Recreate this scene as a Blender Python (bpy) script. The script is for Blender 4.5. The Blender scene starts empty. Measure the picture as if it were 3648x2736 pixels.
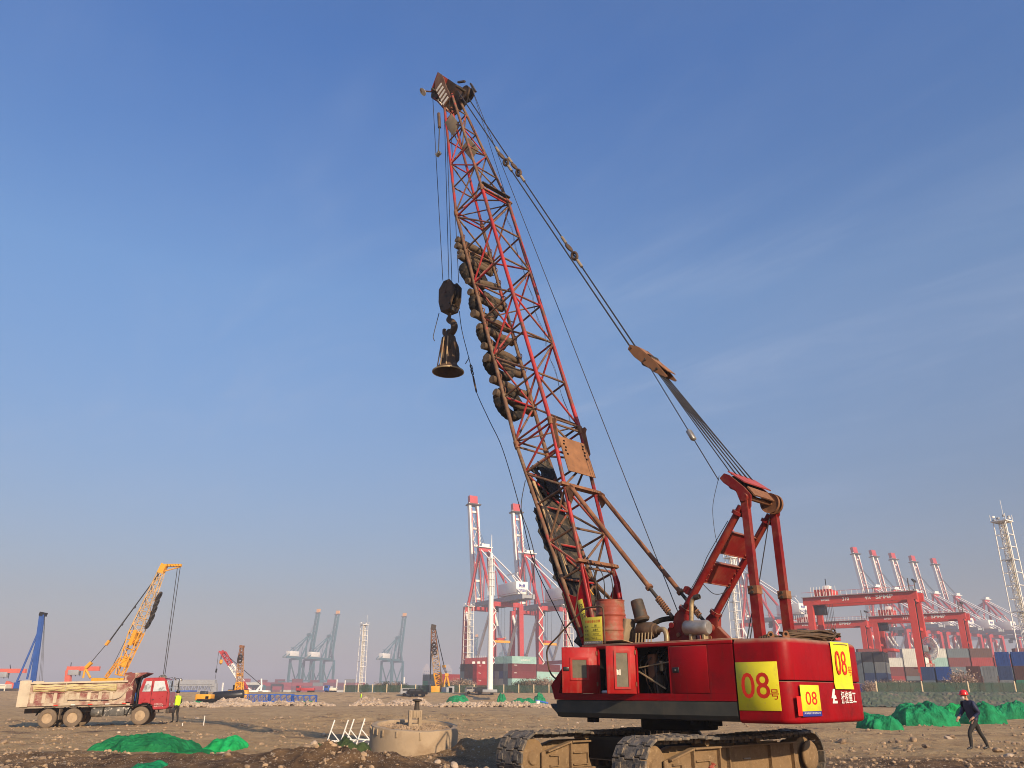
import bpy, bmesh, math, random
from mathutils import Vector, Matrix, noise
rnd = random.Random(7)
R = math.radians
sc = bpy.context.scene
C = sc.collection

# ---------------------------------------------------------------- camera
EYE = Vector((0, 0, 1.6))
FPX = 2904.0
PITCH = math.atan((2475 - 1368) / FPX)
ROLL = R(0.2)
_f = Vector((0, math.cos(PITCH), math.sin(PITCH)))
_u0 = Vector((0, -math.sin(PITCH), math.cos(PITCH)))
_r = Vector((1, 0, 0)) * math.cos(ROLL) + _u0 * math.sin(ROLL)
_u = _u0 * math.cos(ROLL) - Vector((1, 0, 0)) * math.sin(ROLL)
cd = bpy.data.cameras.new('camera')
cam = bpy.data.objects.new('camera', cd)
C.objects.link(cam)
cam.matrix_world = Matrix(((_r.x, _u.x, -_f.x, EYE.x), (_r.y, _u.y, -_f.y, EYE.y), (_r.z, _u.z, -_f.z, EYE.z), (0, 0, 0, 1)))
cd.sensor_width = 36
cd.lens = 36 * FPX / 3648
cd.clip_start = 0.1
cd.clip_end = 20000
sc.camera = cam

# ---------------------------------------------------------------- sun and sky
SUN_EL = R(22.5)
SUN_H = Vector((0.51, -0.86, 0)).normalized()
sunv = SUN_H * math.cos(SUN_EL) + Vector((0, 0, math.sin(SUN_EL)))
sl = bpy.data.lights.new('sun', 'SUN')
sl.energy = 5.0
sl.angle = R(0.5)
sl.color = (1.0, 0.78, 0.53)
so = bpy.data.objects.new('sun', sl)
C.objects.link(so)
so.rotation_euler = (-sunv).to_track_quat('-Z', 'Y').to_euler()
W = bpy.data.worlds.new('World')
sc.world = W
W.use_nodes = True
nt = W.node_tree
nt.nodes.clear()
N = nt.nodes.new
L = nt.links.new
wo = N('ShaderNodeOutputWorld')
bg = N('ShaderNodeBackground')
bg.inputs['Strength'].default_value = 0.138
sky = N('ShaderNodeTexSky')
sky.sky_type = 'NISHITA'
sky.sun_disc = False
sky.sun_elevation = SUN_EL
sky.sun_rotation = math.atan2(SUN_H.x, SUN_H.y)
sky.altitude = 0
sky.air_density = 1.0
sky.dust_density = 1.5
sky.ozone_density = 6.0
# thin cirrus: noise on a flat cloud layer, by direction
tc = N('ShaderNodeTexCoord')
sep = N('ShaderNodeSeparateXYZ')
L(tc.outputs['Generated'], sep.inputs[0])
zc = N('ShaderNodeMath'); zc.operation = 'MAXIMUM'; zc.inputs[1].default_value = 0.06
L(sep.outputs['Z'], zc.inputs[0])
dx = N('ShaderNodeMath'); dx.operation = 'DIVIDE'
dy = N('ShaderNodeMath'); dy.operation = 'DIVIDE'
L(sep.outputs['X'], dx.inputs[0]); L(zc.outputs[0], dx.inputs[1])
L(sep.outputs['Y'], dy.inputs[0]); L(zc.outputs[0], dy.inputs[1])
cmb = N('ShaderNodeCombineXYZ')
L(dx.outputs[0], cmb.inputs[0]); L(dy.outputs[0], cmb.inputs[1])
CO1, CO2, CO3 = 5.5, 9.4, 2.2
def cloud(rot, sx, sy, scale, lo, hi, loc, detail=7.0, dist=1.2):
    mp = N('ShaderNodeMapping')
    mp.vector_type = 'TEXTURE'
    mp.inputs['Rotation'].default_value = (0, 0, R(rot))
    mp.inputs['Scale'].default_value = (1 / sx, 1 / sy, 1)
    mp.inputs['Location'].default_value = loc
    L(cmb.outputs[0], mp.inputs['Vector'])
    nz = N('ShaderNodeTexNoise')
    nz.inputs['Scale'].default_value = scale
    nz.inputs['Detail'].default_value = detail
    nz.inputs['Roughness'].default_value = 0.62
    nz.inputs['Distortion'].default_value = dist
    L(mp.outputs[0], nz.inputs['Vector'])
    mr = N('ShaderNodeMapRange')
    mr.interpolation_type = 'SMOOTHSTEP'
    mr.inputs['From Min'].default_value = lo
    mr.inputs['From Max'].default_value = hi
    L(nz.outputs['Fac'], mr.inputs['Value'])
    return mr.outputs['Result']
c1 = cloud(-55, 0.55, 1.6, 1.4, 0.40, 0.80, (CO1, 0.4, 0), 6, 0.7)
c2 = cloud(-52, 0.5, 0.8, 0.8, 0.40, 0.66, (CO2, 2.6, 0), 4, 0.4)
mul = N('ShaderNodeMath'); mul.operation = 'MULTIPLY'
L(c1, mul.inputs[0]); L(c2, mul.inputs[1])
vl = cloud(-48, 0.35, 0.8, 0.8, 0.35, 0.8, (CO3, 3.1, 0), 5, 0.4)
vm = N('ShaderNodeMath'); vm.operation = 'MULTIPLY'; vm.inputs[1].default_value = 0.16
L(vl, vm.inputs[0])
ad = N('ShaderNodeMath'); ad.operation = 'MULTIPLY_ADD'; ad.inputs[1].default_value = 0.42; ad.use_clamp = True
L(mul.outputs[0], ad.inputs[0]); L(vm.outputs[0], ad.inputs[2])
cf = N('ShaderNodeMapRange'); cf.interpolation_type = 'SMOOTHSTEP'; cf.inputs['From Min'].default_value = 0.10; cf.inputs['From Max'].default_value = 0.34
L(sep.outputs['Z'], cf.inputs['Value'])
cm = N('ShaderNodeMath'); cm.operation = 'MULTIPLY'
L(ad.outputs[0], cm.inputs[0]); L(cf.outputs[0], cm.inputs[1])
mx = N('ShaderNodeMix'); mx.data_type = 'RGBA'
L(cm.outputs[0], mx.inputs['Factor'])
# clear-air tint by height above the horizon, the same all round
rp = N('ShaderNodeValToRGB')
el = rp.color_ramp.elements
el[0].position = 0.10; el[0].color = (0.72, 0.52, 0.43, 1)
el[1].position = 0.45; el[1].color = (0.98, 1.02, 0.97, 1)
e3 = el.new(0.68); e3.color = (0.46, 0.86, 1.12, 1)
L(sep.outputs['Z'], rp.inputs[0])
tint = N('ShaderNodeMix'); tint.data_type = 'RGBA'; tint.blend_type = 'MULTIPLY'; tint.inputs['Factor'].default_value = 1.0
L(sky.outputs[0], tint.inputs[6]); L(rp.outputs[0], tint.inputs[7])
L(tint.outputs[2], mx.inputs[6])
mx.inputs[7].default_value = (2.15, 2.7, 3.8, 1)
L(mx.outputs[2], bg.inputs['Color'])
L(bg.outputs[0], wo.inputs['Surface'])
vs = sc.view_settings
vs.view_transform = 'Standard'
vs.look = 'None'
vs.exposure = 0.42
vs.gamma = 1
vs.use_curve_mapping = False
sc.render.engine = 'CYCLES'
sc.cycles.use_denoising = True
sc.cycles.denoising_prefilter = 'ACCURATE'
sc.cycles.filter_width = 1.0
sc.cycles.max_bounces = 5
sc.cycles.diffuse_bounces = 2
sc.cycles.glossy_bounces = 2
sc.cycles.transmission_bounces = 4
sc.cycles.transparent_max_bounces = 12
sc.cycles.volume_bounces = 0
sc.cycles.caustics_reflective = False
sc.cycles.caustics_refractive = False

# ---------------------------------------------------------------- helpers
def ray(px, py):
    return _f + _r * ((px - 1824) / FPX) - _u * ((py - 1368) / FPX)
def at(px, py, Y):
    d = ray(px, py)
    return EYE + d * (Y / d.y)
def tag(o, label=None, cat=None, group=None, kind=None):
    if label: o['label'] = label
    if cat: o['category'] = cat
    if group: o['group'] = group
    if kind: o['kind'] = kind
    return o
def empty(name, loc=(0, 0, 0), rz=0.0, parent=None, mtx=None):
    o = bpy.data.objects.new(name, None)
    C.objects.link(o)
    o.empty_display_size = 0.2
    if parent: o.parent = parent
    if mtx is not None: o.matrix_local = mtx
    else:
        o.location = loc; o.rotation_euler = (0, 0, rz)
    return o
def mob(name, me, mat=None, parent=None, mtx=None):
    o = bpy.data.objects.new(name, me)
    C.objects.link(o)
    if mat is not None:
        if not me.materials: me.materials.append(None)
        o.material_slots[0].link = 'OBJECT'
        o.material_slots[0].material = mat
    if parent: o.parent = parent
    if mtx is not None: o.matrix_local = mtx
    return o
def bm2me(bm, smooth=False, ang=None):
    me = bpy.data.meshes.new('m')
    bm.normal_update()
    bm.to_mesh(me); bm.free()
    if smooth:
        for p in me.polygons: p.use_smooth = True
        if ang is not None:
            try: me.set_sharp_from_angle(angle=R(ang))
            except Exception: pass
    return me
_tubes = {}
def tube_mesh(n, taper=1.0, hollow=False):
    k = (n, taper)
    if k not in _tubes:
        bm = bmesh.new()
        bmesh.ops.create_cone(bm, cap_ends=True, segments=n, radius1=1, radius2=taper, depth=1)
        bmesh.ops.translate(bm, verts=bm.verts, vec=(0, 0, 0.5))
        _tubes[k] = bm2me(bm, True, 40)
    return _tubes[k]
_box = None
def unit_box():
    global _box
    if _box is None:
        bm = bmesh.new(); bmesh.ops.create_cube(bm, size=1); _box = bm2me(bm)
    return _box
def basis(z, hint=Vector((0, 0, 1))):
    z = z.normalized()
    if abs(z.dot(hint)) > 0.98: hint = Vector((0, 1, 0)) if abs(z.y) < 0.9 else Vector((1, 0, 0))
    x = hint.cross(z).normalized()
    y = z.cross(x)
    return x, y, z
def mcols(x, y, z, o):
    return Matrix(((x[0], y[0], z[0], o[0]), (x[1], y[1], z[1], o[1]), (x[2], y[2], z[2], o[2]), (0, 0, 0, 1)))
def rod(name, a, b, r, mat, parent=None, n=8, taper=1.0):
    a = Vector(a); b = Vector(b)
    x, y, z = basis(b - a)
    return mob(name, tube_mesh(n, taper), mat, parent, mcols(x * r, y * r, b - a, a))
def bar(name, a, b, w, h, mat, parent=None, hint=Vector((0, 0, 1)), w2=None):
    """box beam from a to b; w across, h along the hint side"""
    a = Vector(a); b = Vector(b)
    x, y, z = basis(b - a, hint)
    return mob(name, unit_box(), mat, parent, mcols(x * w, y * h, b - a, (a + b) / 2))
_bb = {}
def bevel_box_mesh(sx, sy, sz, bv, seg=2):
    k = (round(sx, 3), round(sy, 3), round(sz, 3), bv, seg)
    if k not in _bb:
        bm = bmesh.new(); bmesh.ops.create_cube(bm, size=1)
        bmesh.ops.scale(bm, vec=(sx, sy, sz), verts=bm.verts)
        bmesh.ops.bevel(bm, geom=bm.edges[:], offset=bv, segments=seg, affect='EDGES', profile=0.5)
        _bb[k] = bm2me(bm, True, 50)
    return _bb[k]
def box(name, c, s, mat, parent=None, rot=None, bv=0.0, seg=2):
    m = Matrix.Translation(Vector(c))
    if rot is not None: m = m @ (rot if isinstance(rot, Matrix) else Matrix.Rotation(rot, 4, 'Z'))
    if bv > 0:
        return mob(name, bevel_box_mesh(s[0], s[1], s[2], bv, seg), mat, parent, m)
    return mob(name, unit_box(), mat, parent, m @ Matrix.Diagonal((s[0], s[1], s[2], 1)))
def prism(name, pts, th, mat, parent=None, mtx=None, bv=0.0, seg=2):
    """outline in local XY extruded along Z (centred)"""
    bm = bmesh.new()
    vs_ = [bm.verts.new((p[0], p[1], -th / 2)) for p in pts]
    f = bm.faces.new(vs_)
    ex = bmesh.ops.extrude_face_region(bm, geom=[f])
    bmesh.ops.translate(bm, verts=[v for v in ex['geom'] if isinstance(v, bmesh.types.BMVert)], vec=(0, 0, th))
    bmesh.ops.recalc_face_normals(bm, faces=bm.faces)
    if bv > 0: bmesh.ops.bevel(bm, geom=bm.edges[:], offset=bv, segments=seg, affect='EDGES')
    return mob(name, bm2me(bm, bv > 0, 45), mat, parent, mtx)
def lathe_mesh(prof, n=24, smooth=True):
    closed = prof[0] == prof[-1]
    bm = bmesh.new()
    rings = []
    for r, z in prof:
        rings.append([bm.verts.new((r * math.cos(2 * math.pi * i / n), r * math.sin(2 * math.pi * i / n), z)) for i in range(n)])
    for a, b in zip(rings, rings[1:]):
        for i in range(n):
            bm.faces.new((a[i], a[(i + 1) % n], b[(i + 1) % n], b[i]))
    if prof[0][0] > 1e-4 and not closed: bm.faces.new(rings[0][::-1])
    if prof[-1][0] > 1e-4 and not closed: bm.faces.new(rings[-1])
    bmesh.ops.remove_doubles(bm, verts=bm.verts, dist=1e-5)
    bmesh.ops.recalc_face_normals(bm, faces=bm.faces)
    return bm2me(bm, smooth, 45)
def lathe(name, prof, mat, parent=None, mtx=None, n=24):
    return mob(name, lathe_mesh(prof, n), mat, parent, mtx)
def axis_m(c, axis, hint=Vector((0, 0, 1))):
    x, y, z = basis(Vector(axis), hint)
    return mcols(x, y, z, Vector(c))
def torus_mesh(R0, r0, n=28, k=10, arc=1.0):
    bm = bmesh.new(); rings = []
    m = n if arc >= 1 else n + 1
    for i in range(m):
        a = 2 * math.pi * arc * i / n
        rings.append([bm.verts.new(((R0 + r0 * math.cos(2 * math.pi * j / k)) * math.cos(a), (R0 + r0 * math.cos(2 * math.pi * j / k)) * math.sin(a), r0 * math.sin(2 * math.pi * j / k))) for j in range(k)])
    for i in range(m if arc >= 1 else m - 1):
        a, b = rings[i], rings[(i + 1) % m]
        for j in range(k): bm.faces.new((a[j], b[j], b[(j + 1) % k], a[(j + 1) % k]))
    if arc < 1: bm.faces.new(rings[0]); bm.faces.new(rings[-1][::-1])
    bmesh.ops.recalc_face_normals(bm, faces=bm.faces)
    return bm2me(bm, True, 60)
def cable_mesh(pts, r, k=6):
    pts = [Vector(p) for p in pts]
    rad = r if isinstance(r, (list, tuple)) else [r] * len(pts)
    bm = bmesh.new(); rings = []
    x = None
    for i, p in enumerate(pts):
        d = (pts[min(i + 1, len(pts) - 1)] - pts[max(i - 1, 0)])
        if d.length < 1e-9: d = Vector((0, 0, 1))
        d.normalize()
        if x is None: x, y, _ = basis(d)
        else:
            x = (x - d * x.dot(d)).normalized(); y = d.cross(x)
        rings.append([bm.verts.new(p + (x * math.cos(2 * math.pi * j / k) + y * math.sin(2 * math.pi * j / k)) * rad[i]) for j in range(k)])
    for a, b in zip(rings, rings[1:]):
        for j in range(k): bm.faces.new((a[j], a[(j + 1) % k], b[(j + 1) % k], b[j]))
    bm.faces.new(rings[0][::-1]); bm.faces.new(rings[-1])
    return bm2me(bm, True, 60)
def cable(name, pts, r, mat, parent=None, k=6):
    return mob(name, cable_mesh(pts, r, k), mat, parent)
def smooth_pts(pts, n=6):
    pts = [Vector(p) for p in pts]
    q = [pts[0]] + pts + [pts[-1]]
    out = []
    for i in range(1, len(q) - 2):
        p0, p1, p2, p3 = q[i - 1:i + 3]
        for k in range(n):
            t = k / n
            out.append(0.5 * ((2 * p1) + (p2 - p0) * t + (2 * p0 - 5 * p1 + 4 * p2 - p3) * t * t + (3 * p1 - p0 - 3 * p2 + p3) * t ** 3))
    out.append(pts[-1])
    return out
def copy_tree(o, parent=None):
    c = o.copy(); C.objects.link(c); c.parent = parent
    for ch in o.children: copy_tree(ch, c)
    return c
_txt = {}
def text_mesh(body, w, h, bold=0.0, depth=0.0):
    k = (body, round(w, 3), round(h, 3), bold)
    if k in _txt: return _txt[k]
    cu = bpy.data.curves.new('t', 'FONT')
    cu.body = body; cu.align_x = 'CENTER'; cu.align_y = 'CENTER'; cu.offset = bold; cu.resolution_u = 3
    o = bpy.data.objects.new('t', cu); C.objects.link(o)
    bpy.context.view_layer.update()
    me = bpy.data.meshes.new_from_object(o.evaluated_get(bpy.context.evaluated_depsgraph_get()))
    bpy.data.objects.remove(o)
    if len(me.vertices):
        xs = [v.co.x for v in me.vertices]; ys = [v.co.y for v in me.vertices]
        sx = w / max(1e-6, max(xs) - min(xs)); sy = h / max(1e-6, max(ys) - min(ys))
        cx, cy = (max(xs) + min(xs)) / 2, (max(ys) + min(ys)) / 2
        for v in me.vertices: v.co = ((v.co.x - cx) * sx, (v.co.y - cy) * sy, 0)
    me.materials.clear()
    _txt[k] = me
    return me
def lettering(body, w, h, mat, parent, mtx, bold=0.0, name='lettering'):
    return mob(name, text_mesh(body, w, h, bold), mat, parent, mtx)
def face_m(o, right, up):
    right = Vector(right).normalized(); up = Vector(up).normalized()
    return mcols(right, up, right.cross(up), Vector(o))

# ---------------------------------------------------------------- materials
def pmat(name, col, rough=0.65, metal=0.0, var=0.25, scale=2.0, bump=0.0, bscale=25.0, dirt=None, dlo=0.5, dhi=0.65, dscale=1.5, dirt2=None, d2lo=0.6, d2hi=0.7, d2scale=9.0, objcol=False, coat=0.0, spec=0.4, streak=None, topdust=None):
    m = bpy.data.materials.new(name); m.use_nodes = True
    t = m.node_tree; nn = t.nodes.new; ll = t.links.new
    b = t.nodes['Principled BSDF']
    b.inputs['Roughness'].default_value = rough
    b.inputs['Metallic'].default_value = metal
    b.inputs['Specular IOR Level'].default_value = spec
    if coat: b.inputs['Coat Weight'].default_value = coat; b.inputs['Coat Roughness'].default_value = 0.25
    g = nn('ShaderNodeNewGeometry')
    def nz(s, det=5.0, rg=0.6, vec=None):
        x = nn('ShaderNodeTexNoise'); x.inputs['Scale'].default_value = s; x.inputs['Detail'].default_value = det; x.inputs['Roughness'].default_value = rg
        ll(vec or g.outputs['Position'], x.inputs['Vector'])
        return x.outputs['Fac']
    def rng(v, lo, hi, a=0.0, c=1.0):
        x = nn('ShaderNodeMapRange'); x.inputs['From Min'].default_value = lo; x.inputs['From Max'].default_value = hi; x.inputs['To Min'].default_value = a; x.inputs['To Max'].default_value = c
        ll(v, x.inputs['Value']); return x.outputs['Result']
    def mix(fac, a, c):
        x = nn('ShaderNodeMix'); x.data_type = 'RGBA'
        ll(fac, x.inputs['Factor'])
        for s, v in ((6, a), (7, c)):
            if isinstance(v, (tuple, list)): x.inputs[s].default_value = (v[0], v[1], v[2], 1)
            else: ll(v, x.inputs[s])
        return x.outputs[2]
    if objcol:
        oi = nn('ShaderNodeObjectInfo'); base = oi.outputs['Color']
        hs = nn('ShaderNodeHueSaturation'); ll(base, hs.inputs['Color']); ll(rng(nz(scale), 0.3, 0.7, 1 - var, 1 + var), hs.inputs['Value']); cur = hs.outputs[0]
    else:
        lo = tuple(c * (1 - var) for c in col); hi = tuple(min(1, c * (1 + var)) for c in col)
        cur = mix(rng(nz(scale), 0.3, 0.7), lo, hi)
    if dirt: cur = mix(rng(nz(dscale, 6, 0.65), dlo, dhi), cur, dirt)
    if dirt2: cur = mix(rng(nz(d2scale, 6, 0.7), d2lo, d2hi), cur, dirt2)
    if streak:
        mp = nn('ShaderNodeMapping'); mp.inputs['Scale'].default_value = (1, 1, 0.12); ll(g.outputs['Position'], mp.inputs['Vector'])
        cur = mix(rng(nz(streak[1], 5, 0.6, mp.outputs[0]), streak[2], streak[3]), cur, streak[0])
    if topdust:
        sz = nn('ShaderNodeSeparateXYZ'); ll(g.outputs['Normal'], sz.inputs[0])
        pr_ = nn('ShaderNodeMath'); pr_.operation = 'MULTIPLY'; ll(rng(sz.outputs['Z'], 0.15, 0.75), pr_.inputs[0]); ll(rng(nz(5.0), 0.25, 0.6, 0.35, topdust), pr_.inputs[1])
        cur = mix(pr_.outputs[0], cur, DUST)
    ll(cur, b.inputs['Base Color'])
    ll(rng(nz(scale * 4), 0.3, 0.7, max(0.05, rough - 0.12), min(1, rough + 0.12)), b.inputs['Roughness'])
    if bump:
        bn = nn('ShaderNodeBump'); bn.inputs['Strength'].default_value = 1.0; bn.inputs['Distance'].default_value = bump
        ll(nz(bscale, 6, 0.65), bn.inputs['Height']); ll(bn.outputs[0], b.inputs['Normal'])
    return m
MUD = (0.20, 0.135, 0.08)
DUST = (0.30, 0.215, 0.135)
RUST = (0.17, 0.07, 0.03)
M = {}
M['house_red'] = pmat('house_red', (0.275, 0.0027, 0.007), 0.48, spec=0.14, var=0.16, scale=1.2, bump=0.012, bscale=2.2, dirt=(0.165, 0.005, 0.008), dlo=0.5, dhi=0.72, dscale=1.8, dirt2=(0.20, 0.045, 0.03), d2lo=0.64, d2hi=0.74, d2scale=13, streak=((0.17, 0.012, 0.012), 10, 0.56, 0.76), topdust=0.85)
M['door_red'] = pmat('door_red', (0.36, 0.012, 0.012), 0.5, spec=0.25, var=0.15, scale=3, bump=0.002, bscale=8, dirt=(0.28, 0.06, 0.04), dlo=0.5, dhi=0.8, dscale=4, streak=((0.34, 0.09, 0.06), 12, 0.58, 0.8))
M['dust_red'] = pmat('dust_red', (0.30, 0.035, 0.028), 0.8, var=0.3, scale=3, dirt=DUST, dlo=0.35, dhi=0.6, dscale=3)
M['gantry_red'] = pmat('gantry_red', (0.19, 0.009, 0.009), 0.5, topdust=0.5, spec=0.25, var=0.25, scale=2, bump=0.003, bscale=14, dirt=(0.22, 0.05, 0.03), dlo=0.48, dhi=0.68, dscale=2.2, dirt2=RUST, d2lo=0.6, d2hi=0.72, d2scale=7)
M['boom_red'] = pmat('boom_red', (0.36, 0.02, 0.024), 0.5, topdust=0.5, spec=0.3, var=0.2, scale=2, dirt=(0.15, 0.055, 0.032), dlo=0.47, dhi=0.58, dscale=1.7, dirt2=RUST, d2lo=0.6, d2hi=0.7, d2scale=12)
M['boom_brown'] = pmat('boom_brown', (0.15, 0.075, 0.04), 0.7, var=0.3, scale=3, dirt=(0.34, 0.05, 0.035), dlo=0.56, dhi=0.64, dscale=2.0, dirt2=MUD, d2lo=0.5, d2hi=0.65, d2scale=6)
M['rust'] = pmat('rust', (0.20, 0.085, 0.04), 0.8, var=0.35, scale=4, bump=0.003, bscale=30, dirt=(0.30, 0.15, 0.07), dlo=0.5, dhi=0.7, dscale=3)
M['rust_plate'] = pmat('rust_plate', (0.25, 0.115, 0.05), 0.8, var=0.25, scale=3, dirt=(0.16, 0.07, 0.035), dlo=0.6, dhi=0.7, dscale=4)
M['mud_plate'] = pmat('mud_plate', (0.25, 0.19, 0.12), 0.9, var=0.2, scale=3, bump=0.004)
M['track_frame'] = pmat('track_frame', (0.21, 0.135, 0.068), 0.9, var=0.22, scale=3, bump=0.025, bscale=9, dirt=(0.19, 0.12, 0.06), dlo=0.5, dhi=0.65, dscale=3, dirt2=(0.30, 0.21, 0.12), d2lo=0.55, d2hi=0.7, d2scale=12)
M['shoe'] = pmat('shoe', (0.105, 0.092, 0.078), 0.85, metal=0.0, var=0.35, scale=5, bump=0.03, bscale=13, dirt=(0.25, 0.19, 0.125), dlo=0.5, dhi=0.62, dscale=6)
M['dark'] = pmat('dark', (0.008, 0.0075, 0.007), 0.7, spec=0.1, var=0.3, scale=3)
M['rubber'] = pmat('rubber', (0.02, 0.018, 0.016), 0.9, spec=0.15, var=0.35, scale=6, bump=0.012, bscale=20, dirt=(0.10, 0.07, 0.045), dlo=0.5, dhi=0.66, dscale=5)
M['mat_rubber'] = pmat('mat_rubber', (0.022, 0.02, 0.018), 0.85, var=0.4, scale=5, bump=0.012, bscale=14, dirt=(0.11, 0.08, 0.05), dlo=0.5, dhi=0.7, dscale=3, dirt2=MUD, d2lo=0.6, d2hi=0.72, d2scale=9)
M['wood'] = pmat('wood', (0.12, 0.08, 0.048), 0.9, var=0.35, scale=5, bump=0.012, bscale=16, dirt=(0.07, 0.05, 0.035), dlo=0.5, dhi=0.65, dscale=5)
M['board'] = pmat('board', (0.42, 0.29, 0.16), 0.85, var=0.25, scale=6, dirt=MUD, dlo=0.5, dhi=0.7)
M['rope'] = pmat('rope', (0.03, 0.028, 0.03), 0.6, var=0.3, scale=5)
M['steel_dark'] = pmat('steel_dark', (0.055, 0.045, 0.036), 0.65, metal=0.2, var=0.35, scale=4, bump=0.004, bscale=25, dirt=RUST, dlo=0.52, dhi=0.7, dscale=3)
M['hook_steel'] = pmat('hook_steel', (0.10, 0.06, 0.035), 0.7, metal=0.2, var=0.35, scale=4, bump=0.004, bscale=25, dirt=(0.05, 0.04, 0.03), dlo=0.5, dhi=0.7, dscale=5)
M['steel'] = pmat('steel', (0.35, 0.33, 0.30), 0.45, metal=0.6, var=0.25, scale=5, dirt=MUD, dlo=0.5, dhi=0.75)
M['bronze'] = pmat('bronze', (0.36, 0.27, 0.15), 0.5, metal=0.4, var=0.3, scale=5, dirt=(0.16, 0.12, 0.07), dlo=0.5, dhi=0.7)
M['skirt'] = pmat('skirt', (0.055, 0.056, 0.048), 0.6, spec=0.15, var=0.2, scale=2, bump=0.003, bscale=6, dirt=(0.085, 0.075, 0.055), dlo=0.5, dhi=0.75, dscale=2, streak=((0.10, 0.085, 0.06), 8, 0.6, 0.8))
M['drum'] = pmat('drum', (0.29, 0.06, 0.035), 0.6, var=0.22, scale=3, bump=0.003, bscale=12, dirt=(0.25, 0.12, 0.07), dlo=0.50, dhi=0.64, dscale=4, dirt2=(0.36, 0.25, 0.16), d2lo=0.66, d2hi=0.75, d2scale=8)
M['yellow'] = pmat('yellow', (0.74, 0.66, 0.022), 0.5, var=0.08, scale=1.5, dirt=(0.56, 0.45, 0.06), dlo=0.5, dhi=0.8, dscale=2.5, dirt2=(0.48, 0.36, 0.10), d2lo=0.62, d2hi=0.8, d2scale=9, streak=((0.55, 0.45, 0.10), 10, 0.6, 0.8))
M['yellow_old'] = pmat('yellow_old', (0.55, 0.47, 0.05), 0.6, var=0.12, scale=5, dirt=(0.38, 0.30, 0.06), dlo=0.55, dhi=0.8)
M['sign_red'] = pmat('sign_red', (0.68, 0.025, 0.008), 0.5, var=0.08, scale=4)
M['sign_orange'] = pmat('sign_orange', (0.62, 0.13, 0.02), 0.5, var=0.08, scale=4)
M['blue_print'] = pmat('blue_print', (0.02, 0.03, 0.25), 0.5, var=0.05)
M['grey_print'] = pmat('grey_print', (0.16, 0.15, 0.14), 0.6, var=0.1)
M['ink'] = pmat('ink', (0.03, 0.03, 0.025), 0.6, var=0.1)
M['white_print'] = pmat('white_print', (0.75, 0.72, 0.68), 0.55, var=0.08, scale=6)
M['red_sticker'] = pmat('red_sticker', (0.75, 0.02, 0.015), 0.4, var=0.05)
M['pane_dirty'] = pmat('pane_dirty', (0.115, 0.10, 0.065), 0.4, var=0.25, scale=5)
M['chip_white'] = pmat('chip_white', (0.72, 0.66, 0.55), 0.6, var=0.15, scale=5, dirt=RUST, dlo=0.58, dhi=0.66, dscale=7)
M['concrete'] = pmat('concrete', (0.36, 0.27, 0.175), 0.9, var=0.15, scale=1.5, bump=0.006, bscale=18, dirt=(0.27, 0.19, 0.115), dlo=0.5, dhi=0.7, dscale=1.8, streak=((0.46, 0.37, 0.26), 7, 0.6, 0.78), dirt2=(0.30, 0.12, 0.06), d2lo=0.72, d2hi=0.85, d2scale=3)
M['black_paint'] = pmat('black_paint', (0.012, 0.012, 0.013), 0.4, var=0.2)
M['white_paint'] = pmat('white_paint', (0.72, 0.70, 0.64), 0.5, var=0.08, scale=0.5, dirt=(0.55, 0.48, 0.38), dlo=0.6, dhi=0.8, dscale=0.3)
M['cream'] = pmat('cream', (0.66, 0.60, 0.48), 0.6, var=0.1, scale=0.4, dirt=(0.45, 0.36, 0.26), dlo=0.6, dhi=0.8, dscale=0.4)
M['port_red'] = pmat('port_red', (0.42, 0.035, 0.035), 0.5, var=0.12, scale=0.15)
M['rtg_red'] = pmat('rtg_red', (0.50, 0.045, 0.028), 0.5, var=0.12, scale=0.2, dirt=(0.36, 0.04, 0.03), dlo=0.55, dhi=0.75, dscale=0.3)
M['port_grey'] = pmat('port_grey', (0.30, 0.31, 0.32), 0.6, var=0.1, scale=0.2)
M['port_white'] = pmat('port_white', (0.75, 0.73, 0.68), 0.55, var=0.06, scale=0.3)
M['teal'] = pmat('teal', (0.022, 0.12, 0.14), 0.6, var=0.1, scale=0.1)
M['tip_orange'] = pmat('tip_orange', (0.75, 0.35, 0.08), 0.6, var=0.05)
M['crane_yellow'] = pmat('crane_yellow', (0.70, 0.32, 0.02), 0.5, var=0.15, scale=0.8, dirt=(0.40, 0.22, 0.08), dlo=0.55, dhi=0.75, dscale=0.8)
M['rig_blue'] = pmat('rig_blue', (0.012, 0.07, 0.30), 0.5, var=0.15, scale=0.5)
M['truss_blue'] = pmat('truss_blue', (0.012, 0.09, 0.42), 0.5, var=0.15, scale=0.6)
M['far_orange'] = pmat('far_orange', (0.62, 0.10, 0.04), 0.6, var=0.08, scale=0.2)
M['container'] = pmat('container', (1, 1, 1), 0.55, var=0.12, scale=0.5, objcol=True, dirt=(0.16, 0.10, 0.07), dlo=0.66, dhi=0.85, dscale=0.8)
M['far_paint'] = pmat('far_paint', (1, 1, 1), 0.6, var=0.06, scale=0.3, objcol=True)
M['glass_dark'] = pmat('glass_dark', (0.03, 0.035, 0.04), 0.1, var=0.1, spec=0.6)
M['net'] = None
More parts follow.
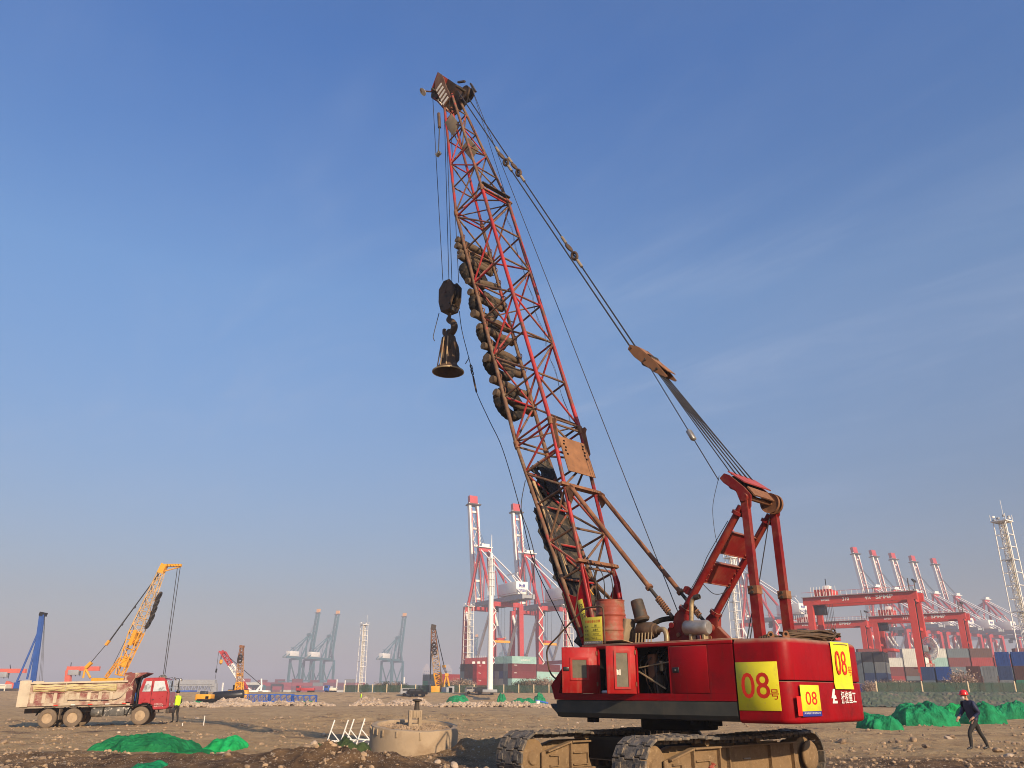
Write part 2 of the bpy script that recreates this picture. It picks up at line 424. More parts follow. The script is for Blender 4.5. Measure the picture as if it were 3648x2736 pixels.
# ---------------------------------------------------------------- ground
CR_O = Vector((3.639, 18.629, 0.0))
def fb(x, y, s, o=4, seed=0.0):
    return noise.fractal(Vector((x * s + seed, y * s - seed * 0.7, seed * 1.3)), 1.0, 2.0, o)
MOUNDS = [(-2.9, 20.2, 1.9, 0.75, 0.42), (-1.3, 19.6, 1.8, 0.7, 0.27), (-0.7, 24.0, 1.2, 1.0, 0.42), (0.3, 25.0, 1.2, 1.0, 0.32), (-7.5, 21.5, 3.6, 0.8, 0.24), (-5.0, 20.6, 1.8, 0.8, 0.25), (-11.5, 23.0, 2.5, 0.8, 0.16),
          (1.2, 12.6, 2.2, 1.2, 0.15), (-9.0, 55.0, 6.0, 3.0, 0.35), (-2.0, 62.0, 7.0, 3.0, 0.3), (12.0, 37.0, 4.0, 1.5, 0.18), (15, 23, 3.0, 1.2, 0.12), (9.5, 21.5, 2.5, 1.0, 0.10)]
def gz(x, y):
    f = 1.0 if y < 70 else max(0.15, 1 - (y - 70) / 80)
    z = (0.09 * fb(x, y, 0.22, 3, 3.1) + 0.065 * fb(x, y, 0.9, 4, 7.7) + 0.045 * (0.35 - abs(fb(x, y, 1.9, 3, 4.2))) + 0.022 * fb(x, y, 4.2, 2, 1.2)) * f
    if y < 80:
        for mx_, my_, rx, ry, h in MOUNDS:
            dx_ = (x - mx_) / rx; dy_ = (y - my_) / ry
            q = dx_ * dx_ + dy_ * dy_
            if q < 9: z += h * math.exp(-q) * (1 + 0.55 * fb(x, y, 1.7, 4, 5.5))
        # ruts left by tracks and tyres
        rut = math.sin((x * 0.35 + y * 0.94) * 1.1 + 2.0 * fb(x, y, 0.12, 2, 9.1))
        z += 0.022 * rut * f
        d = math.hypot(x - 3.4, y - 18.4)
        if d < 7.5:
            k = min(1, max(0, (7.5 - d) / 2.5)); z = z * (1 - 0.75 * k) - 0.075 * k
        d = math.hypot(x + 22, (y - 46.5) * 1.6)
        if d < 9:
            k = min(1, (9 - d) / 3); z = z * (1 - 0.9 * k) + k * 0.02 * (x + 22)
    z += plateau(x, y)
    return z
def sst(a): a = max(0.0, min(1.0, a)); return a * a * (3 - 2 * a)
def plateau(x, y):
    if y < 100: return 0.0
    k = sst((x - 12) / 22)
    return 2.0 * (sst((y - 172) / 26) * (1 - k) + sst((y - 134 + 1.5 * math.sin(x * .35)) / 8) * k)
def axis_steps(a, b, dens):
    out = [a]
    while out[-1] < b: out.append(out[-1] + dens(out[-1]))
    return out
ys = axis_steps(7.0, 215.0, lambda y: 0.085 if y < 23 else min(2.2, 0.085 + (y - 23) * 0.016))
xs = axis_steps(-150.0, 170.0, lambda x: 0.095 if -6 < x < 12 else min(3.0, 0.095 + (abs(x - 3) - 9) * 0.022))
vsn, fcs = [], []
nx = len(xs)
for y in ys:
    for x in xs:
        edge = 1.0
        vsn.append((x, y, gz(x, y)))
for j in range(len(ys) - 1):
    for i in range(nx - 1):
        a = j * nx + i
        fcs.append((a, a + 1, a + nx + 1, a + nx))
X0, X1, Y0, Y1 = xs[0], xs[-1], ys[0], ys[-1]
b0 = len(vsn)
FAR = 3600.0
for (x, y) in ((-FAR, -300), (FAR, -300), (FAR, 215), (-FAR, 215), (-FAR, 4600), (FAR, 4600)):
    vsn.append((x, y, 2.0 if y >= 215 else 0.0))
c00, c10, c11, c01 = 0, nx - 1, len(ys) * nx - 1, (len(ys) - 1) * nx
fcs += [(b0, b0 + 1, c10, c00), (b0 + 1, b0 + 2, c11, c10), (b0 + 3, b0, c00, c01), (b0 + 3, c01, c11, b0 + 2), (b0 + 3, b0 + 2, b0 + 5, b0 + 4)]
me = bpy.data.meshes.new('ground'); me.from_pydata(vsn, [], fcs); me.update()
for p in me.polygons: p.use_smooth = True
gm = bpy.data.materials.new('ground'); gm.use_nodes = True
t = gm.node_tree; nn = t.nodes.new; ll = t.links.new; pb = t.nodes['Principled BSDF']
g = nn('ShaderNodeNewGeometry')
def _nz(s, det=6, rg=0.65, dist=0.0):
    x = nn('ShaderNodeTexNoise'); x.inputs['Scale'].default_value = s; x.inputs['Detail'].default_value = det; x.inputs['Roughness'].default_value = rg; x.inputs['Distortion'].default_value = dist
    ll(g.outputs['Position'], x.inputs['Vector']); return x.outputs['Fac']
def _rg(v, lo, hi, a=0.0, c=1.0):
    x = nn('ShaderNodeMapRange'); x.inputs['From Min'].default_value = lo; x.inputs['From Max'].default_value = hi; x.inputs['To Min'].default_value = a; x.inputs['To Max'].default_value = c
    ll(v, x.inputs['Value']); return x.outputs['Result']
def _mx(fac, a, c, mode='MIX'):
    x = nn('ShaderNodeMix'); x.data_type = 'RGBA'; x.blend_type = mode
    if isinstance(fac, float): x.inputs['Factor'].default_value = fac
    else: ll(fac, x.inputs['Factor'])
    for s, v in ((6, a), (7, c)):
        if isinstance(v, tuple): x.inputs[s].default_value = (*v, 1)
        else: ll(v, x.inputs[s])
    return x.outputs[2]
cg = _mx(_rg(_nz(0.18, 5), 0.35, 0.65), (0.46, 0.30, 0.145), (0.57, 0.395, 0.205))
cg = _mx(_rg(_nz(1.1, 6), 0.45, 0.7), cg, (0.34, 0.215, 0.11))
cg = _mx(_rg(_nz(9.0, 5, 0.75), 0.56, 0.68), cg, (0.17, 0.10, 0.055))
cg = _mx(_rg(_nz(0.33, 6, 0.65, 0.8), 0.57, 0.68), cg, (0.13, 0.085, 0.055))
cg = _mx(_rg(_nz(0.9, 7, 0.7, 0.4), 0.62, 0.74), cg, (0.50, 0.385, 0.255))
# the freshly dug, darker soil of the near ground
sp = nn('ShaderNodeSeparateXYZ'); ll(g.outputs['Position'], sp.inputs[0])
mth = nn('ShaderNodeMath'); mth.operation = 'MULTIPLY_ADD'; mth.inputs[1].default_value = 6.0; ll(_nz(0.5, 4), mth.inputs[0]); ll(sp.outputs['Y'], mth.inputs[2])
fresh = _rg(mth.outputs[0], 24.5, 29.0, 1.0, 0.0)
cg = _mx(fresh, cg, _mx(_rg(_nz(2.2, 6, 0.7), 0.35, 0.65), (0.075, 0.046, 0.028), (0.26, 0.16, 0.085)))
for vsz, th, colr in ((7.0, 0.20, (0.46, 0.37, 0.27)), (17.0, 0.24, (0.42, 0.33, 0.235)), (30.0, 0.22, (0.52, 0.43, 0.32))):
    vo = nn('ShaderNodeTexVoronoi'); vo.inputs['Scale'].default_value = vsz; ll(g.outputs['Position'], vo.inputs['Vector'])
    wn = nn('ShaderNodeTexWhiteNoise'); ll(vo.outputs['Position'], wn.inputs['Vector'])
    a = _rg(vo.outputs['Distance'], th, th + 0.06, 1.0, 0.0)
    c_ = _rg(wn.outputs['Value'], 0.72, 0.78)
    m1 = nn('ShaderNodeMath'); m1.operation = 'MULTIPLY'; ll(a, m1.inputs[0]); ll(c_, m1.inputs[1])
    cg = _mx(m1.outputs[0], cg, colr)
ll(cg, pb.inputs['Base Color'])
pb.inputs['Roughness'].default_value = 0.95
pb.inputs['Specular IOR Level'].default_value = 0.15
h1 = _nz(2.6, 8, 0.72); h2 = _nz(14.0, 6, 0.75)
ma = nn('ShaderNodeMath'); ma.operation = 'MULTIPLY_ADD'; ma.inputs[1].default_value = 0.35; ll(h2, ma.inputs[0]); ll(h1, ma.inputs[2])
bn = nn('ShaderNodeBump'); bn.inputs['Distance'].default_value = 0.22; bn.inputs['Strength'].default_value = 1.0
ll(ma.outputs[0], bn.inputs['Height']); ll(bn.outputs[0], pb.inputs['Normal'])
ground = mob('ground', me, gm)
tag(ground, kind='structure')

# ---------------------------------------------------------------- loose stones
M['stone'] = pmat('stone', (0.36, 0.25, 0.15), 0.9, var=0.4, scale=2.5, bump=0.01, bscale=18, dirt=(0.20, 0.14, 0.09), dlo=0.45, dhi=0.62, dscale=1.3)
M['pale_stone'] = pmat('pale_stone', (0.43, 0.33, 0.235), 0.9, var=0.25, scale=1.2, dirt=(0.30, 0.22, 0.15), dlo=0.5, dhi=0.65, dscale=0.8)
def ico(sub):
    bm = bmesh.new(); bmesh.ops.create_icosphere(bm, subdivisions=sub, radius=1)
    bm.verts.ensure_lookup_table()
    v = [x.co.copy() for x in bm.verts]; f = [tuple(q.index for q in p.verts) for p in bm.faces]
    bm.free(); return v, f
IC1 = ico(1); IC2 = ico(2)
def stone_shape(base, seed, flat=0.7):
    out = []
    ax = Vector((rnd.uniform(.7, 1.3), rnd.uniform(.7, 1.3), rnd.uniform(.5, .9) * flat / 0.7))
    for v in base:
        k = 1 + 0.45 * noise.noise(v * 1.1 + Vector((seed, seed * .7, -seed)))
        k = min(k, 1.12)
        out.append(Vector((v.x * ax.x * k, v.y * ax.y * k, v.z * ax.z * k)))
    return out
SHAPES = [stone_shape(IC1[0], i * 3.7) for i in range(14)]
def scatter_mesh(spots):
    V, F_ = [], []
    for (p, s) in spots:
        sh = rnd.choice(SHAPES); a = rnd.uniform(0, 6.28); ca, sa = math.cos(a) * s, math.sin(a) * s
        b = len(V)
        for v in sh: V.append((p[0] + v.x * ca - v.y * sa, p[1] + v.x * sa + v.y * ca, p[2] + v.z * s))
        F_.extend((b + i, b + j, b + k) for i, j, k in IC1[1])
    m = bpy.data.meshes.new('s'); m.from_pydata(V, [], F_); m.update(); return m
WELL = Vector((-2.73, 24.9, 0))
sp_ = []
while len(sp_) < 19000:
    y = 12.5 + 50 * rnd.random() ** 1.9
    x = rnd.uniform(-0.68 * y, 0.72 * y)
    if y > 30 and rnd.random() < 0.35: continue
    if fb(x, y, 0.45, 4, 2.2) < rnd.uniform(-0.25, 0.45): continue
    if math.hypot(x - WELL.x, y - WELL.y) < 1.3: continue
    s = 0.016 + 0.07 * rnd.random() ** 6
    if y > 30: s *= 1.25
    sp_.append(((x, y, gz(x, y) + s * 0.2), s))
tag(mob('gravel', scatter_mesh(sp_), M['stone']), 'loose gravel and stones strewn over the brown earth', 'gravel', kind='stuff')
# larger single rocks
ROCKS = [at(px, py, 5322.0 / (py - 2474)) for px, py in ((1093, 2662), (1118, 2655), (760, 2655), (790, 2690), (830, 2702), (640, 2705), (560, 2712), (3320, 2582), (3160, 2592), (3090, 2600), (3610, 2672), (3590, 2690), (3200, 2640), (3000, 2640), (1215, 2668), (1345, 2700), (1180, 2700), (980, 2690), (1560, 2712), (1620, 2720), (3480, 2600), (3300, 2655), (3380, 2630), (420, 2620), (880, 2590), (1000, 2570), (1150, 2555), (700, 2565))]
for i in range(30):
    y = rnd.uniform(16, 60); x = rnd.uniform(-.6 * y, .62 * y)
    if abs(x - 3.5) < 5 and y < 23: continue
    ROCKS.append(Vector((x, y, 0)))
for p in ROCKS:
    if math.hypot(p.x - WELL.x, p.y - WELL.y) < 1.6: continue
    s = rnd.uniform(0.06, 0.15)
    m = bpy.data.meshes.new('rock'); m.from_pydata([tuple(v * s) for v in stone_shape(IC2[0], rnd.uniform(0, 90))], [], IC2[1]); m.update()
    for f in m.polygons: f.use_smooth = rnd.random() < 0.4
    o = mob('rock', m, rnd.choice((M['stone'], M['pale_stone'])))
    o.location = (p.x, p.y, gz(p.x, p.y) + s * 0.25); o.rotation_euler = (rnd.uniform(-.4, .4), rnd.uniform(-.4, .4), rnd.uniform(0, 6))
    tag(o, 'rough tan rock lying loose on the bare earth', 'rock', 'rocks strewn over the bare earth')
# pale rubble heaps in the middle distance
def rubble(px0, px1, pyt, pyb, Y, label, n=500, s0=0.35):
    a = at(px0, pyb, Y); b = at(px1, pyb, Y); h = at((px0 + px1) / 2, pyt, Y).z - 0.0
    sp2 = []
    for i in range(n):
        u = rnd.random(); v = rnd.gauss(0, 0.33)
        k = (0.5 + 0.5 * abs(noise.noise(Vector((u * 4.3, Y, 0.3))))) * (1 - (2 * u - 1) ** 4)
        x = a.x + (b.x - a.x) * u; y = Y + v * h * 3
        z = max(0, h * 1.0 * k * (1 - min(1, abs(v) * 1.3))) * rnd.uniform(.6, 1)
        sp2.append(((x, y, z), s0 * rnd.uniform(.4, 1.3)))
    o = mob('rubble_heap', scatter_mesh(sp2), M['pale_stone']); tag(o, label, 'rubble', kind='stuff')
rubble(770, 905, 2474, 2512, 120, 'pale broken rubble heaped at the end of the blue lattice segments', 900, 0.32)
rubble(880, 1190, 2490, 2505, 125, 'low strip of pale rubble below the blue lattice segments', 700, 0.25)
rubble(1265, 1365, 2474, 2500, 130, 'pale rubble heap in front of the far green fence', 600, 0.3)
rubble(1380, 1530, 2478, 2500, 135, 'low pale rubble heap behind the concrete well', 700, 0.3)
rubble(1530, 1980, 2488, 2502, 120, 'long low strip of pale rubble in front of the far containers', 900, 0.26)
rubble(600, 780, 2494, 2512, 110, 'low pale rubble beside the hi-vis worker', 400, 0.25)

# ---------------------------------------------------------------- green nets
nm = bpy.data.materials.new('net_green'); nm.use_nodes = True
t = nm.node_tree; nn2 = t.nodes.new; l2 = t.links.new
pbn = t.nodes['Principled BSDF']; out = t.nodes['Material Output']
pbn.inputs['Roughness'].default_value = 0.7; pbn.inputs['Specular IOR Level'].default_value = 0.2
gg = nn2('ShaderNodeNewGeometry'); oi = nn2('ShaderNodeObjectInfo')
n1 = nn2('ShaderNodeTexNoise'); n1.inputs['Scale'].default_value = 2.5; n1.inputs['Detail'].default_value = 6; l2(gg.outputs['Position'], n1.inputs['Vector'])
mr = nn2('ShaderNodeMapRange'); mr.inputs['From Min'].default_value = .3; mr.inputs['From Max'].default_value = .7; mr.inputs['To Min'].default_value = .6; mr.inputs['To Max'].default_value = 1.3; l2(n1.outputs['Fac'], mr.inputs['Value'])
hs = nn2('ShaderNodeHueSaturation'); l2(oi.outputs['Color'], hs.inputs['Color']); l2(mr.outputs[0], hs.inputs['Value'])
l2(hs.outputs[0], pbn.inputs['Base Color'])
tr = nn2('ShaderNodeBsdfTranslucent'); l2(hs.outputs[0], tr.inputs['Color'])
ms = nn2('ShaderNodeMixShader'); ms.inputs[0].default_value = 0.35; l2(pbn.outputs[0], ms.inputs[1]); l2(tr.outputs[0], ms.inputs[2])
n3 = nn2('ShaderNodeTexNoise'); n3.inputs['Scale'].default_value = 9; n3.inputs['Detail'].default_value = 5; l2(gg.outputs['Position'], n3.inputs['Vector'])
bb = nn2('ShaderNodeBump'); bb.inputs['Distance'].default_value = 0.10; l2(n3.outputs['Fac'], bb.inputs['Height']); l2(bb.outputs[0], pbn.inputs['Normal'])
l2(ms.outputs[0], out.inputs['Surface'])
M['net'] = nm
def net_heap(c, lx, ly, h, rz, seed, label, col=(0.012, 0.26, 0.085), n=150, m_=84, humps=2.0, fold=1.0):
    V, F_ = [], []
    ca, sa = math.cos(rz), math.sin(rz)
    for j in range(m_ + 1):
        for i in range(n + 1):
            u = 2 * i / n - 1; v = 2 * j / m_ - 1
            a = math.atan2(v, u); rr = max(abs(u), abs(v))
            k = rr / max(1e-6, math.hypot(u, v)) if rr > 0 else 1
            # square to rounded patch with a ragged outline
            U = u * (0.35 + 0.65 * k) * (1 + 0.16 * noise.noise(Vector((math.cos(a) * 2.4, math.sin(a) * 2.4, seed))))
            Vv = v * (0.35 + 0.65 * k) * (1 + 0.22 * noise.noise(Vector((math.cos(a) * 2.4, math.sin(a) * 2.4, seed + 9))))
            x, y = U * lx / 2, Vv * ly / 2
            prof = max(0, 1 - rr ** 2.6) ** 0.55
            hump = 0.80 + 0.30 * noise.noise(Vector((u * humps, v * 1.2, seed * 2.1)))
            wx = x + 0.45 * noise.noise(Vector((x * 1.1, y * 1.1, seed)))
            wy = y + 0.45 * noise.noise(Vector((x * 1.1 + 7, y * 1.1, seed)))
            r1 = noise.noise(Vector((wx * 1.5, wy * 1.9, seed + 3))); r2 = noise.noise(Vector((wx * 3.1 + 3, wy * 3.6, seed + 5))); r3 = noise.noise(Vector((wx * 7.0, wy * 7.0, seed + 8)))
            z = h * prof * hump + fold * (0.10 * r1 + 0.05 * (abs(r2) * 2 - 0.4) + 0.05 * (abs(r3) * 2 - .3)) * min(1, h) * (prof ** 0.4)
            z += fold * 0.055 * min(1, h * 1.6) * math.sin(a * 11 + 5 * noise.noise(Vector((x * .8, y * .8, seed + 20))) + rr * 4) * rr * prof ** .5
            x += fold * 0.10 * r2; y += fold * 0.12 * r1
            X = c[0] + x * ca - y * sa; Y = c[1] + x * sa + y * ca
            V.append((X, Y, gz(X, Y) - 0.04 + max(0, z)))
    for j in range(m_):
        for i in range(n):
            q = j * (n + 1) + i; F_.append((q, q + 1, q + n + 2, q + n + 1))
    me_ = bpy.data.meshes.new('net'); me_.from_pydata(V, [], F_); me_.update()
    for p in me_.polygons: p.use_smooth = True
    o = mob('net_heap', me_, M['net']); o.color = (*col, 1)
    tag(o, label, 'netting', 'green debris nets heaped on the ground'); return o
def heap_px(px0, px1, pyt, pyb, label, depth=1.4, Y=None, **kw):
    Y = Y or 5322.0 / (pyb - 2475)
    a = at(px0, pyb, Y); b = at(px1, pyb, Y); h = at((px0 + px1) / 2, pyt, Y).z - gz((a.x + b.x) / 2, Y)
    return net_heap(((a.x + b.x) / 2, Y + depth * 0.5, 0), b.x - a.x, depth, max(0.12, h), 0, (px0 * 0.37) % 50, label, **kw)
BR = (0.02, 0.52, 0.14)
GR = (0.016, 0.34, 0.13)
heap_px(248, 640, 2602, 2694, 'broad low green net heap nearest the camera, dusty at one end', 3.0, col=(0.02, 0.27, 0.09))
heap_px(560, 740, 2655, 2690, 'thin green net strip joining the two near heaps', 1.2, col=(0.02, 0.30, 0.09))
heap_px(700, 852, 2622, 2672, 'small bright green rounded net heap beyond the near earth berm', 1.6, col=BR, fold=0.45)
heap_px(430, 560, 2726, 2744, 'scrap of green net at the bottom edge of the foreground', 1.0, col=GR)
heap_px(3095, 3245, 2530, 2596, 'dark green net mound nearest the counterweight', 2.4, col=GR, fold=1.0)
heap_px(3200, 3330, 2522, 2574, 'bright green net between the two dark mounds', 2.2, col=BR, fold=0.9)
heap_px(3225, 3450, 2484, 2582, 'tallest green net mound right behind the walking worker', 3.6, col=GR, fold=1.2, humps=3)
heap_px(3380, 3490, 2500, 2570, 'bright green net just left of the walking worker', 2.4, col=BR, fold=0.9)
heap_px(3455, 3610, 2496, 2576, 'green net heap at the walking worker’s back', 2.8, col=GR, fold=1.0)
heap_px(3560, 3760, 2490, 2556, 'green net heap running out of the picture at the edge', 3.0, col=GR, fold=1.1)
heap_px(670, 716, 2493, 2518, 'dark green net bundle left of the pale rubble', 2.5, col=GR)
heap_px(716, 738, 2506, 2520, 'tiny green net scrap beside the dark bundle', 1.5, col=GR)
heap_px(1038, 1112, 2494, 2515, 'low green net heap below the blue lattice segments', 3, col=GR)
heap_px(1122, 1152, 2500, 2513, 'small green net scrap beyond the low heap', 2, col=GR)
heap_px(1522, 1605, 2472, 2502, 'green net heap beside the bollard on the concrete block', 3, col=GR)
heap_px(1588, 1672, 2470, 2490, 'peaked green net heap in front of the far yellow crane', 4, Y=160, col=GR)
heap_px(1770, 1805, 2464, 2478, 'small green net scrap by the foot of the white pole', 3, Y=170, col=GR)
heap_px(1818, 1912, 2482, 2498, 'low dark green net heap in front of the container stack', 3, Y=140, col=GR)
heap_px(1900, 1945, 2462, 2478, 'green net with the blue sheet near the crane nose', 3, Y=165, col=GR)
# dark olive bundle beside the concrete well
net_heap((-4.15, 23.2, 0), 1.2, 0.9, 0.55, 0.2, 4.4, 'dark olive net bundle tucked against the concrete well', col=(0.075, 0.11, 0.04), fold=0.5)
net_heap((-4.85, 22.9, 0), 0.6, 0.5, 0.42, 0.7, 14.4, 'small dark olive net scrap beside the olive bundle', col=(0.06, 0.09, 0.03))

# ---------------------------------------------------------------- concrete well
wl = empty('concrete_well', (WELL.x, WELL.y, gz(WELL.x, WELL.y) - 0.05))
wl.rotation_euler = (R(5.5), R(2.0), 0)
tag(wl, 'round tan concrete well ring filled with gravel', 'well')
WH = 0.86
n = 56
bm = bmesh.new(); rings = []
prof = [(1.22, -0.15), (1.225, WH - 0.08), (1.20, WH), (1.07, WH + 0.005), (1.05, WH - 0.04), (1.04, WH - 0.25)]
for k, (r_, z_) in enumerate(prof):
    ring = []
    for i in range(n):
        a = 2 * math.pi * i / n
        w_ = 1 + 0.012 * noise.noise(Vector((math.cos(a) * 3, math.sin(a) * 3, z_ * 2)))
        ring.append(bm.verts.new((r_ * w_ * math.cos(a), r_ * w_ * math.sin(a), z_ + (0.025 * noise.noise(Vector((math.cos(a) * 5, math.sin(a) * 5, 3))) if k > 0 else 0))))
    rings.append(ring)
for a, b in zip(rings, rings[1:]):
    for i in range(n): bm.faces.new((a[i], a[(i + 1) % n], b[(i + 1) % n], b[i]))
mob('wall_ring', bm2me(bm, True, 50), M['concrete'], wl)
for dg_ in (196, 203, 212, 222, 233, 254, 284):
    a = R(dg_ - 0)
    ln = rnd.uniform(.14, .2)
    c = Vector((math.cos(a) * 1.232, math.sin(a) * 1.232, WH - ln / 2 - 0.02))
    box('drip_ridge', c, (0.035, 0.06, ln), M['concrete'], wl, rot=a, bv=0.012)
spg = []
for i in range(1500):
    r_ = 1.04 * math.sqrt(rnd.random()); a = rnd.uniform(0, 6.28)
    spg.append(((r_ * math.cos(a), r_ * math.sin(a), WH - 0.10 + 0.07 * (1 - r_) + rnd.uniform(-.01, .02)), rnd.uniform(.02, .05)))
gr = mob('gravel_fill', scatter_mesh(spg), M['stone'], wl); gr['kind'] = 'stuff'
lathe('fill_bed', [(0.0, WH - 0.06), (0.6, WH - 0.09), (1.06, WH - 0.14)], M['stone'], wl)
# block and bollard standing on the fill
bk = empty('concrete_block', WELL + Vector((0.02, 0.0, WH - 0.10)), 0.2); bk.scale = (0.72, 0.72, 0.78)
tag(bk, 'small square concrete block with a window-like opening standing on the well gravel', 'block')
for sx in (-1, 1):
    box('side_post', (sx * 0.19, 0, 0.26), (0.13, 0.4, 0.56), M['concrete'], bk, bv=0.012)
box('top_beam', (0, 0, 0.41), (0.248, 0.39, 0.25), M['concrete'], bk, bv=0.01)
box('bottom_beam', (0, 0, 0.04), (0.248, 0.38, 0.1), M['concrete'], bk, bv=0.01)
for sx in (-0.2, -0.07, 0.06, 0.2): box('ridge', (sx, -0.208, 0.42), (0.03, 0.02, 0.2), M['concrete'], bk, bv=0.005)
bl = empty('mooring_bollard', WELL + Vector((0.06, 0.02, WH - 0.10 + 0.43))); bl.scale = (0.72, 0.72, 0.85)
tag(bl, 'dark steel mushroom-headed bollard on top of the concrete block', 'bollard')
lathe('stem', [(0.115, 0), (0.105, 0.05), (0.09, 0.22), (0.10, 0.255)], M['steel_dark'], bl, n=18)
lathe('cap', [(0.1, 0.255), (0.185, 0.28), (0.19, 0.315), (0.15, 0.335), (0.0, 0.34)], M['steel_dark'], bl, n=20)

# white welded stands lying by the well
stc = at(1238, 2628, 28.5)
def stand(px, py, label, flip=1):
    p = at(px, py, 28.5); root = empty('steel_stand', (p.x, p.y, gz(p.x, p.y)), 0.15)
    tag(root, label, 'stand', 'white steel stands by the well')
    b0 = Vector((0.0, 0, -0.03)); tp = Vector((0.24 * flip, 0.25, 0.82))
    rod('upright', b0, tp, 0.022, M['white_paint'], root, 6)
    rod('base_tube', b0 + Vector((0.06, 0, 0.25)), Vector((1.25, 0.25, 0.12)), 0.02, M['white_paint'], root, 6)
    rod('brace', Vector((0.15, 0.14, 0.5)), Vector((0.42, 0.1, 0.21)), 0.018, M['white_paint'], root, 6)
    rod('brace', Vector((0.06, 0, 0.02)), Vector((0.36, 0.05, 0.22)), 0.018, M['white_paint'], root, 6)
    rod('cross_tube', Vector((0.9, 0.0, 0.06)), Vector((1.0, 0.5, 0.2)), 0.018, M['white_paint'], root, 6)
stand(1158, 2646, 'white steel stand farthest from the well')
stand(1208, 2632, 'white steel stand second farthest from the well')
stand(1228, 2642, 'white steel stand second nearest to the well')
stand(1268, 2632, 'white steel stand nearest to the well')
for px, py, h, lb in ((724, 2590, 0.45, 'white marker stake on bare earth right of the hi-vis worker'), (648, 2592, 0.14, 'short white peg on the earth near the truck front')):
    p = at(px, py, 5322.0 / (py - 2472)); o = rod('stake', (p.x, p.y, gz(p.x, p.y) - .05), (p.x + .01, p.y, gz(p.x, p.y) + h), 0.022, M['white_paint'], None, 6)
    tag(o, lb, 'stake')
# ================================================================ the red crawler crane
crane = empty('crawler_crane', CR_O, R(135))
tag(crane, 'big red lattice-boom crawler crane numbered 08, boom raised high', 'crane')
CW = Matrix.Translation(CR_O) @ Matrix.Rotation(R(135), 4, 'Z')
HR, DR, GRD = M['house_red'], M['door_red'], M['gantry_red']
# --- machinery house: panels, posts, roof
def hp(name, x0, x1, z0, z1, y0=1.555, y1=1.60, mat=HR, bv=0.0):
    return box(name, ((x0 + x1) / 2, (y0 + y1) / 2, (z0 + z1) / 2), (x1 - x0, y1 - y0, z1 - z0), mat, crane, bv=bv)
hp('top_rail', -2.262, 1.40, 2.505, 2.585, bv=0.02)
hp('sill_rail', -2.262, 2.12, 1.502, 1.632)
hp('side_panel', -2.262, -1.72, 1.634, 2.503)
dc = hp('closed_door', -1.708, -0.872, 1.642, 2.497, 1.56, 1.603, bv=0.006)
hp('door_post', -0.87, -0.835, 1.634, 2.503)
hp('door_post', -0.055, -0.0, 1.634, 2.503)
hp('door_post', 0.935, 1.02, 1.634, 2.503)
hp('front_panel', 1.62, 1.95, 1.634, 2.13)
# slanted nose and the roof
prism('nose', [(1.30, 2.582), (1.44, 2.575), (1.60, 2.47), (2.02, 2.10), (2.30, 1.80), (2.20, 1.506), (2.10, 1.506), (1.97, 2.12), (1.55, 2.44), (1.40, 2.50)], 0.80, HR, crane, mcols((1, 0, 0), (0, 0, 1), (0, -1, 0), (0, 1.195, 0)))
box('roof', (-0.43, 1.15, 2.592), (3.66, 0.88, 0.03), M['dust_red'], crane, bv=0.012)
box('roof_panel', (-0.75, -0.43, 2.588), (3.0, 2.27, 0.03), M['dust_red'], crane, bv=0.012)
box('side_panel', (-0.70, -1.575, 2.05), (3.1, 0.045, 1.04), HR, crane)
box('inner_wall', (-0.15, 0.62, 2.03), (4.1, 0.03, 1.06), M['dark'], crane)  # near-black liners paint in the deep shade of the open bays
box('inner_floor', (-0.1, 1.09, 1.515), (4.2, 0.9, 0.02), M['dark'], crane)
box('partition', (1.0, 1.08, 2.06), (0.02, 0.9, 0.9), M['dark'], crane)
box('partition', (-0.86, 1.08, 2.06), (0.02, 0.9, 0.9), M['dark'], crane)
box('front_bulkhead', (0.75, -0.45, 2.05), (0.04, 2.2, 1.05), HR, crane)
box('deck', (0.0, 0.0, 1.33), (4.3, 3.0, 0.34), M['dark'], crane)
prism('skirt_panel', [(1.5, 1.5), (1.6, 1.49), (1.605, 1.25), (1.55, 1.17), (1.42, 1.15), (1.42, 1.5)], 4.40, M['skirt'], crane, mcols((0, 1, 0), (0, 0, 1), (1, 0, 0), (-0.06, 0.0, 0)), bv=0.0)
prism('skirt_panel', [(-1.42, 1.5), (-1.42, 1.15), (-1.55, 1.17), (-1.605, 1.25), (-1.6, 1.49)], 4.40, M['skirt'], crane, mcols((0, 1, 0), (0, 0, 1), (1, 0, 0), (-0.06, 0.0, 0)))
prism('front_step', [(2.14, 1.30), (2.36, 1.42), (2.34, 1.36), (2.14, 1.2)], 0.7, M['skirt'], crane, mcols((1, 0, 0), (0, 0, 1), (0, -1, 0), (0, 1.2, 0)))
# things seen in the open bays
rng2 = random.Random(3)
box('hydraulic_valve', (-0.18, 1.15, 2.12), (0.2, 0.25, 0.55), M['rust'], crane, bv=0.04)
lathe('pump', [(0.0, 0), (0.10, 0), (0.12, .1), (0.12, .3), (.07, .36), (.0, .36)], M['hook_steel'], crane, axis_m((-0.30, 1.2, 1.64), (0, 0, 1)), 14)
for k in range(7):
    x0 = -0.75 + 0.11 * k
    cable('hose', smooth_pts([(x0, 1.30, 1.62), (x0 + rng2.uniform(-.1, .1), 1.42, 1.9), (x0 + rng2.uniform(-.2, .2), 1.38, 2.2), (x0 + rng2.uniform(-.1, .1), 1.1, 2.46)]), 0.014, rng2.choice((M['steel_dark'], M['rubber'], M['hook_steel'])), crane)
rod('stay_bar', (-0.02, 1.5, 2.05), (-0.62, 1.44, 1.72), 0.018, M['bronze'], crane, 6)
rod('pipe', (-0.02, 1.48, 2.12), (-0.80, 1.35, 2.24), 0.014, M['bronze'], crane, 6)
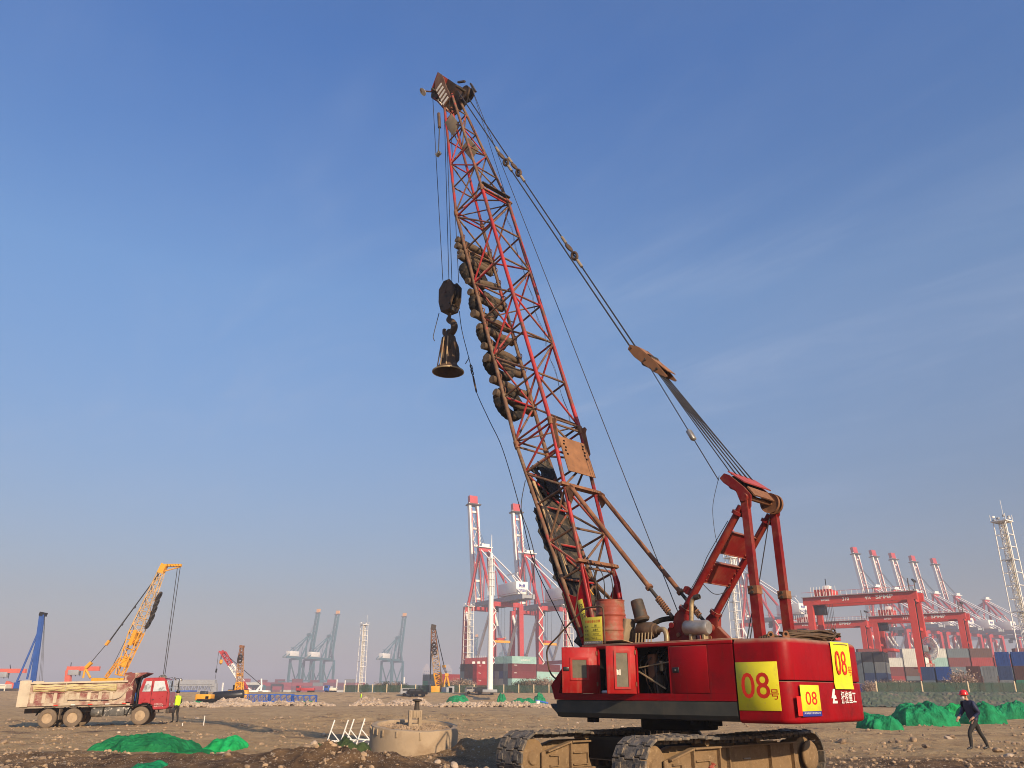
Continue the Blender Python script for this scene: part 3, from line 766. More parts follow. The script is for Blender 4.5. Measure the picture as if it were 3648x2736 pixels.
rod('pipe', (-0.42, 1.42, 1.64), (-0.35, 1.40, 2.2), 0.022, M['steel_dark'], crane, 6)
box('valve_block', (-0.48, 1.32, 2.15), (0.09, 0.1, 0.2), M['bronze'], crane, bv=0.015)
box('engine_block', (0.55, 1.0, 1.85), (0.6, 0.4, 0.5), M['dark'], crane, bv=0.05)
lathe('belt_wheel', [(0, 0), (.2, 0), (.2, .06), (0, .06)], M['hook_steel'], crane, axis_m((0.78, 1.3, 1.86), (0, 1, 0)), 20)
box('rag', (0.82, 1.46, 1.66), (0.26, 0.14, 0.06), M['white_print'], crane, bv=0.025)
# --- doors that stand open
def door(hx, w, z0, z1, ang, pane, sticker=False):
    h = z1 - z0
    m = Matrix.Translation((hx, 1.612, z0)) @ Matrix.Rotation(R(ang), 4, 'Z')
    d = mob('door', bevel_box_mesh(w, 0.03, h, 0.006, 1), DR, crane, m @ Matrix.Translation((w / 2, 0, h / 2)))
    def ch(name, x0, x1, a, b, y0, y1, mat, bv=0.0):
        return box(name, ((x0 + x1) / 2 - w / 2, (y0 + y1) / 2, (a + b) / 2 - h / 2), (x1 - x0, y1 - y0, b - a), mat, d, bv=bv)
    x0, x1, a, b = pane
    e = 0.045
    ch('frame_bar', x0 - e, x1 + e, b, b + e, 0.016, 0.036, DR); ch('frame_bar', x0 - e, x1 + e, a - e, a, 0.016, 0.036, DR)
    ch('frame_bar', x0 - e, x0, a, b, 0.016, 0.036, DR); ch('frame_bar', x1, x1 + e, a, b, 0.016, 0.036, DR)
    ch('pane', x0, x1, a, b, 0.0155, 0.022, M['pane_dirty'])
    for zz in (0.14, h - 0.16): rod('hinge', (-w / 2, 0.02, zz - h / 2), (-w / 2, 0.02, zz + 0.08 - h / 2), 0.016, M['rust'], d, 8)
    if not sticker:
        k = ch('handle', w - 0.15, w - 0.03, h * 0.48, h * 0.57, 0.0155, 0.034, M['black_paint'], 0.008)
    else:
        s = ch('sticker', x1 - 0.085, x1 - 0.005, a + 0.22, b - 0.32, 0.0225, 0.0255, M['chip_white'])
        lettering('Z1', 0.05, 0.12, M['ink'], d, face_m((x1 - 0.045 - w / 2, 0.0262, (a + b) / 2 - 0.05 - h / 2), (-1, 0, 0), (0, 0, 1)))
    return d
door(0.975, 0.74, 1.635, 2.545, 46, (0.22, 0.52, 0.30, 0.66))
door(-0.03, 0.60, 1.625, 2.535, 50, (0.16, 0.40, 0.13, 0.78), True)
hd = box('handle', (-0.12 + 0.0, 0.02 + 0.0, -0.01), (0.15, 0.02, 0.1), M['black_paint'], dc, bv=0.008); hd.location = (0.30, 0.024, -0.01)
rod('lock', (0.30, 0.034, -0.01), (0.30, 0.04, -0.01), 0.018, M['steel'], dc, 10)
# --- counterweight in two blocks
def cw_block(z0, z1, rt, rb):
    pts = []
    def arc(cx, cy, r, a0, a1, k=7):
        for i in range(k + 1):
            a = R(a0 + (a1 - a0) * i / k); pts.append((cx + r * math.cos(a), cy + r * math.sin(a)))
    pts.append((-2.30, 1.60))
    arc(-3.07, 1.34, 0.26, 90, 178)
    for k in range(1, 8):
        y = 1.34 - 2.42 * k / 8; pts.append((-3.335 - 0.035 * (1 - ((y - 0.1) / 1.3) ** 2), y))
    arc(-2.93, -1.20, 0.40, 184, 270)
    pts.append((-2.30, -1.60))
    bm = bmesh.new()
    lv = []
    zs = []
    for i in range(5): a = i / 4 * math.pi / 2; zs.append((z0 + rb * (1 - math.sin(a)), rb * (1 - math.cos(a)))) if rb > 0 else None
    zs = [(z0 + rb * (1 - math.cos(i / 4 * math.pi / 2)), rb * (1 - math.sin(i / 4 * math.pi / 2))) for i in range(5)] + [(z1 - rt * (1 - math.cos((4 - i) / 4 * math.pi / 2)), rt * (1 - math.sin((4 - i) / 4 * math.pi / 2))) for i in range(5)]
    cx, cy = -2.7, 0
    for z, ins in zs:
        ring = []
        for (x, y) in pts:
            dxx, dyy = x - (-2.285), y
            nx_ = 0 if x > -2.31 else (x + 2.285) / 1.05
            xx = x + ins * min(1, max(0, -nx_)) if x < -2.31 else x
            yy = y - ins * max(-1, min(1, y / 1.4))
            ring.append(bm.verts.new((xx, yy, z)))
        lv.append(ring)
    nn_ = len(pts)
    for a, b in zip(lv, lv[1:]):
        for i in range(nn_):
            j = (i + 1) % nn_
            bm.faces.new((a[i], a[j], b[j], b[i]))
    bm.faces.new(lv[0][::-1]); bm.faces.new(lv[-1])
    bmesh.ops.recalc_face_normals(bm, faces=bm.faces)
    return mob('counterweight', bm2me(bm, True, 35), HR, crane)
cw_block(1.135, 1.838, 0.012, 0.075)
cw_block(1.858, 2.585, 0.10, 0.012)
box('seam_core', (-2.75, 0.0, 1.848), (0.9, 2.9, 0.05), M['dark'], crane)
box('counterweight_dust', (-2.78, 0.0, 2.587), (0.80, 2.6, 0.012), M['dust_red'], crane)
# --- numbered signs and lettering on the house
def sign(x0, y0, w, h, origin, right, up, mat, name='sign_panel', th=0.004):
    m = face_m(origin, right, up)
    return mob(name, unit_box(), mat, crane, m @ Matrix.Diagonal((w, h, th, 1)))
def on(panel_m, dx_, dy_, dz_=0.004):
    return panel_m @ Matrix.Translation((dx_, dy_, dz_))
SR, RR, UPZ = Vector((-1, 0, 0)), Vector((0, -1, 0)), Vector((0, 0, 1))
def sign_with(origin, right, w, h, mat, texts, strip=None, wave=0.0):
    m = face_m(origin, right, UPZ)
    s = mob('sign_panel', bevel_box_mesh(w, h, 0.006, 0.002, 1), mat, crane, m)
    for body, tw, th, mat2, dx_, dy_ in texts:
        lettering(body, tw, th, mat2, s, Matrix.Translation((dx_, dy_, 0.0045)), 0.0)
    if strip:
        q = box('footer_strip', (0, -h / 2 + strip[1] / 2, 0.0042), (w, strip[1], 0.003), strip[0], s)
        lettering(strip[2], w * 0.86, strip[1] * 0.38, M['white_print'], s, Matrix.Translation((0.0, -h / 2 + strip[1] * 0.62, 0.0066)))
    return s
def bold_digits(par, body, w, h, dx_, dy_, mat):
    lettering(body, w, h, mat, par, Matrix.Translation((dx_, dy_, 0.0045)), 0.008)
s1 = sign_with((-2.715, 1.606, 1.76), SR, 0.83, 0.82, M['yellow'], [])
bold_digits(s1, '08', 0.56, 0.44, -0.045, 0.01, M['sign_red']); bold_digits(s1, '号', 0.17, 0.17, 0.315, -0.14, M['sign_red'])
s2 = sign_with((-3.378, 0.975, 1.52), RR, 0.72, 0.52, M['yellow'], [], (M['blue_print'], 0.085, '天津港航工程有限公司'))
bold_digits(s2, '08', 0.44, 0.225, 0.02, 0.04, M['sign_red'])
box('red_sticker', (-3.3735, 1.39, 1.43), (0.004, 0.2, 0.32), M['red_sticker'], crane)
lettering('抚挖重工', 0.70, 0.22, M['white_print'], crane, face_m((-3.376, -0.60, 1.575), RR + Vector((0.03, 0, 0)), UPZ), 0.012)
prism('logo_mark', [(-0.02, 0.13), (0.06, 0.13), (0.015, 0.02), (0.06, 0.02), (0.09, -0.04), (0.0, -0.04), (-0.01, -0.075), (0.11, -0.075), (0.11, -0.12), (-0.10, -0.12), (-0.05, -0.03), (-0.12, -0.03)], 0.003, M['white_print'], crane, face_m((-3.376, 0.015, 1.59), RR, UPZ))
lettering('履带', 0.16, 0.27, M['white_print'], crane, face_m((-3.285, -1.33, 1.58), RR + Vector((0.6, 0, 0)), UPZ), 0.02)
# the long sheet hung over the back on a string
hs_ = empty('hanging_sign', CW @ Vector((-3.385, -0.445, 1.72)), R(135))
tag(hs_, 'tall yellow sheet reading 08 hung down the back of the counterweight', 'sign')
bm = bmesh.new(); g_ = []
for j in range(9):
    for i in range(5):
        u = i / 4 - 0.5; v = j / 8
        g_.append(bm.verts.new((-0.018 * math.sin(v * 2.4) - 0.012 * math.sin(u * 3 + 1) - (0.02 if v < .1 else 0), -u * 0.77 + 0.02 * (1 - v), v * 0.85)))
for j in range(8):
    for i in range(4): bm.faces.new((g_[j * 5 + i], g_[j * 5 + i + 1], g_[j * 5 + i + 6], g_[j * 5 + i + 5]))
bmesh.ops.recalc_face_normals(bm, faces=bm.faces)
bmesh.ops.solidify(bm, geom=bm.faces[:], thickness=0.003)
mob('sheet', bm2me(bm, True, 60), M['yellow'], hs_)
lettering('08', 0.46, 0.44, M['sign_red'], hs_, face_m((-0.037, 0.08, 0.47), RR, UPZ), 0.0)
lettering('号', 0.16, 0.16, M['sign_red'], hs_, face_m((-0.037, -0.27, 0.33), RR, UPZ), 0.0)
cable('string', smooth_pts([(-0.03, 0.28, 0.80), (-0.045, 0.1, 0.815), (-0.045, -0.2, 0.815), (-0.03, -0.3, 0.80)]), 0.006, M['board'], hs_)
# --- top of the house
for (x, y) in ((-2.72, 0.95), (-3.0, 0.9)):
    lg = prism('lifting_lug', [(-.07, 0), (.07, 0), (.06, .1), (.035, .15), (-.035, .15), (-.06, .1)], 0.05, M['rust'], crane, face_m((x, y, 2.585), (-0.8, -0.6, 0), UPZ), bv=0.008)
    lathe('lug_eye', [(0, 0), (.03, 0), (.03, .052), (0, .052)], M['dark'], lg, Matrix.Translation((0, 0.09, -0.026)), 12)
# dark tilted filter, canister, elbow
lathe('air_filter', [(0.15, 0.0), (0.165, .02), (0.165, .05), (0.15, .06), (0.14, .42), (0.132, .46), (0.0, .465)], M['steel_dark'], crane, axis_m((0.30, 0.85, 3.09), (0.27, 0.0, 0.96)), 22)
lathe('filter_clamp', [(0.165, 0), (0.175, .01), (0.175, .04), (0.165, .05), (0.165, 0)], M['hook_steel'], crane, axis_m((0.306, 0.85, 3.115), (0.27, 0, 0.96)), 22)
lathe('canister', [(0, 0), (.15, 0), (.17, .02), (.17, .14), (.175, .15), (.175, .34), (.16, .36), (.15, .42), (.11, .43), (.10, .5), (.0, .5)], M['hook_steel'], crane, axis_m((0.42, 0.82, 2.90), (-1, 0.0, -0.03)), 24)
cable('elbow_pipe', smooth_pts([(-0.05, .82, 2.88), (-0.2, .85, 2.90), (-0.31, .9, 2.86), (-0.36, .93, 2.74), (-0.36, .94, 2.6)]), 0.055, M['bronze'], crane, 10)
for k in range(6): rod('bracket_strap', (0.38 - k * .08, 0.98, 2.84), (0.38 - k * .08, 1.02, 2.6), 0.014, M['bronze'], crane, 6)
box('blower_housing', (0.46, 0.8, 2.78), (0.22, 0.3, 0.32), M['steel_dark'], crane, bv=0.07)
box('mud_flap', (0.62, 0.95, 2.88), (0.1, 0.34, 0.55), M['mud_plate'], crane, Matrix.Rotation(R(-14), 4, 'Y'), bv=0.02)
cable('hose_bundle', smooth_pts([(0.3, .6, 3.0), (0.0, .55, 3.12), (-0.4, .5, 3.13), (-0.7, .5, 3.05), (-0.9, .5, 2.9)]), 0.055, M['rubber'], crane, 8)
# muffler and exhaust
lathe('muffler', [(0, 0), (.13, 0), (.15, .02), (.15, .52), (.12, .56), (0, .56)], M['steel'], crane, axis_m((-0.75, 0.80, 2.90), (-1, 0.0, -0.03)), 24)
lathe('muffler_end', [(0, 0), (.135, 0), (.135, .012), (0, .012)], M['rust'], crane, axis_m((-0.738, 0.80, 2.90), (-1, 0.0, -0.03)), 24)
cable('exhaust_pipe', smooth_pts([(-0.90, .8, 2.98), (-0.92, .8, 3.2), (-0.94, .8, 3.38), (-0.99, .8, 3.47), (-1.07, .8, 3.50)]), 0.045, M['bronze'], crane, 12)
lathe('exhaust_tip', [(0, 0.0), (.04, 0.0), (.055, 0), (.055, .12), (.04, .12), (.04, 0.01)], M['steel_dark'], crane, axis_m((-1.02, .8, 3.49), (-1, 0, 0.15)), 14)
for x in (-0.9, -1.2): box('pipe_foot', (x, .8, 2.69), (0.06, 0.16, 0.18), M['bronze'], crane, bv=0.01)
# bent handrail with the hung identity card
cable('handrail', smooth_pts([(0.78, 1.56, 2.62), (0.79, 1.56, 3.25), (0.84, 1.56, 3.37), (1.0, 1.56, 3.39), (1.32, 1.57, 3.36), (1.50, 1.58, 3.24), (2.05, 1.62, 2.82), (2.36, 1.64, 2.55), (2.33, 1.64, 2.2), (2.27, 1.62, 2.03), (2.14, 1.6, 1.92)], 5), 0.019, M['hook_steel'], crane, 8)
rod('handrail_post', (1.28, 1.56, 3.36), (1.30, 1.56, 3.12), 0.015, M['hook_steel'], crane, 8)
ic = sign_with((1.075, 1.585, 2.895), SR, 0.52, 0.56, M['yellow_old'], [('机械设备标识牌', 0.42, 0.062, M['sign_red'], 0.0, 0.19), ('编 号', 0.1, 0.045, M['ink'], -0.17, 0.085), ('名 称', 0.1, 0.045, M['ink'], -0.17, 0.0), ('型 号', 0.1, 0.045, M['ink'], -0.17, -0.085), ('使用人', 0.12, 0.045, M['ink'], -0.16, -0.165), ('08', 0.06, 0.05, M['ink'], 0.08, 0.1), ('起重机', 0.15, 0.045, M['ink'], 0.08, 0.015), ('QUY50', 0.16, 0.035, M['ink'], 0.08, -0.075), ('Sun J', 0.14, 0.05, M['ink'], 0.03, -0.16)], (M['grey_print'], 0.065, '天津港航工程有限公司'))
for k, yy in enumerate((0.062, -0.022, -0.108, -0.192)): box('rule_line', (0.09, yy, 0.004), (0.26, 0.004, 0.002), M['ink'], ic)
# --- oil drum (its own thing)
dm = empty('oil_drum', CW @ Vector((0.93, 1.14, 2.608)), R(20))
tag(dm, 'dented rusty red steel oil drum standing on the crane house', 'drum')
pf = [(0, 0.02), (.27, 0.02), (.285, 0.0), (.29, .02)]
for zc_ in (0.29, 0.59):
    z_ = pf[-1][1]
    while z_ < zc_ - 0.05:
        z_ += 0.03; pf.append((.282 + .004 * math.sin(z_ * 80), z_))
    pf += [(.283, zc_ - 0.03), (.298, zc_ - 0.012), (.298, zc_ + 0.012), (.283, zc_ + 0.03)]
while pf[-1][1] < 0.84: pf.append((.282 + .004 * math.sin(pf[-1][1] * 80), pf[-1][1] + 0.03))
pf += [(.283, .86), (.292, .87), (.292, .885), (.28, .885), (.275, .862), (0, .86)]
db = lathe_mesh(pf, 40)
for v in db.vertices:
    k = 0.02 * noise.noise(Vector((v.co.x * 3, v.co.y * 3, v.co.z * 3.2)))
    v.co.x *= 1 - k; v.co.y *= 1 - k
dm.scale = (1.1, 1.1, 1.06)
mob('barrel', db, M['drum'], dm)
for k in range(2): rod('bung', (0.18 * (1 - 2 * k), 0.05, .862), (0.18 * (1 - 2 * k), 0.05, .878), 0.035, M['steel_dark'], dm, 10)
o = box('cardboard_sheet', CW @ Vector((0.55, 1.42, 2.645)), (0.62, 0.32, 0.012), M['board'], None, Matrix.Rotation(R(128), 4, 'Z') @ Matrix.Rotation(R(9), 4, 'X'), bv=0.004)
tag(o, 'flat tan cardboard sheet lying on the roof beside the drum', 'cardboard')
# --- rope coil (its own thing)
rc = empty('rope_coil', CW @ Vector((-2.92, -0.25, 2.60)), R(135))
tag(rc, 'brown coil of steel wire rope lying on the counterweight', 'rope coil')
rr_ = random.Random(11)
for k in range(26):
    a0 = rr_.uniform(0, 6.28); rx = rr_.uniform(.26, .36); ry = rr_.uniform(.62, .98); zz = rr_.uniform(0.015, 0.15) * (1 - 0.25 * abs(ry - .8) / .2); tl = rr_.uniform(-.05, .05); cxo = rr_.uniform(-.05, .05); cyo = rr_.uniform(-.12, .12)
    pts = []
    for i in range(29):
        a = a0 + 2 * math.pi * i / 28 * 0.97
        pts.append((cxo + rx * math.cos(a), cyo + ry * math.sin(a), zz + tl * math.cos(a) + 0.02 * math.sin(3 * a + k) + (0.05 if math.sin(a) < -.3 else 0)))
    cable('strand', pts, 0.016, M['hook_steel'] if k % 3 else M['wood'], rc, 6)
for k in range(5):
    cable('strand', smooth_pts([(0.1 + rr_.uniform(-.1, .1), 0.7, 0.03), (0.2, 1.0 + k * .05, 0.04 + .01 * k), (0.28 + k * .03, 1.25, 0.03), (0.12 + k * .05, 1.38, 0.025)]), 0.015, M['hook_steel'], rc, 6)
# --- gantry
ga = empty('gantry', (0, 0, 0), 0, crane)
for s in (1, -1):
    y = 0.6 * s
    bar('rear_leg', (-2.3, y, 3.58), (-2.28, y, 5.42), 0.13, 0.145, GRD, ga, Vector((1, 0, 0)))
    bar('rear_leg_foot', (-2.31, y, 2.59), (-2.3, y, 3.578), 0.165, 0.175, GRD, ga, Vector((1, 0, 0)))
    bar('leg_joint', (-2.3, y, 3.48), (-2.3, y, 3.64), 0.21, 0.2, M['rust'], ga, Vector((1, 0, 0)))
    for zz in (3.51, 3.6): rod('joint_pin', (-2.3, y - .14, zz), (-2.3, y + .14, zz), 0.03, M['steel_dark'], ga, 8)
    rod('front_leg', (-0.60, y, 3.24), (-2.18, y, 5.26), 0.078, GRD, ga, 16)
    rod('leg_collar', (-2.06, y, 5.10), (-2.10, y, 5.16), 0.125, GRD, ga, 16)
    rod('leg_collar', (-0.66, y, 3.32), (-0.62, y, 3.265), 0.14, GRD, ga, 16)
    prism('foot_bracket', [(-0.30, 2.60), (-0.95, 2.60), (-0.92, 2.78), (-0.70, 3.0), (-0.72, 3.22), (-0.58, 3.32), (-0.42, 3.2), (-0.36, 3.02), (-0.22, 2.92), (-0.22, 2.7)], 0.17, GRD, ga, mcols((1, 0, 0), (0, 0, 1), (0, -1, 0), (0, y, 0)), bv=0.012)
    rod('bracket_pin', (-0.35, y - .12, 2.98), (-0.35, y + .13, 2.98), 0.06, GRD, ga, 14)
    rod('bracket_pin', (-0.5, y - .12, 2.78), (-0.5, y + .12, 2.78), 0.045, M['rust'], ga, 12)
    prism('head_plate', [(-2.40, 5.22), (-2.43, 5.46), (-2.30, 5.64), (-1.98, 5.96), (-1.86, 6.02), (-1.74, 5.93), (-1.82, 5.82), (-2.10, 5.58), (-2.19, 5.30), (-2.22, 5.16), (-2.34, 5.16)], 0.05, GRD, ga, mcols((1, 0, 0), (0, 0, 1), (0, -1, 0), (0, y, 0)), bv=0.008)
    rod('head_pin', (-2.29, y - .1, 5.42), (-2.29, y + .1, 5.42), 0.085, GRD, ga, 16)
rod('head_shaft', (-2.32, -0.62, 5.44), (-2.32, 0.62, 5.44), 0.055, M['rust'], ga, 14)
bar('head_cover', (-2.28, 0, 5.77), (-1.92, 0, 6.06), 1.12, 0.025, pmat('faded_red', (0.36, 0.06, 0.05), 0.6, var=0.2, scale=3, dirt=RUST, dlo=.58, dhi=.7, dscale=4), ga, Vector((-.6, 0, .8)))
bar('head_cover', (-2.47, 0, 5.46), (-2.33, 0, 5.66), 1.1, 0.03, M['rust'], ga, Vector((-.8, 0, .5)))
def sheave(name, c, axis, r, w, par, mat=M['steel_dark']):
    return lathe(name, [(0, -w / 2), (r * .25, -w * .6), (r * .28, -w / 2 * .6), (r * .8, -w / 2 * .5), (r, -w / 2), (r * .9, 0), (r, w / 2), (r * .8, w / 2 * .5), (r * .28, w / 2 * .6), (r * .25, w * .6), (0, w / 2)], mat, par, axis_m(c, axis), 28)
for yy in (-0.45, -0.3): sheave('sheave', (-2.36, yy, 5.44), (0, 1, 0), 0.215, 0.07, ga, M['rust'])
for k in range(6): sheave('sheave', (-1.98, -0.42 + k * 0.168, 5.82), (0, 1, 0), 0.15, 0.06, ga)
def leg_pt(z, y): f = (z - 3.24) / (5.26 - 3.24); return Vector((-0.60 - 1.58 * f, y, z))
for z0, z1 in ((4.40, 4.80), (3.84, 4.22)):
    a, b = leg_pt(z0, 0), leg_pt(z1, 0)
    pl = bar('tie_plate', a, b, 1.06, 0.02, GRD, ga, Vector((1, 0, 0.8)))
    for f in (0, 1):
        q = leg_pt((z0, z1)[f], 0); bar('plate_flange', q - Vector((0, .53, 0)), q + Vector((0, .53, 0)), 0.012, 0.09, GRD, ga, Vector((1, 0, 0.8)))
    for s in (-1, 1):
        for k in range(4):
            q = leg_pt(z0 + (z1 - z0) * (k + .5) / 4, s * 0.47); rod('bolt', q + Vector((0.03, 0, .024)), q - Vector((.03, 0, .024)), 0.02, GRD, ga, 6)
prism('lug_plate', [(0, -.1), (.16, -.02), (.2, .06), (.15, .13), (.07, .12), (-.02, .05)], 0.05, GRD, ga, mcols((1, 0, 0), (0, 0, 1), (0, -1, 0), (-0.83, 0.6, 3.64)), bv=0.008)
rod('cross_tube', (-0.55, -0.6, 2.98), (-0.55, 0.6, 2.98), 0.085, GRD, ga, 16)
cable('wire', smooth_pts([(-1.85, .62, 5.0), (-1.5, .66, 4.55), (-1.3, .66, 4.3), (-1.15, .66, 4.05), (-0.9, .7, 3.7)]), 0.008, M['rope'], ga, 5)
cable('wire', smooth_pts([(-1.05, .5, 3.8), (-1.1, .2, 3.62), (-1.1, -.2, 3.66), (-1.12, -.5, 3.85)]), 0.008, M['rope'], ga, 5)
cable('wire', smooth_pts([(-1.1, -.6, 3.78), (-0.95, -.6, 3.5), (-0.7, -.55, 3.1)]), 0.008, M['rope'], ga, 5)
rod('guy_rope', (-2.2, -.52, 5.2), (-1.85, .2, 2.62), 0.012, M['rope'], ga, 5)
rod('guy_rope', (-2.24, .55, 3.4), (-2.1, .75, 2.6), 0.012, M['rope'], ga, 5)
cable('wire', smooth_pts([(-1.72, .58, 6.0), (-1.52, .6, 5.4), (-1.5, .6, 4.9), (-1.55, .6, 4.5)]), 0.006, M['rope'], ga, 5)

# ================================================================ boom
BETA = R(71.72)
BM = Matrix.Translation((1.694, 0, 1.97)) @ Matrix.Rotation(-BETA, 4, 'Y')
boom = empty('boom', parent=crane, mtx=BM)
BWm = CW @ BM
def B(t, lat, n): return Vector((t, lat, -n))
def BWp(t, lat, n): return BWm @ B(t, lat, n)
BCL = BM
def BC(t, lat, n): return BM @ B(t, lat, n)      # boom point in crane space
W0, H0 = 1.202 / 2, 1.316 / 2
def sect(t):
    if t < 6.5:
        f = max(0, min(1, (t - 0.2) / 6.3)); return W0, 0.10 + (H0 - 0.10) * f ** 0.85
    if t <= 15.55: return W0, H0
    f = min(1.1, (t - 15.55) / 4.95); return W0 + (0.215 - W0) * f, H0 + (0.27 - H0) * f
nodes = [1.5, 2.5, 3.5, 4.6, 5.6, 6.45]
segs = [nodes, [6.62, 8.1, 9.55, 11.0, 12.45, 13.9, 15.42], [15.62, 16.8, 17.98, 19.16, 20.35]]
BMATS = [M['boom_red'], M['boom_brown'], M['boom_red'], M['boom_brown']]
corner = {'FN': (1, 1), 'FF': (-1, 1), 'BN': (1, -1), 'BF': (-1, -1)}
def cp(k, t):
    w, h = sect(t); a, b = corner[k]; return B(t, a * w, b * h)
br = random.Random(21)
for si, sg in enumerate(segs):
    ends = [(0.25, 6.46), (6.54, 15.5), (15.6, 21.3)][si]
    for k in corner:
        m_ = {0: M['boom_red'], 1: M['boom_red'], 2: M['boom_brown'] if k[0] == 'B' else M['boom_red']}[si]
        if k == 'FN' and si < 2: m_ = M['boom_brown']
        if k == 'FF': m_ = M['boom_brown'] if si < 2 else m_
        a0 = 1.0 if si == 0 else ends[0]
        if si == 0:
            pts = [cp(k, a0 + (ends[1] - a0) * i / 6) for i in range(7)]
            cable('chord', pts, 0.052, m_, boom, 10)
        else: rod('chord', cp(k, ends[0]), cp(k, ends[1]), 0.056 if si == 1 else 0.048, m_, boom, 10)
        for e in ends:
            if e > 1 and e < 20: rod('chord_joint', cp(k, e - 0.07), cp(k, e + 0.07), 0.075, M['rust'], boom, 10)
    for (p, q) in (('FN', 'BN'), ('FF', 'BF'), ('FN', 'FF'), ('BN', 'BF')):
        for i, t0 in enumerate(sg):
            rr2 = 0.031 if si < 2 else 0.027
            rod('lacing', cp(p, t0), cp(q, t0), rr2, br.choice(BMATS), boom, 7)
            if i + 1 < len(sg):
                a, b = (p, q) if (i + (p == 'BN') + (p == 'FF')) % 2 == 0 else (q, p)
                rod('lacing', cp(a, t0 + .03), cp(b, sg[i + 1] - .03), rr2, br.choice(BMATS), boom, 7)
    if si == 1:
        for t0 in (sg[0], sg[3], sg[-1]): rod('lacing', cp('FN', t0), cp('BF', t0 + .02), 0.022, M['boom_brown'], boom, 6)
# foot plates
for s in (1, -1):
    mm = mcols((1, 0, 0), (0, 0, -1), (0, 1, 0), (0, s * (W0 + 0.005), 0))
    prism('foot_plate', [(2.55, 0.45), (2.1, 0.30), (1.92, 0.06), (2.25, -0.30), (2.6, -0.40), (2.2, -0.42), (1.2, -0.24), (-0.1, -0.14), (-0.2, 0.0), (-0.1, 0.14), (0.9, 0.26), (1.7, 0.38)], 0.035, HR, boom, mm, bv=0.006)
rod('foot_pin', (0, -0.75, 0), (0, 0.75, 0), 0.07, M['steel_dark'], boom, 12)
bn_ = mob('caution_banner', bevel_box_mesh(0.86, 0.17, 0.006, 0.002, 1), M['yellow_old'], boom, face_m(B(1.36, W0 + 0.03, -0.02), (-1, 0, -0.06), (0.06, 0, -1)) if False else mcols((-1, 0, -0.05), (0.05, 0, -1), (0, 1, 0), B(1.38, W0 + 0.028, 0.0)))
for k, ch in enumerate('范首章'):
    lettering(ch, 0.12, 0.14, M['ink'], bn_, Matrix.Translation((-0.26 + k * .22, 0, 0.0045)) @ Matrix.Rotation(R(90), 4, 'Z') @ Matrix.Rotation(0, 4, 'Z'), 0.01)
# plates and cross bars on the back of the base section
pl = box('rust_plate', B(5.5, -0.02, -0.70), (1.04, 1.08, 0.02), M['rust_plate'], boom)
for s in (1, -1):
    for k in range(5):
        lathe('plate_hole', [(0, 0), (.028, 0), (.028, .03), (0, .03)], M['pale_stone'] if False else M['dark'], pl, Matrix.Diagonal((1 / 1.04, 1 / 1.08, 1 / 0.02, 1)) @ Matrix.Translation((0.40 - k * .1, s * 0.38 + (.04 if k % 2 else 0), -0.001)), 10)
    prism('lug_plate', [(-.35, -.02), (.45, -.02), (.52, .05), (.5, .16), (.42, .19), (.34, .12), (-.3, .06)], 0.04, M['rust'], boom, mcols((1, 0, 0), (0, 0, 1), (0, -1, 0), B(6.0, s * 0.6, -0.68)), bv=0.006)
for t0 in (4.62, 2.62):
    w, h = sect(t0); bar('cross_bar', B(t0, w + .22, -h - .06), B(t0, -w - .12, -h - .06), 0.1, 0.08, M['rust'], boom, Vector((1, 0, 0)))
for s in (1, -1):
    w, h = sect(4.5); prism('stop_bracket', [(-.18, -.05), (.2, -.05), (.22, .05), (.05, .16), (-.1, .12)], 0.05, M['rust'], boom, mcols((1, 0, 0), (0, 0, 1), (0, -1, 0), B(4.35, s * (w + .02), -h - 0.1)), bv=0.01)
w, h = sect(15.4)
bar('cross_bar', B(15.45, w + .05, -h - .05), B(15.5, -w - .08, -h - .05), 0.09, 0.07, M['boom_brown'], boom, Vector((1, 0, 0)))
bar('cross_bar', B(15.75, w, -h - .05), B(15.75, -w - .05, -h - .05), 0.12, 0.05, M['steel_dark'], boom, Vector((1, 0, 0)))
# hanging mud plates near the head
for t0, lat, n_, rx in ((19.75, 0.30, 0.04, 14), (18.55, -0.12, -0.12, 16)):
    box('guard_plate', B(t0, lat, n_), (0.95, 0.02, 0.46), M['mud_plate'], boom, Matrix.Rotation(R(rx), 4, 'Y'), bv=0.006)
# head
for s in (1, -1):
    mm = mcols((1, 0, 0), (0, 0, -1), (0, 1, 0), (0, s * 0.25, 0))
    prism('head_plate', [(21.0, 0.26), (21.6, 0.30), (22.3, 0.40), (22.62, 0.33), (22.93, 0.04), (22.55, -0.12), (21.7, -0.16), (21.1, -0.22)] if s > 0 else [(20.9, 0.28), (21.5, 0.48), (22.15, 0.72), (22.45, 0.62), (22.93, 0.04), (22.3, -0.22), (21.8, -0.46), (21.2, -0.66), (20.85, -0.50), (20.8, -0.2)], 0.04, M['steel_dark'] if s < 0 else M['boom_brown'], boom, mm, bv=0.01)
for k in range(5):
    box('painted_stripe', B(21.18 + k * 0.24, 0.276, 0.06 + .03 * k), (0.12, 0.012, 0.34), M['chip_white'], boom, Matrix.Rotation(R(12), 4, 'Y'))
for k in range(5):
    box('painted_stripe', B(21.1 + k * 0.22, 0.0, 0.32 + 0.06 * k), (0.12, 0.34, 0.012), M['chip_white'], boom, Matrix.Rotation(R(10), 4, 'Y'))
bar('belly_plate', B(20.95, 0, 0.27), B(22.05, 0, 0.60), 0.44, 0.02, GRD, boom, Vector((0, 0, -1)))
bar('cap_plate', B(22.42, 0, 0.60), B(22.92, 0, 0.05), 0.54, 0.03, GRD, boom, Vector((1, 0, -1)))
for lat in (-0.17, 0.0, 0.17): sheave('sheave', B(22.2, lat, 0.42), (0, 1, 0), 0.30, 0.08, boom)
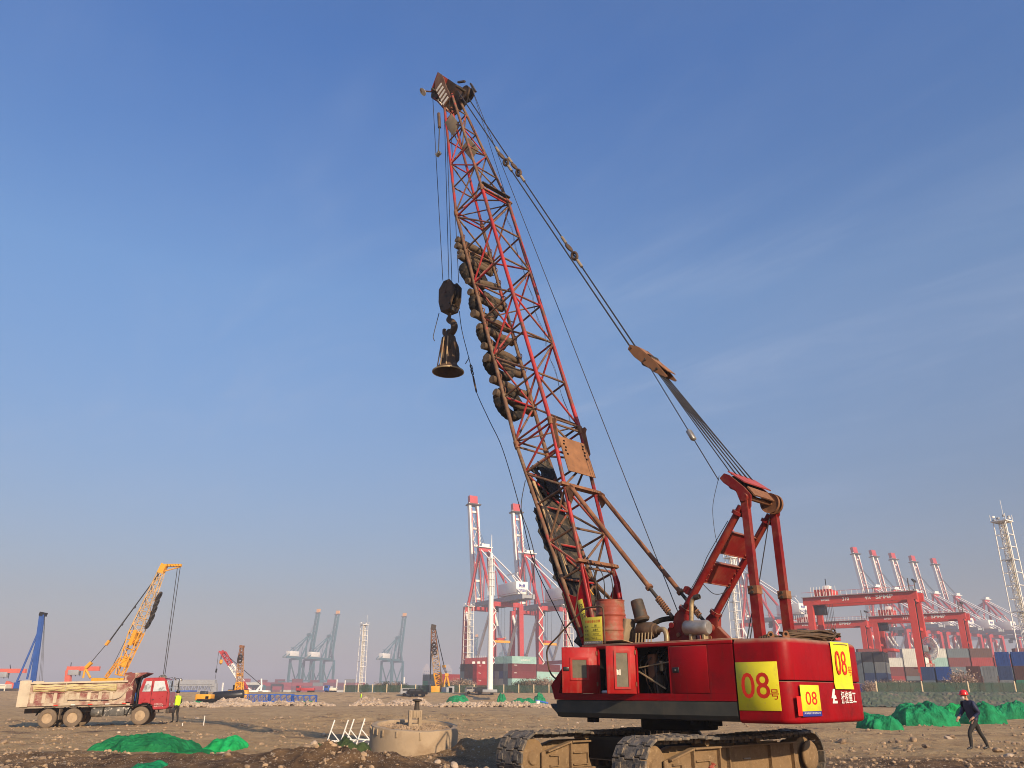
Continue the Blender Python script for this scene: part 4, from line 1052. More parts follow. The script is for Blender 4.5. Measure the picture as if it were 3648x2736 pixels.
for lat in (-0.36, -0.14): sheave('sheave', B(21.25, lat, -0.58), (0, 1, 0), 0.27, 0.08, boom, M['hook_steel'])
rod('head_shaft', B(22.2, -0.36, 0.42), B(22.2, 0.42, 0.42), 0.05, M['steel_dark'], boom, 10)
rod('head_shaft', B(21.25, -0.5, -0.62), B(21.25, 0.34, -0.62), 0.05, M['steel_dark'], boom, 10)
bar('head_bracket', B(21.0, -.3, -.95), B(21.6, -.3, -.85), 0.08, 0.06, M['steel_dark'], boom)
bar('head_bracket', B(21.6, -.05, -.80), B(21.9, -.05, -.5), 0.08, 0.06, M['steel_dark'], boom)
rod('lamp_arm', B(22.2, 0.3, 0.5), B(22.4, 0.5, 0.76), 0.03, M['steel_dark'], boom, 6)
lathe('lamp', [(0.03, 0), (0.12, .05), (0.16, .09), (0, .1)], M['chip_white'], boom, axis_m(B(22.4, 0.48, 0.74), (-0.6, 0.6, -0.5)), 14)
rod('rope_dead_end', B(20.9, 0.3, 0.50), B(20.2, 0.32, 0.62), 0.06, M['hook_steel'], boom, 8)
rod('limit_chain', B(20.2, 0.32, 0.62), BM.inverted() @ Vector((8.62, 0.32, 19.9)), 0.02, M['rope'], boom, 6)
sheave('limit_weight', BM.inverted() @ Vector((8.62, 0.32, 19.8)), (0, 0, 1), 0.09, 0.16, boom, M['steel'])
for lat in (-.1, .1): cable('signal_cable', [B(tt, -W0 * .82 + .03 * math.sin(tt * 3 + lat * 9), -H0 + 0.1 + .08 * abs(math.sin(tt * 2.2 + lat))) for tt in [6.6 + .3 * i for i in range(30)]], 0.006, M['rope'], boom, 4)
cable('signal_cable', smooth_pts([B(5.4, .62, .66), B(4.7, .72, .95), B(4.0, .70, .92), B(3.3, .8, .85), B(2.6, 1.05, .9)]), 0.012, M['rope'], boom, 5)
for k in range(3): cable('hose_loop', smooth_pts([B(2.62, .5 - k * .25, -.45), B(2.2, .55 - k * .3, -.6), B(1.7, .5 - k * .3, -.4), B(1.5, .4 - k * .2, -.1)]), 0.012, M['rope'], boom, 5)
# rubber mats and boards lining the belly of the base section
def mat_sheet(name, t0, t1, la, lb, nn0, seed, mat, ns=34, ml=8, rag=0.12):
    V, F_ = [], []
    for i in range(ns + 1):
        t_ = t0 + (t1 - t0) * i / ns
        w, h = sect(t_)
        for j in range(ml + 1):
            v = j / ml
            lat = la + (lb - la) * v
            if j in (0, ml): lat += rag * noise.noise(Vector((t_ * 6, seed, j)))*2
            n_ = h + nn0 + 0.09 * noise.noise(Vector((t_ * 1.6, lat * 2.5, seed))) + 0.05 * noise.noise(Vector((t_ * 5, lat * 5, seed)))
            V.append(B(t_ + (rag * noise.noise(Vector((lat * 7, seed, 5))) * 3 if i in (0, ns) else 0), lat, n_))
    for i in range(ns):
        for j in range(ml):
            q = i * (ml + 1) + j; F_.append((q, q + 1, q + ml + 2, q + ml + 1))
    nv = len(V); V2 = [v + Vector((0, 0, -0.03)) for v in V]; F2 = [tuple(nv + k for k in f[::-1]) for f in F_]
    rim = [i * (ml + 1) for i in range(ns + 1)] + [ns * (ml + 1) + j for j in range(1, ml + 1)] + [i * (ml + 1) + ml for i in range(ns - 1, -1, -1)] + [j for j in range(ml - 1, 0, -1)]
    F3 = [(rim[k], rim[(k + 1) % len(rim)], nv + rim[(k + 1) % len(rim)], nv + rim[k]) for k in range(len(rim))]
    m_ = bpy.data.meshes.new('mat'); m_.from_pydata(V + V2, [], F_ + F2 + F3); m_.update()
    for p in m_.polygons: p.use_smooth = True
    return mob(name, m_, mat)
for args, lb_ in (((5.5, 0.3, 0.52, -0.56, 0.04, 2.0), 'long tattered black rubber mat lining the belly of the lower boom'), ((4.6, 0.6, 0.62, 0.05, 0.13, 6.0), 'ragged outer strip of rubber mat along the near side of the lower boom'), ((6.1, 5.0, 0.0, -0.5, -0.05, 9.0), 'black rubber flap curling at the top of the lower boom lining'), ((5.95, 4.9, 0.18, 0.0, 0.0, 12.0), 'narrow torn rubber strip beside the curling flap')):
    o = mat_sheet('rubber_mat', *args, M['mat_rubber']); o.matrix_world = BWm; tag(o, lb_, 'rubber mat', 'rubber mats on the lower boom')
for (t0, t1, la, lb, w_, lb2) in ((5.35, 2.6, 0.44, 0.40, 0.10, 'long pale timber board lashed along the near chord of the lower boom'), (4.6, 2.9, 0.30, 0.27, 0.09, 'shorter pale timber board lying next to the long board')):
    h0 = sect(t0)[1]; h1 = sect(t1)[1]
    o = bar('timber_board', BWm @ B(t0, la, h0 - 0.03), BWm @ B(t1, lb, h1 - 0.02), w_, 0.03, M['board'], None, BWm.to_3x3() @ Vector((0, 0, 1))); tag(o, lb2, 'board')
o = rod('yellow_rod', BWp(2.55, .2, .1), BWp(2.05, -.12, .1), 0.015, M['crane_yellow'], None, 6); tag(o, 'short bright yellow rod stuck in the lower boom lacing', 'rod')
# tyres and logs tied along the belly
tyre_mesh = None
def make_tyre():
    n, prof = 40, [(0.30, -0.10), (0.34, -0.135), (0.44, -0.145), (0.505, -0.125), (0.53, -0.08), (0.535, 0.0), (0.53, 0.08), (0.505, 0.125), (0.44, 0.145), (0.34, 0.135), (0.30, 0.10), (0.285, 0.085), (0.40, 0.06), (0.43, 0.0), (0.40, -0.06), (0.285, -0.085)]
    bm = bmesh.new(); rings = []
    for i in range(n * 2):
        a = math.pi * i / n
        lug = 0.016 if i % 4 < 2 else 0.0
        rings.append([bm.verts.new(((r + (lug if r > .5 else 0)) * math.cos(a), (r + (lug if r > .5 else 0)) * math.sin(a), z)) for r, z in prof])
    k = len(prof)
    for i in range(2 * n):
        a, b = rings[i], rings[(i + 1) % (2 * n)]
        for j in range(k): bm.faces.new((a[j], b[j], b[(j + 1) % k], a[(j + 1) % k]))
    bmesh.ops.recalc_face_normals(bm, faces=bm.faces)
    return bm2me(bm, True, 35)
tyre_mesh = make_tyre()
ORD = ['topmost', 'second from the top', 'third from the top', 'fourth from the top', 'fifth from the top', 'sixth from the top', 'seventh from the top', 'eighth from the top', 'ninth from the top', 'tenth from the top', 'eleventh from the top', 'twelfth from the top', 'lowest']
for i, (t0, lat, n_) in enumerate(((13.12, 0.22, 0.92), (11.85, 0.14, 0.90), (10.62, 0.14, 0.92), (9.55, 0.12, 0.92), (8.18, 0.12, 0.94))):
    o = mob('tyre', tyre_mesh, M['rubber'])
    o.matrix_world = BWm @ Matrix.Translation(B(t0, lat, n_)) @ Matrix.Rotation(R(br.uniform(-12, 12)), 4, 'Y') @ Matrix.Rotation(R(br.uniform(-10, 4)), 4, 'X') @ Matrix.Diagonal((0.98, 1.02, 1.0, 1))
    tag(o, 'old black tyre tied under the red boom, ' + (ORD[i] if i < 4 else 'lowest') + ' of the five', 'tyre', 'tyres tied along the boom')
LOGS = [(14.42, .72, 14.35, -.72, .085), (14.10, .82, 13.92, -.62, .08), (13.88, .76, 13.66, -.66, .075), (13.66, .78, 13.50, -.60, .085), (12.62, .72, 12.98, -.68, .085), (12.16, .74, 12.26, -.66, .09), (11.95, .66, 11.98, -.62, .075), (11.26, .82, 11.20, -.8, .10), (10.76, .74, 10.62, -.68, .085), (10.04, .74, 9.93, -.70, .085), (9.58, .74, 9.40, -.70, .095), (8.80, .74, 8.62, -.74, .085), (8.33, .74, 8.03, -.72, .095)]
for i, (t0, la, t1, lb, r_) in enumerate(LOGS):
    pts = []
    for k in range(9):
        f = k / 8; pts.append(BWp(t0 + (t1 - t0) * f + 0.02 * br.uniform(-1, 1), la + (lb - la) * f, H0 + r_ + 0.075 + 0.012 * br.uniform(-1, 1)))
    lgm = cable_mesh(pts, [r_ * (1.28 + 0.16 * br.uniform(-1, 1)) for _ in pts], 12)
    root = empty('log', pts[0])
    tag(root, 'weathered log lashed across the boom above the tyres, ' + ORD[i], 'log', 'logs lashed across the boom')
    o = mob('trunk_piece', lgm, M['wood'], root); o.matrix_local = Matrix.Translation(-pts[0])
    for s, k in ((W0, la), (-W0, lb)):
        f = (la - s) / (la - lb); c = BWp(t0 + (t1 - t0) * f, s, H0 + r_ * .3)
        o = mob('wire_lashing', torus_mesh(r_ * 1.35, 0.014, 16, 5), M['rust'], root); o.matrix_local = Matrix.Translation(-pts[0]) @ Matrix.Translation(c) @ (BWm.to_3x3().to_4x4()) @ Matrix.Rotation(R(90), 4, 'X') @ Matrix.Diagonal((1, 1.2, 1, 1))
# --- back-stops
for s in (1, -1):
    st = empty('backstop', (0, 0, 0), 0, crane)
    a = Vector((2.43, .6 * s, 6.42)); b = Vector((-0.36, .6 * s, 3.10)); d = (b - a)
    rod('outer_tube', a, a + d * 0.78, 0.055, M['rust'], st, 12)
    rod('collar', a + d * 0.775, a + d * 0.79, 0.085, M['rust'], st, 12)
    rod('inner_tube', a + d * 0.78, a + d * 0.985, 0.04, M['steel_dark'], st, 10)
    hp_ = []
    x_, y_, z_ = basis(d)
    for i in range(64):
        f = i / 63; hp_.append(a + d * (0.855 + 0.10 * f) + (x_ * math.cos(f * 8 * 6.283) + y_ * math.sin(f * 8 * 6.283)) * 0.062)
    cable('spring', hp_, 0.016, M['rust'], st, 6)
    prism('end_lug', [(-.1, -.05), (.08, -.05), (.12, .03), (.02, .08), (-.1, .05)], 0.06, M['rust'], st, mcols(d.normalized(), y_, x_, a), bv=0.01)
# --- suspension: pendants, equaliser, luffing ropes
EQ0, EQ1 = Vector((0.72, 0, 9.86)), Vector((-0.36, 0, 8.72))
def conn(par, a, b, links=2):
    d = b - a
    rod('rope_socket', a, a + d * 0.22, 0.045, M['mud_plate'], par, 8); rod('rope_socket', b, b - d * 0.22, 0.045, M['mud_plate'], par, 8)
    x_, y_, z_ = basis(d)
    for k in range(links):
        c = a + d * (0.36 + 0.28 * k / max(1, links - 1))
        m_ = mcols(z_ * 1.5, x_, y_, c) if k % 2 == 0 else mcols(z_ * 1.5, y_, -x_, c)
        mob('shackle', torus_mesh(0.085, 0.042, 16, 8), M['hook_steel'], par, m_)
for s, cs in ((1, ((0.29, 0.44),)), (-1, ((0.31, 0.44), (0.64, 0.755)))):
    pn = empty('pendant', (0, 0, 0), 0, crane)
    a = BC(21.1, 0.26 * s - .05, -0.55); b = EQ0 + Vector((0.03, 0.16 * s, 0.05)); d = b - a
    rod('pendant_rope', a, b, 0.021, M['rope'], pn, 7)
    for f0, f1 in cs:
        c0 = a + d * f0; c1_ = a + d * min(f1, f0 + 1.5 / d.length); conn(pn, c0, c1_)
eq = empty('equaliser_block', (0, 0, 0), 0, crane)
dd = (EQ1 - EQ0); nrm = Vector((dd.z, 0, -dd.x)).normalized() * -1
for s in (1, -1):
    mm = mcols(dd.normalized(), (0, 0, 0) if False else Vector((0, 1, 0)).cross(dd.normalized()) * -1, Vector((0, 1, 0)), EQ0 + Vector((0, .19 * s, 0)))
    prism('cheek_plate', [(-.05, -.05), (-.02, .08), (.3, .13), (1.1, .11), (1.5, .03), (1.52, -.02), (.9, -.12), (.25, -.14)], 0.03, M['rust_plate'], eq, mm, bv=0.006)
box('cover_plate', (EQ0 + EQ1) / 2 + Vector((-.07, 0, .09)) + nrm * 0.0, (1.25, 0.36, 0.02), M['rust_plate'], eq, mcols(dd.normalized(), Vector((0, 1, 0)), dd.normalized().cross(Vector((0, 1, 0))), (0, 0, 0)))
for k in range(4): sheave('sheave', EQ0 + dd * 0.42 + Vector((0, -.135 + .09 * k, 0)), (0, 1, 0), 0.16, 0.06, eq)
for f in (0.04, 0.42, 0.72): rod('pin', EQ0 + dd * f - Vector((0, .24, 0)), EQ0 + dd * f + Vector((0, .24, 0)), 0.03, M['steel_dark'], eq, 8)
for k in range(9):
    l0 = -0.15 + 0.0375 * k; l1 = -0.46 + 0.115 * k
    e = EQ0 + dd * 0.55 + Vector((-.02 * (k % 2), l0, -.08 * (k % 2)))
    rod('luffing_rope', e, Vector((-1.96 - .09 * (k % 2), l1, 5.99 - .06 * (k % 2))), 0.0135, M['rope'], crane, 6)
rod('luffing_rope', EQ0 + dd * .3 + Vector((-.1, .17, -.12)), (-1.66, 0.52, 5.92), 0.013, M['rope'], crane, 6)
lc = EQ0 + dd * .3 + Vector((-.1, .17, -.12)); lv = Vector((-1.66, 0.52, 5.92)) - lc
mob('load_cell', bevel_box_mesh(0.3, 0.1, 0.13, 0.02, 1), M['steel'], crane, axis_m(lc + lv * 0.66, lv) @ Matrix.Rotation(R(90), 4, 'Y'))
rod('hoist_rope', BC(21.3, -.14, -.93), (-0.25, -0.12, 2.62), 0.012, M['rope'], crane, 6)
rod('hoist_rope', BC(21.6, -.36, -.8), BC(8, -.45, -.75), 0.009, M['rope'], crane, 5)
# --- hook ropes, block, bell and tag line
HK = Vector((8.08, 0.0, 14.35))
tops = [BC(22.45, .17, .62), BC(22.35, 0.02, .15), BC(22.35, -.02, .10), BC(22.1, -.17, .12)]
for (p, q) in zip(tops, ((.26, .12, .30), (0.03, .04, .12), (-.03, -.04, .12), (-.26, -.14, .12))):
    rod('hook_rope', p, HK + Vector(q), 0.012, M['rope'], crane, 6)
CWr = Matrix.Rotation(R(135), 4, 'Z')
hb = empty('hook_block', CW @ HK, R(135 + 6)); tag(hb, 'dark rusty hook block with big forged hook hanging left of the boom', 'hook block')
def hbp(s):
    return prism('cheek_plate', [(-.13, .18), (.13, .18), (.34, -.08), (.33, -.55), (.2, -.95), (-.2, -.95), (-.33, -.55), (-.34, -.08)], 0.045, M['hook_steel'], hb, mcols((1, 0, 0), (0, 0, 1), (0, -1, 0), (0, 0.19 * s, 0)), bv=0.012)
hbp(1); hbp(-1)
for yy in (-.09, .09): sheave('sheave', (0, yy, -.28), (0, 1, 0), 0.30, 0.11, hb)
bar('spacer', (-.2, 0, -.88), (.2, 0, -.88), 0.33, 0.12, M['steel_dark'], hb)
bar('spacer', (-.05, 0, .06), (.05, 0, .06), 0.33, 0.1, M['steel_dark'], hb)
for (x, z) in ((0, -.28), (-.2, -.75), (.2, -.75), (0, .1)): rod('bolt', (x, -.26, z), (x, .26, z), 0.028, M['steel_dark'], hb, 8)
hk = cable('hook', smooth_pts([(0, 0, -.95), (0, 0, -1.1), (0.02, 0, -1.22), (-0.17, 0, -1.36), (-0.24, 0, -1.55), (-0.14, 0, -1.72), (0.04, 0, -1.76), (0.18, 0, -1.66), (0.21, 0, -1.5)], 5), [0.06] * 11 + [0.09, .1, .11, .12, .125, .13, .13, .13, .13, .125, .12, .12, .115, .11, .11, .105, .10, .1, .095, .09, .085, .08, .075, .07, .065, .06, .055, .05, .045][:30], M['hook_steel'], hb, 10) if False else None
hpz = smooth_pts([(0, 0, -.95), (0, 0, -1.1), (0.02, 0, -1.22), (-0.17, 0, -1.36), (-0.24, 0, -1.55), (-0.14, 0, -1.72), (0.04, 0, -1.76), (0.18, 0, -1.66), (0.21, 0, -1.5)], 5)
hrad = [0.06 + 0.055 * math.sin(math.pi * min(1, max(0, (i / (len(hpz) - 1) - .15) / .85)) ** 0.8) for i in range(len(hpz))]
cable('hook', hpz, hrad, M['hook_steel'], hb, 10)
BELL = HK + Vector((-0.03, 0, -1.70))
be = empty('tremie_bell', CW @ BELL, R(135)); tag(be, 'rusty bell-shaped steel hopper hanging upside down from the crane hook', 'hopper')
lathe('bell_shell', [(0.0, -.12), (.12, -.10), (.2, -.14), (.225, -.24), (.235, -.5), (.245, -.8), (.26, -1.0), (.30, -1.15), (.40, -1.26), (.49, -1.34), (.50, -1.37), (.475, -1.37), (.38, -1.28), (.27, -1.16), (.22, -1.0), (.20, -.3), (0, -.2)], M['hook_steel'], be, None, 32)
lathe('rim_ring', [(.487, -1.345), (.513, -1.35), (.513, -1.385), (.487, -1.39), (.487, -1.345)], M['bronze'], be, None, 32)
for k, a_ in enumerate((35, 95, 150, 215, 275, 330)):
    ca, sa = math.cos(R(a_)), math.sin(R(a_))
    prism('fin_plate', [(.23, -.28), (.32, -.5), (.36, -.75), (.36, -.98), (.28, -1.08), (.24, -1.05)] if k % 2 else [(.22, -.35), (.29, -.42), (.28, -.62), (.22, -.68)], 0.05, M['steel_dark'], be, mcols((ca, sa, 0), (0, 0, 1), (sa, -ca, 0), (0, 0, 0)), bv=0.008)
for a_ in (80, 100, 130, 330): rod('guide_bar', (.255 * math.cos(R(a_)), .255 * math.sin(R(a_)), -.22), (.40 * math.cos(R(a_)), .40 * math.sin(R(a_)), -1.26), 0.022, M['board'] if a_ in (100, 130) else M['steel_dark'], be, 6)
mob('lifting_shackle', torus_mesh(0.10, 0.035, 18, 8), M['steel_dark'], be, mcols((0, 1, 0), (0, 0, 1.4), (1, 0, 0), (0, 0, -.04)))
cable('chain', smooth_pts([(.30, .22, .75), (.36, .26, .4), (.42, .3, .05), (.44, .31, -.12), (.40, .28, -.25)]), 0.014, M['rope'], be, 5)
tl = [(7.70, -.1, 13.35), (7.42, 0, 12.5), (6.98, 0, 11.22), (6.71, 0, 10.3), (6.1, 0, 9.2), (5.52, 0, 8.19), (4.85, 0, 6.45), (4.33, 0, 4.88), (3.43, 0, 3.40), (2.66, 0, 2.07)]
tgr = cable('tag_line', [CW @ Vector(q) for q in smooth_pts(tl, 5)], 0.013, M['rope']); tag(tgr, 'thin slack rope running from the hook block down to the crane nose', 'rope')
ck = empty('rope_shackle', CW @ Vector((6.95, 0, 11.15)), 0); tag(ck, 'small knotted shackle joining two lengths of the slack rope', 'shackle')
dvec = (CW.to_3x3() @ Vector((-.27, 0, -.92))).normalized()
x_, y_, z_ = basis(dvec)
for k in range(3): mob('chain_link', torus_mesh(0.045, 0.014, 12, 6), M['steel_dark'], ck, mcols(z_ * 1.5, (x_, y_)[k % 2], (y_, -x_)[k % 2], dvec * (k * .12)))
rod('rope_end', dvec * -.35, dvec * -.2 + Vector((-.14, 0, -.08)), 0.015, M['rope'], ck, 5)
rod('wrapped_splice', dvec * .36, dvec * .95, 0.028, M['hook_steel'], ck, 7)

# ================================================================ tracks
TC = Vector((3.19, 18.34, -0.085)); TPHI = R(42)
TM = Matrix.Translation(TC) @ Matrix.Rotation(TPHI, 4, 'Z')
CWi = CW.inverted()
TL, TRr, PW = 2.50, 0.46, 0.74
def shoe_mesh():
    bm = bmesh.new()
    hw, hp2, th = PW / 2, 0.108, 0.05
    top = [(-hw, hp2), (-hw * .62, hp2), (-hw * .58, hp2 + .03), (-hw * .3, hp2 + .03), (-hw * .26, hp2 - .012), (hw * .26, hp2 - .012), (hw * .3, hp2 + .03), (hw * .58, hp2 + .03), (hw * .62, hp2), (hw, hp2)]
    out_ = [(y, x) for y, x in top] + [(hw, -hp2), (hw * .64, -hp2), (hw * .6, -hp2 + .035), (hw * .28, -hp2 + .035), (hw * .24, -hp2 - .02), (-hw * .24, -hp2 - .02), (-hw * .28, -hp2 + .035), (-hw * .6, -hp2 + .035), (-hw * .64, -hp2), (-hw, -hp2)]
    f = bm.faces.new([bm.verts.new((x, y, -th / 2)) for y, x in out_])
    ex = bmesh.ops.extrude_face_region(bm, geom=[f]); bmesh.ops.translate(bm, verts=[v for v in ex['geom'] if isinstance(v, bmesh.types.BMVert)], vec=(0, 0, th))
    def bx(c, s):
        r_ = bmesh.ops.create_cube(bm, size=1); bmesh.ops.scale(bm, vec=s, verts=r_['verts']); bmesh.ops.translate(bm, vec=c, verts=r_['verts'])
    bx((0.0, .22, .028), (0.12, 0.12, 0.03)); bx((0.0, -.22, .028), (0.12, 0.12, 0.03))
    bx((0, .09, -.06), (0.17, 0.05, 0.08)); bx((0, -.09, -.06), (0.17, 0.05, 0.08))
    bmesh.ops.recalc_face_normals(bm, faces=bm.faces)
    bmesh.ops.bevel(bm, geom=bm.edges[:], offset=0.007, segments=1, affect='EDGES')
    return bm2me(bm)
SHOE = shoe_mesh()
tr2 = random.Random(5)
for side in (1, -1):
    tk = empty('track', parent=crane, mtx=CWi @ TM @ Matrix.Translation((0, -1.52 * side, 0)))
    per = 4 * TL + 2 * math.pi * TRr; N_ = 56; zc0 = 0.52
    for i in range(N_):
        s = per * i / N_
        if s < 2 * TL: x, z, a = -TL + s, zc0 + TRr, 0.0; sag = -0.05 * math.sin(math.pi * s / (2 * TL)) + 0.035 * math.exp(-((s - 1.1) / .35) ** 2) + .02 * math.exp(-((s - 3.4) / .35) ** 2); z += sag
        elif s < 2 * TL + math.pi * TRr:
            q = (s - 2 * TL) / TRr; x, z, a = TL + TRr * math.sin(q), zc0 + TRr * math.cos(q), q
        elif s < 4 * TL + math.pi * TRr: x, z, a = TL - (s - 2 * TL - math.pi * TRr), zc0 - TRr, math.pi
        else:
            q = (s - 4 * TL - math.pi * TRr) / TRr; x, z, a = -TL - TRr * math.sin(q), zc0 - TRr * math.cos(q), math.pi + q
        mob('shoe', SHOE, M['shoe'], tk, Matrix.Translation((x, 0, z)) @ Matrix.Rotation(a + R(tr2.uniform(-2.5, 2.5)), 4, 'Y'))
    for s in (1, -1):
        oy = -s * 0.235 if False else s * 0.22
        mm = mcols((1, 0, 0), (0, 0, 1), (0, -1, 0), (0, oy, 0))
        prism('frame_plate', [(-2.3, 0.30), (2.1, 0.30), (2.1, 0.80), (-1.55, 0.80), (-2.3, 0.62)], 0.03, M['track_frame'], tk, mm, bv=0.006)
        oy2 = oy + s * 0.03
        bar('flange', (-2.22, oy + s * .05, 0.285), (2.05, oy + s * .05, 0.285), 0.14, 0.035, M['track_frame'], tk)
        bar('flange', (-1.5, oy + s * .045, 0.79), (1.95, oy + s * .045, 0.79), 0.12, 0.03, M['track_frame'], tk)
        bar('flange', (-2.2, oy + s * .045, 0.63), (-1.52, oy + s * .045, 0.79), 0.12, 0.03, M['track_frame'], tk)
        for x in (-1.52, -0.72, -0.42, 1.0, 1.85): bar('rib', (x, oy + s * .05, 0.302), (x, oy + s * .05, 0.775), 0.035, 0.08, M['track_frame'], tk, Vector((0, 1, 0)))
        for (x0, x1, z0, z1) in ((-1.42, -1.0, 0.36, 0.58), (-2.1, -1.85, 0.36, 0.55)):
            bar('pocket_rim', (x0, oy + s * .03, z1), (x1, oy + s * .03, z1), 0.05, 0.025, M['track_frame'], tk); bar('pocket_rim', (x0, oy + s * .03, z0), (x1, oy + s * .03, z0), 0.05, 0.025, M['track_frame'], tk)
            bar('pocket_rim', (x1, oy + s * .03, z0 + .013), (x1, oy + s * .03, z1 - .013), 0.025, 0.05, M['track_frame'], tk, Vector((0, 1, 0)))
        rod('pin_hole', (-0.92, oy + s * .016, 0.5), (-0.92, oy + s * .022, 0.5), 0.035, M['dark'], tk, 12)
        bar('cable_stop', (0.1, oy + s * .03, 0.56), (0.32, oy + s * .03, 0.56), 0.03, 0.02, M['steel'], tk) if s == -1 else None
    for x, rr3, nm_ in ((TL, 0.36, 'sprocket'), (-TL, 0.36, 'idler')):
        lathe(nm_, [(0, -.2), (.12, -.21), (.14, -.17), (rr3 * .75, -.17), (rr3, -.14), (rr3, .14), (rr3 * .75, .17), (.14, .17), (.12, .21), (0, .2)], M['track_frame'], tk, axis_m((x, 0, zc0), (0, 1, 0)), 28)
    for s in (1, -1): lathe('drive_cover', [(0, 0), (.27, 0), (.29, .02), (.29, .06), (.27, .08), (.1, .085), (0, .085)], M['track_frame'], tk, axis_m((TL, .24 * s, zc0), (0, s, 0)), 28)
    for k in range(9):
        x = -1.75 + k * 0.44
        lathe('roller', [(0, -.2), (.10, -.2), (.115, -.16), (.115, -.08), (.08, -.06), (.08, .06), (.115, .08), (.115, .16), (.10, .2), (0, .2)], M['track_frame'], tk, axis_m((x, 0, 0.165), (0, 1, 0)), 14)
        for s in (1, -1): box('roller_bracket', (x, s * .245, 0.205), (0.13, 0.06, 0.10), M['track_frame'], tk, bv=0.012)
    for x in (-.9, .8): rod('carrier_roller', (x, -.16, 0.87), (x, .16, 0.87), 0.07, M['track_frame'], tk, 12)
box('carbody', CWi @ (TC + Vector((0, 0, 0.66))), (1.9, 2.6, 0.42), M['dark'], crane, Matrix.Rotation(TPHI - R(135), 4, 'Z'), bv=0.05)
for x in (-.72, .72): bar('axle_beam', CWi @ (TM @ Vector((x, -1.35, 0.62))), CWi @ (TM @ Vector((x, 1.35, 0.62))), 0.42, 0.36, M['steel_dark'], crane)
lathe('slew_ring', [(0, 0), (.78, 0), (.8, .02), (.8, .24), (0, .24)], M['dark'], crane, Matrix.Translation((0.1, 0, 0.93)), 32)
for x in (1.5, -1.1, -1.5): lathe('deck_boss', [(0, 0), (.13, 0), (.13, .14), (0, .14)], M['dark'], crane, Matrix.Translation((x, 1.15, 1.06)), 14)
o = empty('red_rag', (TM @ Vector((-.98, -1.77, 0.33)))); tag(o, 'bright red crumpled rag stuffed in the near track frame', 'rag')
for k in range(5):
    s_ = stone_shape(IC2[0], 40 + k * 7); m_ = bpy.data.meshes.new('rag'); m_.from_pydata([tuple(v * rnd.uniform(.04, .06)) for v in s_], [], IC2[1]); m_.update()
    q = mob('cloth_fold', m_, M['drum'], o); q.location = (rnd.uniform(-.09, .09), rnd.uniform(-.03, .03), .03 + .035 * k)
# ================================================================ dump truck
TRO = at(182, 2592, 45.6)
trk = empty('dump_truck', mtx=Matrix.Translation((TRO.x, 45.6, gz(TRO.x, 45.6) - 0.02)) @ Matrix.Rotation(R(13), 4, 'Z') @ Matrix.Rotation(R(-1.6), 4, 'Y') @ Matrix.Scale(0.85, 4))
tag(trk, 'muddy three-axle dump truck with a red cab and dusty tan bed', 'truck')
M['bed'] = pmat('bed', (0.20, 0.055, 0.05), 0.7, var=0.2, scale=1.2, dirt=(0.44, 0.36, 0.26), dlo=0.40, dhi=0.56, dscale=0.9, dirt2=(0.52, 0.43, 0.32), d2lo=0.55, d2hi=0.68, d2scale=3.5)
M['bed_mud'] = pmat('bed_mud', (0.50, 0.42, 0.31), 0.85, var=0.16, scale=1.5, bump=0.01, bscale=7, dirt=(0.36, 0.28, 0.19), dlo=0.5, dhi=0.7, dscale=1.6)
M['bed_front'] = pmat('bed_front', (0.18, 0.05, 0.045), 0.7, var=0.2, scale=2, dirt2=(0.50, 0.40, 0.30), d2lo=0.52, d2hi=0.64, d2scale=3.0)
M['tarp'] = pmat('tarp', (0.50, 0.42, 0.20), 0.8, var=0.15, scale=2, bump=0.03, bscale=4, dirt=(0.42, 0.36, 0.24), dlo=0.5, dhi=0.7, dscale=2)
M['cab_red'] = pmat('cab_red', (0.32, 0.012, 0.016), 0.35, var=0.12, scale=1.5, dirt=(0.42, 0.12, 0.09), dlo=0.58, dhi=0.8, dscale=1.3, coat=0.4)
M['truck_tyre'] = pmat('truck_tyre', (0.15, 0.11, 0.075), 0.9, var=0.25, scale=4, bump=0.012, bscale=14)
M['rim'] = pmat('rim', (0.36, 0.26, 0.16), 0.8, var=0.2, scale=5)
M['glass_light'] = pmat('glass_light', (0.50, 0.53, 0.53), 0.08, var=0.25, scale=1.4, spec=0.8, dirt=(0.20, 0.20, 0.19), dlo=0.55, dhi=0.62, dscale=1.8)  # pale base colour stands in for bright sky reflected in the glass
M['tank'] = pmat('tank', (0.10, 0.095, 0.085), 0.6, metal=0.3, var=0.3, scale=3, dirt2=(0.50, 0.45, 0.38), d2lo=0.52, d2hi=0.62, d2scale=5)
def wheel(x, y, sgn, dual):
    w = empty('wheel', (x, y, 0.53), 0, trk)
    m_ = axis_m((0, 0, 0), (0, sgn, 0))
    lathe('tyre', [(.29, -.14), (.34, -.15), (.46, -.155), (.515, -.13), (.53, -.08), (.53, .08), (.515, .13), (.46, .155), (.34, .15), (.29, .14), (.29, -.14)], M['truck_tyre'], w, m_, 32)
    if dual: lathe('rim', [(0, -.05), (.12, -.05), (.13, .05), (.17, .05), (.19, -.06), (.26, -.03), (.29, .08), (.31, .135), (.29, .14), (.285, .1)], M['rim'], w, m_, 28)
    else: lathe('rim', [(0, .17), (.07, .17), (.09, .10), (.16, .085), (.22, .05), (.26, .0), (.29, .08), (.31, .135), (.29, .14)], M['rim'], w, m_, 28)
    for k in range(8 if not dual else 0):
        a = k / 8 * 6.283; rod('wheel_nut', m_ @ Vector((.15 * math.cos(a), .15 * math.sin(a), .09)), m_ @ Vector((.15 * math.cos(a), .15 * math.sin(a), .12)), 0.02, M['truck_tyre'], w, 6)
for x in (0, 1.38):
    for s in (-1, 1):
        wheel(x, s * 1.08, s, True)
for s in (-1, 1): wheel(5.15, s * 1.05, s, False)
